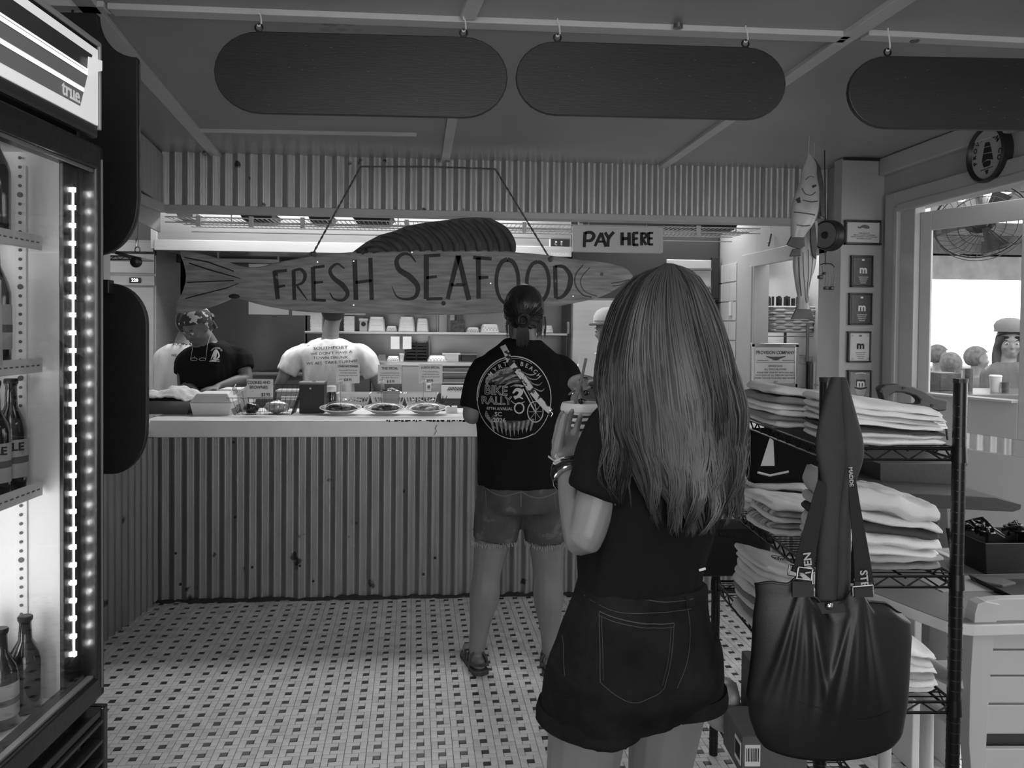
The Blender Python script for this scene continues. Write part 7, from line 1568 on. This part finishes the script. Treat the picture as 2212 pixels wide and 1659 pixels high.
def buckle(x, y, w, h, a, Y):
    M = FR(at(x, y, Y)-TW) @ Matrix.Rotation(radians(a), 4, 'Z'); s = 1/ppm(Y); P = [M @ V((dx*w*s/2, dy*h*s/2, 0)) for dx, dy in ((-1, -1), (1, -1), (1, 1), (-1, 1), (-1, -1))]; b = MB()
    for p, q in zip(P, P[1:]): b.tube([p, q], .0021, 6)
    b.build('buckle', mat('buckle_metal', .25, .3, 1), tote, smooth=40)
buckle(1738, 1240, 34, 26, -8, 1.57); buckle(1716, 1232, 26, 24, -8, 1.615); buckle(1864, 1276, 48, 20, 4, 1.57); buckle(1757, 1250, 4, 24, 0, 1.572)
for cx, w in ((1735, 46), (1866, 40)): b = band([(cx, 1256, 1.575), (cx, 1290, 1.565)], (w, w), 'handle_tab', mLea, .004)
band([(1795, 1300, 1.585), (1797, 1325, 1.582)], (72, 60), 'snap_tab', mLea, .004); q = at(1793, 1310, 1.576)-TW; MB().lathe([(.001, .0), (.0075, .0), (.007, .002), (.004, .0035), (.001, .004)], n=20, M=FR().to_3x3()).build('snap', mChrome, tote, smooth=True).location = q
# ---- dark moulded seat with a handle hole, tray --------------------------------
YH = 2.82; hs = pthing('moulded_seat', 'dark moulded plastic high seat with a handle hole and a flat tray', 'seat', 1970, 1000, YH); mMould = mat('moulded_plastic', .035, .5, bump=.2, bscale=80); HW = wloc(hs)
po_ = [(1895, 838), (1905, 831), (1935, 829), (1965, 834), (1990, 843), (2012, 857), (2041, 863), (2038, 886), (2022, 888), (2005, 884), (1998, 900), (2010, 930), (2022, 970), (2030, 1030), (1880, 1030), (1880, 950), (1900, 900), (1905, 870)]
hole = [(1914, 868), (1916, 854), (1928, 847), (1950, 848), (1972, 855), (1982, 864), (1980, 871), (1960, 871), (1935, 868)]
m2 = bmesh.new()
def loop(pts, y): return [m2.verts.new(V((at(a, c, YH).x-HW.x, y, at(a, c, YH).z-HW.z))) for a, c in pts]
loops = []
for y in (-.02, .02):
    o_, h_ = loop(po_, y), loop(hole, y); es = [m2.edges.new((p[i], p[(i+1) % len(p)])) for p in (o_, h_) for i in range(len(p))]; bmesh.ops.triangle_fill(m2, edges=es, use_beauty=True); loops.append((o_, h_))
for (a0, a1) in zip(loops[0], loops[1]):
    for i in range(len(a0)): m2.faces.new((a0[i], a0[(i+1) % len(a0)], a1[(i+1) % len(a0)], a1[i]))
bmesh.ops.recalc_face_normals(m2, faces=m2.faces); me = bpy.data.meshes.new('backrest'); m2.to_mesh(me); m2.free(); me.materials.append(mMould); o = bpy.data.objects.new('backrest', me); COL.objects.link(o); o.parent = hs; bv = o.modifiers.new('b', 'BEVEL'); bv.width = .006; bv.segments = 2; bv.limit_method = 'ANGLE'
for x, y in ((1904, 845), (1953, 838), (2014, 876), (1965, 880)): MB().cyl(at(x, y, YH-.021)-HW, at(x, y, YH-.025)-HW, .005, n=10).build('screw', mBlack, hs)
pprism(hs, 'tray', mMould, [(1836, 1034), (2060, 1046), (2112, 1060), (2110, 1070), (2095, 1075), (1836, 1062)], YH-.35, .4)
pprism(hs, 'seat_shell', mMould, [(1850, 985), (2030, 985), (2015, 1015), (1990, 1035), (1850, 1035)], YH-.2, .3)
pprism(hs, 'pedestal', mMould, [(1900, 1030), (2000, 1030), (2010, 1232), (1890, 1232)], YH+.1, .25); pprism(hs, 'foot', mMould, [(1890, 1225), (2010, 1225), (2010, 1610), (1890, 1610)], YH+.1, .2)
MB().tube([at(2012, 890, YH-.0)-HW, at(2030, 900, YH)-HW, at(2044, 925, YH)-HW, at(2047, 950, YH)-HW], .004, 6).build('wire_loop', mBlack, hs)
t = pthing('paper_slip', 'white lined paper slip clipped under the dark seat handle', 'paper', 2026, 907, YH-.03); pprism(t, 'sheet', mPaper, [(2006, 886), (2030, 890), (2048, 926), (2024, 928)], YH-.03, .002); [strokes(t, [([(2013+i*3, 895+i*6), (2032+i*3, 897+i*6)], [1, 1])], YH-.033, mGreyInk, 1, 'line') for i in range(5)]
# ---- white table -----------------------------------------------------------------
ZTb = .76; tb = empty('side_table', atz(2100, 1290, ZTb), 'pale table with a white rim and grey top behind the rack', 'table'); TBW = V(wloc(tb)); tb.location.z = 0
mTbl = mat('table_grey', .22, .4, var=.08, scale=5); P_ = [atz(x, y, ZTb) for x, y in ((1840, 1262), (1883, 1280), (1973, 1316), (2047, 1344), (2105, 1350), (2290, 1345), (2330, 1214), (1900, 1205))]
c = sum(P_, V())/len(P_)
def slab(pts, z0, z1, name, m, par): W_ = wloc(par); n_ = len(pts); vs = [(p.x-W_.x, p.y-W_.y, z-W_.z) for z in (z0, z1) for p in pts]; return MB().add(vs, [tuple(range(n_-1, -1, -1)), tuple(range(n_, 2*n_))]+[(i, (i+1) % n_, n_+(i+1) % n_, n_+i) for i in range(n_)]).build(name, m, par, bevel=.003)
slab(P_, ZTb-.03, ZTb-.001, 'table_rim', mWhite, tb); slab([p.lerp(c, .025) for p in P_], ZTb-.002, ZTb+.001, 'table_top', mTbl, tb)
lg = lambda x, y, Y: at(x, y, Y)
for x0, x1, Y in ((1975, 1992, 2.62), (2058, 2075, 2.62)): a_, c_ = at(x0, 1350, Y), at(x1, 1350, Y); MB().box((a_.x-TBW.x, Y-TBW.y, .0), (c_.x-TBW.x, Y+.3-TBW.y, ZTb-.03)).build('leg_panel', mWhite, tb, bevel=.004)
a_, c_ = at(1992, 1400, 2.75), at(2058, 1400, 2.75); MB().box((a_.x-TBW.x, 2.75-TBW.y, .40), (c_.x-TBW.x, 2.77-TBW.y, ZTb-.03)).build('cross_panel', mKW, tb, bevel=.003)
MB().box((a_.x-TBW.x, 2.7-TBW.y, .2), (c_.x-TBW.x, 2.74-TBW.y, .28)).build('cross_rail', mTrim, tb, bevel=.003)
def onT(x, y): return atz(x, y, ZTb+.001)
t = empty('storage_basket', onT(2165, 1222), 'black basket heaped with dark tools and sunglasses on the pale table', 'basket'); w = .26
MB().rings([[V((sx*w/2*s, sy*.1*s, z)) for sx, sy in ((-1, -1), (1, -1), (1, 1), (-1, 1))] for s, z in ((.9, 0), (1, .1), (.96, .1), (.88, .01))]).build('basket', mBlack, t, bevel=.004)
rr = random.Random(6)
for i in range(10):
    q = V((rr.uniform(-.1, .1), rr.uniform(-.07, .07), .1+rr.random()*.03)); a = rr.uniform(0, pi); o = MB().tube([q+V((cos(a), sin(a), .1))*s*.05+V((0, 0, .012*cos(s*3))) for s in (-1, -.5, 0, .5, 1)], .007, 6, flat=.6).tube([q+V((.02*cos(k), .015*sin(k), .0)) for k in [j*2*pi/10 for j in range(11)]], .004, 5)
    tag(o.build('sunglasses', mat('gloss_black', .01, .12), smooth=True), 'dark sunglasses heaped in the black basket on the pale table', 'sunglasses', 'sunglasses in the basket').location = wloc(t)
t = empty('bucket', onT(2040, 1232)+V((0, .15, 0)), 'dark bucket with thin wire handle behind the right rack post', 'bucket'); MB().lathe([(.05, 0), (.065, .13), (.068, .13), (.068, .136), (.06, .136), (.046, .01)], n=28).build('pail', mat('smoke_plastic', .05, .3), t, smooth=40); MB().tube([V((.066*cos(a), 0, .13+.085*sin(a))) for a in [pi*k/14 for k in range(15)]], .0028, 6).build('wire_handle', mMetalB, t)
MB().lathe([(.001, .1), (.058, .11), (.05, .17), (.02, .2), (.001, .2)], n=20).build('liner', mat('crumpled_dark', .03, .4, bump=1), t, smooth=True)
t = empty('checked_pouch', onT(2144, 1262), 'small pale checked pouch lying on the table', 'pouch'); MB().prism([(-.05, .02), (-.02, .045), (.05, .03), (.06, -.02), (-.0, -.045), (-.03, -.02)], .012, Matrix.Identity(4)).build('pouch', mat('check_cloth', .09, .8, v2=.6, scale=60), t, bevel=.004)
t = empty('serving_tray', onT(2230, 1275), 'dark flat tray at the right end of the table', 'tray'); MB().rings([[V((sx*.13*s, sy*.1*s, z)) for sx, sy in ((-1, -1), (1, -1), (1, 1), (-1, 1))] for s, z in ((.94, 0), (1, .018), (.98, .018), (.92, .005))]).build('tray', mBlack, t, bevel=.003)
t = empty('leaflet', onT(2075, 1262), 'pale leaflet lying flat on the table beside the post', 'paper'); MB().box((-.1, -.07, 0), (.07, .07, .003)).build('sheet', mat('leaflet_paper', .4, .5), t)
# ---- white plastic chair -----------------------------------------------------------
YC = 2.0; ch = empty('plastic_chair', (at(2200, 1500, YC).x, YC, 0), 'white slatted plastic chair at the lower right corner', 'chair'); CW = wloc(ch); mCh = mat('chair_plastic', .5, .35, var=.03)
XR_ = 2420
def slat(y0, y1, xl0, xl1, name='slat', Y=YC): return pprism(ch, name, mCh, [(xl0, y0), (XR_-40, y0), (XR_-40, y1), (xl1, y1)], Y, .018)
pprism(ch, 'back_stile', mCh, [(2102, 1300), (2118, 1294), (2150, 1300), (2140, 1347), (2128, 1460), (2120, 1600), (2120, 1720), (2092, 1720), (2083, 1600), (2086, 1460), (2092, 1370), (2096, 1320)], YC-.008, .04)
pprism(ch, 'top_rail', mCh, [(2118, 1294), (2150, 1290), (XR_, 1283), (XR_, 1340), (2140, 1345)], YC-.004, .03)
for y0, y1 in ((1349, 1399), (1403, 1455), (1459, 1515), (1520, 1582), (1614, 1700)): slat(y0, y1, 2140-(y0-1349)*.075, 2140-(y1-1349)*.075)
pprism(ch, 'recess_shade_panel', mat('recess_shade_grey', .05, .7), [(2125, 1575), (XR_-60, 1575), (XR_-60, 1622), (2125, 1622)], YC+.03, .01)  # added dark panel; shade behind the slot is put into its colour
cs = MB().box((0, 0, 0), (0, 0, 0)); 
a_ = at(2100, 1600, YC); MB().box((a_.x-CW.x, .03, .42), (a_.x-CW.x+.5, .48, .45)).build('seat', mCh, ch, bevel=.012)
for dx in (.02, .46): 
    for dy in (.03, .45): MB().tube([V((a_.x-CW.x+dx, dy, .43)), V((a_.x-CW.x+dx, dy, 0))], [.024, .018], 12).build('leg', mCh, ch, smooth=40)
ar = MB(); P4 = [at(2100, 1478, YC), at(2060, 1468, YC+.1), at(2010, 1440, YC+.32), at(1995, 1428, YC+.45)]; P4 = [p-CW for p in P4]; ar.tube(crom(P4, 5), .036, 12, flat=.45, side=(1, 0, 0)); ar.build('armrest', mCh, ch, smooth=True)
MB().tube([P4[-1], V((P4[-1].x, P4[-1].y-.02, .43)), V((P4[-1].x, P4[-1].y-.03, 0))], .02, 10).build('arm_post', mCh, ch, smooth=True)
# ================================================================ porch seen through the angled door
mDim = mat('porch_wood', .12, .7, var=.4, scale=4, bump=.3); mRafter = mat('porch_rafter', .06, .7, var=.4, scale=5)
porch = struct(MB().box((2.6, 12.2, -.005), (12, 12.9, .9)).build('trim_2', mDim))
for k, (Y, z, h, w) in enumerate([(5.0, 2.62, .12, .05), (5.7, 2.55, .1, .05), (6.4, 2.48, .1, .05), (7.2, 2.4, .12, .06), (8.0, 2.28, .3, .08)]): MB().box((2.9, Y, z), (11, Y+w, z+h)).build('beam', mRafter if k % 2 else mDim, porch)
for x in (3.6, 4.6, 5.6, 6.6): MB().bar((x, 4.8, 2.72), (x, 8.1, 2.36), .05, .12).build('rafter', mRafter, porch)
for i in (7,): Y = 4.7+i*.42; z = 2.86-.115*(i*.42); MB().box((2.9, Y, z-.01), (11, Y+(.3 if i % 3 else .36), z+.01)).build('roof_board', mat('roof_sheet', .5, .6, trans=.3, var=.3) if i % 2 else mDim, porch)
MB().box((2.9, 8.0, 2.04), (11, 8.06, 2.3)).build('valance', mat('valance_cloth', .3, .7, var=.2), porch)
MB().bar((4.3, 7.9, 1.55), (4.55, 7.9, 2.05), .05, .05, (0, 1, 0)).build('brace', mat('pale_brace', .5, .6), porch); MB().box((4.2, 7.9, 0), (4.28, 7.98, 2.4)).build('post', mWhite, porch)
bar_ = empty('bar_ledge', at(2110, 850, 4.9), 'long dark bar ledge on the porch just outside the door window', 'ledge'); bz = at(2110, 845, 4.8).z
a_ = at(2000, 845, 4.7); bar_.location.z = 0; MB().box((3.1, 4.55, bz-.04), (6.5, 5.05, bz)).build('ledge_top', mat('ledge_wood', .08, .3), bar_, world=True, bevel=.004)
for x in (3.15, 4.4, 5.8): MB().box((x, 4.7, 0), (x+.06, 4.76, bz-.04)).build('post', mDim, bar_, world=True)
def cupat(label, px, y0, y1, w, Y, m, lid=None):
    p = at(px, y1, Y); p.z = bz; h = at(px, y0, Y).z-bz; o = empty('drink_cup', p, label, 'cup'); r = w/2/ppm(Y)
    MB().lathe([(r*.78, 0), (r, h), (r*.94, h), (r*.72, .006)], n=24).build('cup', m, o, smooth=40)
    if lid: MB().lathe([(r*1.03, h*.95), (r*1.05, h), (r*.9, h+.006), (.001, h+.006)], n=24).build('lid', lid, o, smooth=40)
    return o
cupat('tall dark cup on the porch ledge', 2093, 797, 832, 20, 4.8, mat('cup_dark', .06, .4)); cupat('translucent plastic cup of ice on the porch ledge', 2150, 812, 840, 26, 4.75, mat('frosted_plastic', .45), mWhite); cupat('grey cup beside the dark cup on the porch ledge', 2070, 800, 828, 16, 4.9, mat('cup_grey', .2, .4)); cupat('short dark glass at the right of the porch ledge', 2172, 826, 842, 18, 4.7, mat('cup_dark', .06))
b1 = pthing('napkin_holder', 'black block at the left end of the porch ledge', 'holder', 2032, 822, 4.9); p = at(2010, 822, 4.9); q = at(2055, 804, 4.9); MB().box((p.x, 4.8, bz), (q.x, 4.95, q.z)).build('block', mBlack, b1, world=True, bevel=.004)
# fan
cF = at(2118, 478, 4.9); fan = empty('porch_fan', cF, 'large round wire-caged fan tilted under the porch roof', 'fan'); Rf = 96/ppm(4.9)
n_ = V((-.35, -.75, -.6)).normalized(); FM = frame((0, 0, 0), n_.cross(V((0, 0, 1))), n_.cross(n_.cross(V((0, 0, 1))))).to_3x3(); b = MB()
for r_, d in ((Rf, 0), (Rf*.98, .05), (Rf*.75, .045), (Rf*.5, .06), (Rf*.28, .07)): b.tube([FM @ V((r_*cos(a), r_*sin(a), d)) for a in [2*pi*k/40 for k in range(41)]], .007 if d == 0 else .003, 5)
for k in range(36): a = 2*pi*k/36; b.tube([FM @ V((Rf*cos(a), Rf*sin(a), 0)), FM @ V((Rf*.75*cos(a+.1), Rf*.75*sin(a+.1), .045)), FM @ V((Rf*.2*cos(a+.3), Rf*.2*sin(a+.3), .07))], .0018, 4)
b.build('cage', mBlack, fan, smooth=True)
for k in range(3):
    a0 = 2*pi*k/3; P = [FM @ V((r_*cos(a0+t), r_*sin(a0+t), dz)) for r_, t, dz in ((.05, -.3, .0), (Rf*.85, -.25, -.01), (Rf*.88, .35, .02), (.05, .4, .02))]; MB().add(P+[p+FM @ V((0, 0, .003)) for p in P], [(0, 1, 2, 3), (7, 6, 5, 4), (0, 4, 5, 1), (1, 5, 6, 2), (2, 6, 7, 3), (3, 7, 4, 0)]).build('blade', mat('fan_blade', .05, .4), fan)
MB().ell((0, 0, 0), (.05, .05, .05)).build('hub', mBlack, fan, smooth=True); MB().cyl(FM @ V((0, 0, -.02)), FM @ V((0, 0, -.2)), .1, .085, 24).build('motor', mBlack, fan, smooth=40); MB().tube([FM @ V((0, 0, -.15)), V((.05, .1, .4))], .02, 8).build('bracket', mBlack, fan)
# people on the porch
o, t, M, P = staff('person', 'woman on the porch in a ruffled cap with long dark hair seen through the window', 5.6, 2178, 790, (-.35, -1, 0), mSkin, mat('grey_top', .12, .9), .18, .11, hf=(-.5, -1, 0),
    headpos=at(2181, 742, 5.6), sh=(at(2215, 812, 5.6), at(2146, 812, 5.6)), el=(at(2222, 870, 5.6), at(2138, 870, 5.6)), wr=(at(2190, 868, 5.35), at(2160, 868, 5.35)))
hc = haircap(o, P, M, mHairD, 1.08); hb2 = MB(); rr = random.Random(3)
for i in range(90):
    a = rr.choice((-1, 1))*rr.uniform(.5, 1)*pi*.9; x = sin(a); y = -cos(a); p0 = P(x*.075, y*.08 if y > -1 else 0, .05); hb2.tube(crom([p0, P(x*.1, min(y*.1, .02), -.06), P(x*.11, min(y*.1, .03)+.02, -.2)], 4), [.009]*6+[.007, .005, .003], 5)
hb2.build('long_hair', mHairD, hc, world=True, smooth=True, kind='stuff')
cp = MB().lathe([(.095, .0), (.1, .02), (.1, .05), (.085, .08), (.05, .1), (.002, .105)], (0, 0, 0), 28); cp.v = [tuple(P(x*(1+.12*noise.noise(V((x, y, z))*30)), y-.01, z+.085)) for x, y, z in cp.v]; cp.build('cap', mat('grey_cap', .2, .9), o, world=True, smooth=True); eyes(o, P, M)
def sitter(label, px, py, Y, f, hairm):
    o = empty('person', (at(px, py, Y).x, Y, 0), label, 'person'); f = V(f).normalized(); lat = V((f.y, -f.x, 0)); hd = at(px, py, Y); c = lambda z, d=0: V((hd.x, Y, z))+f*d
    zs = hd.z-.2; hz = .46; b = MB(); torso(b, [(c(hz-.02), lat, .16, .12), (c(hz+.12), lat, .16, .12), (c(zs-.2), lat, .17, .12), (c(zs-.03), lat, .18, .1), (c(zs+.03), lat, .08, .07)])
    limb(b, [c(zs), c(zs+.06), hd-V((0, 0, .05))], [.06, .055, .055]); M, P = head(b, hd, f, (0, 0, 1))
    for s in (-1, 1):
        arm(b, c(zs-.05)+lat*.17*s, c(zs-.3, .06)+lat*.2*s, c(zs-.28, .3)+lat*.08*s, .05); hand(b, c(zs-.28, .3)+lat*.08*s, f, (0, 0, -1), -s, (.3, .4, .3))
        limb(b, [c(hz)+lat*.1*s, c(hz+.03, .25)+lat*.12*s, c(hz+.03, .46)+lat*.12*s], [.09, .08, .065]); limb(b, [c(hz+.02, .46)+lat*.12*s, c(.25, .48)+lat*.12*s, c(.07, .45)+lat*.12*s], [.062, .055, .035]); b.tube([c(.04, .4)+lat*.12*s, c(.035, .52)+lat*.12*s, c(.03, .62)+lat*.13*s], [.03, .035, .02], 10, rnd=True)
    fuse(b, 'body', mSkin, o, .012, 4, world=True); b = MB(); torso(b, [(c(hz+.0), lat, .18, .14), (c(hz+.15), lat, .175, .14), (c(zs-.2), lat, .185, .14), (c(zs-.04), lat, .195, .12), (c(zs+.03), lat, .09, .08)])
    for s in (-1, 1): sleeve(b, c(zs-.06)+lat*.16*s, c(zs-.3, .06)+lat*.2*s, .6, .07, .065, c(zs-.02))
    fuse(b, 'tee_shirt', mat('grey_top', .12), o, .012, 3, world=True); haircap(o, P, M, hairm, 1.03)
    st = empty('stool', c(0), 'dark stool on the porch under the '+label.split(' on')[0], 'stool'); W_ = wloc(st); MB().lathe([(.17, hz-.14), (.18, hz-.12), (.17, hz-.1), (.001, hz-.1)], n=24).build('seat', mDim, st)
    for a in (45, 135, 225, 315): MB().tube([V((.12*cos(radians(a)), .12*sin(radians(a)), hz-.14)), V((.17*cos(radians(a)), .17*sin(radians(a)), 0))], .014, 8).build('leg', mDim, st)
    return o
gh = mat('grey_hair', .14, .8, var=.4, scale=30)
sitter('person with light face in profile on the far left of the porch', 2027, 770, 7.9, (.9, -.2, 0), gh); sitter('dark-haired person seated second from the left on the porch', 2054, 792, 6.5, (.5, .8, 0), gh); sitter('round-haired person seated beside the woman on the porch', 2111, 776, 7.2, (1, -.3, 0), gh)
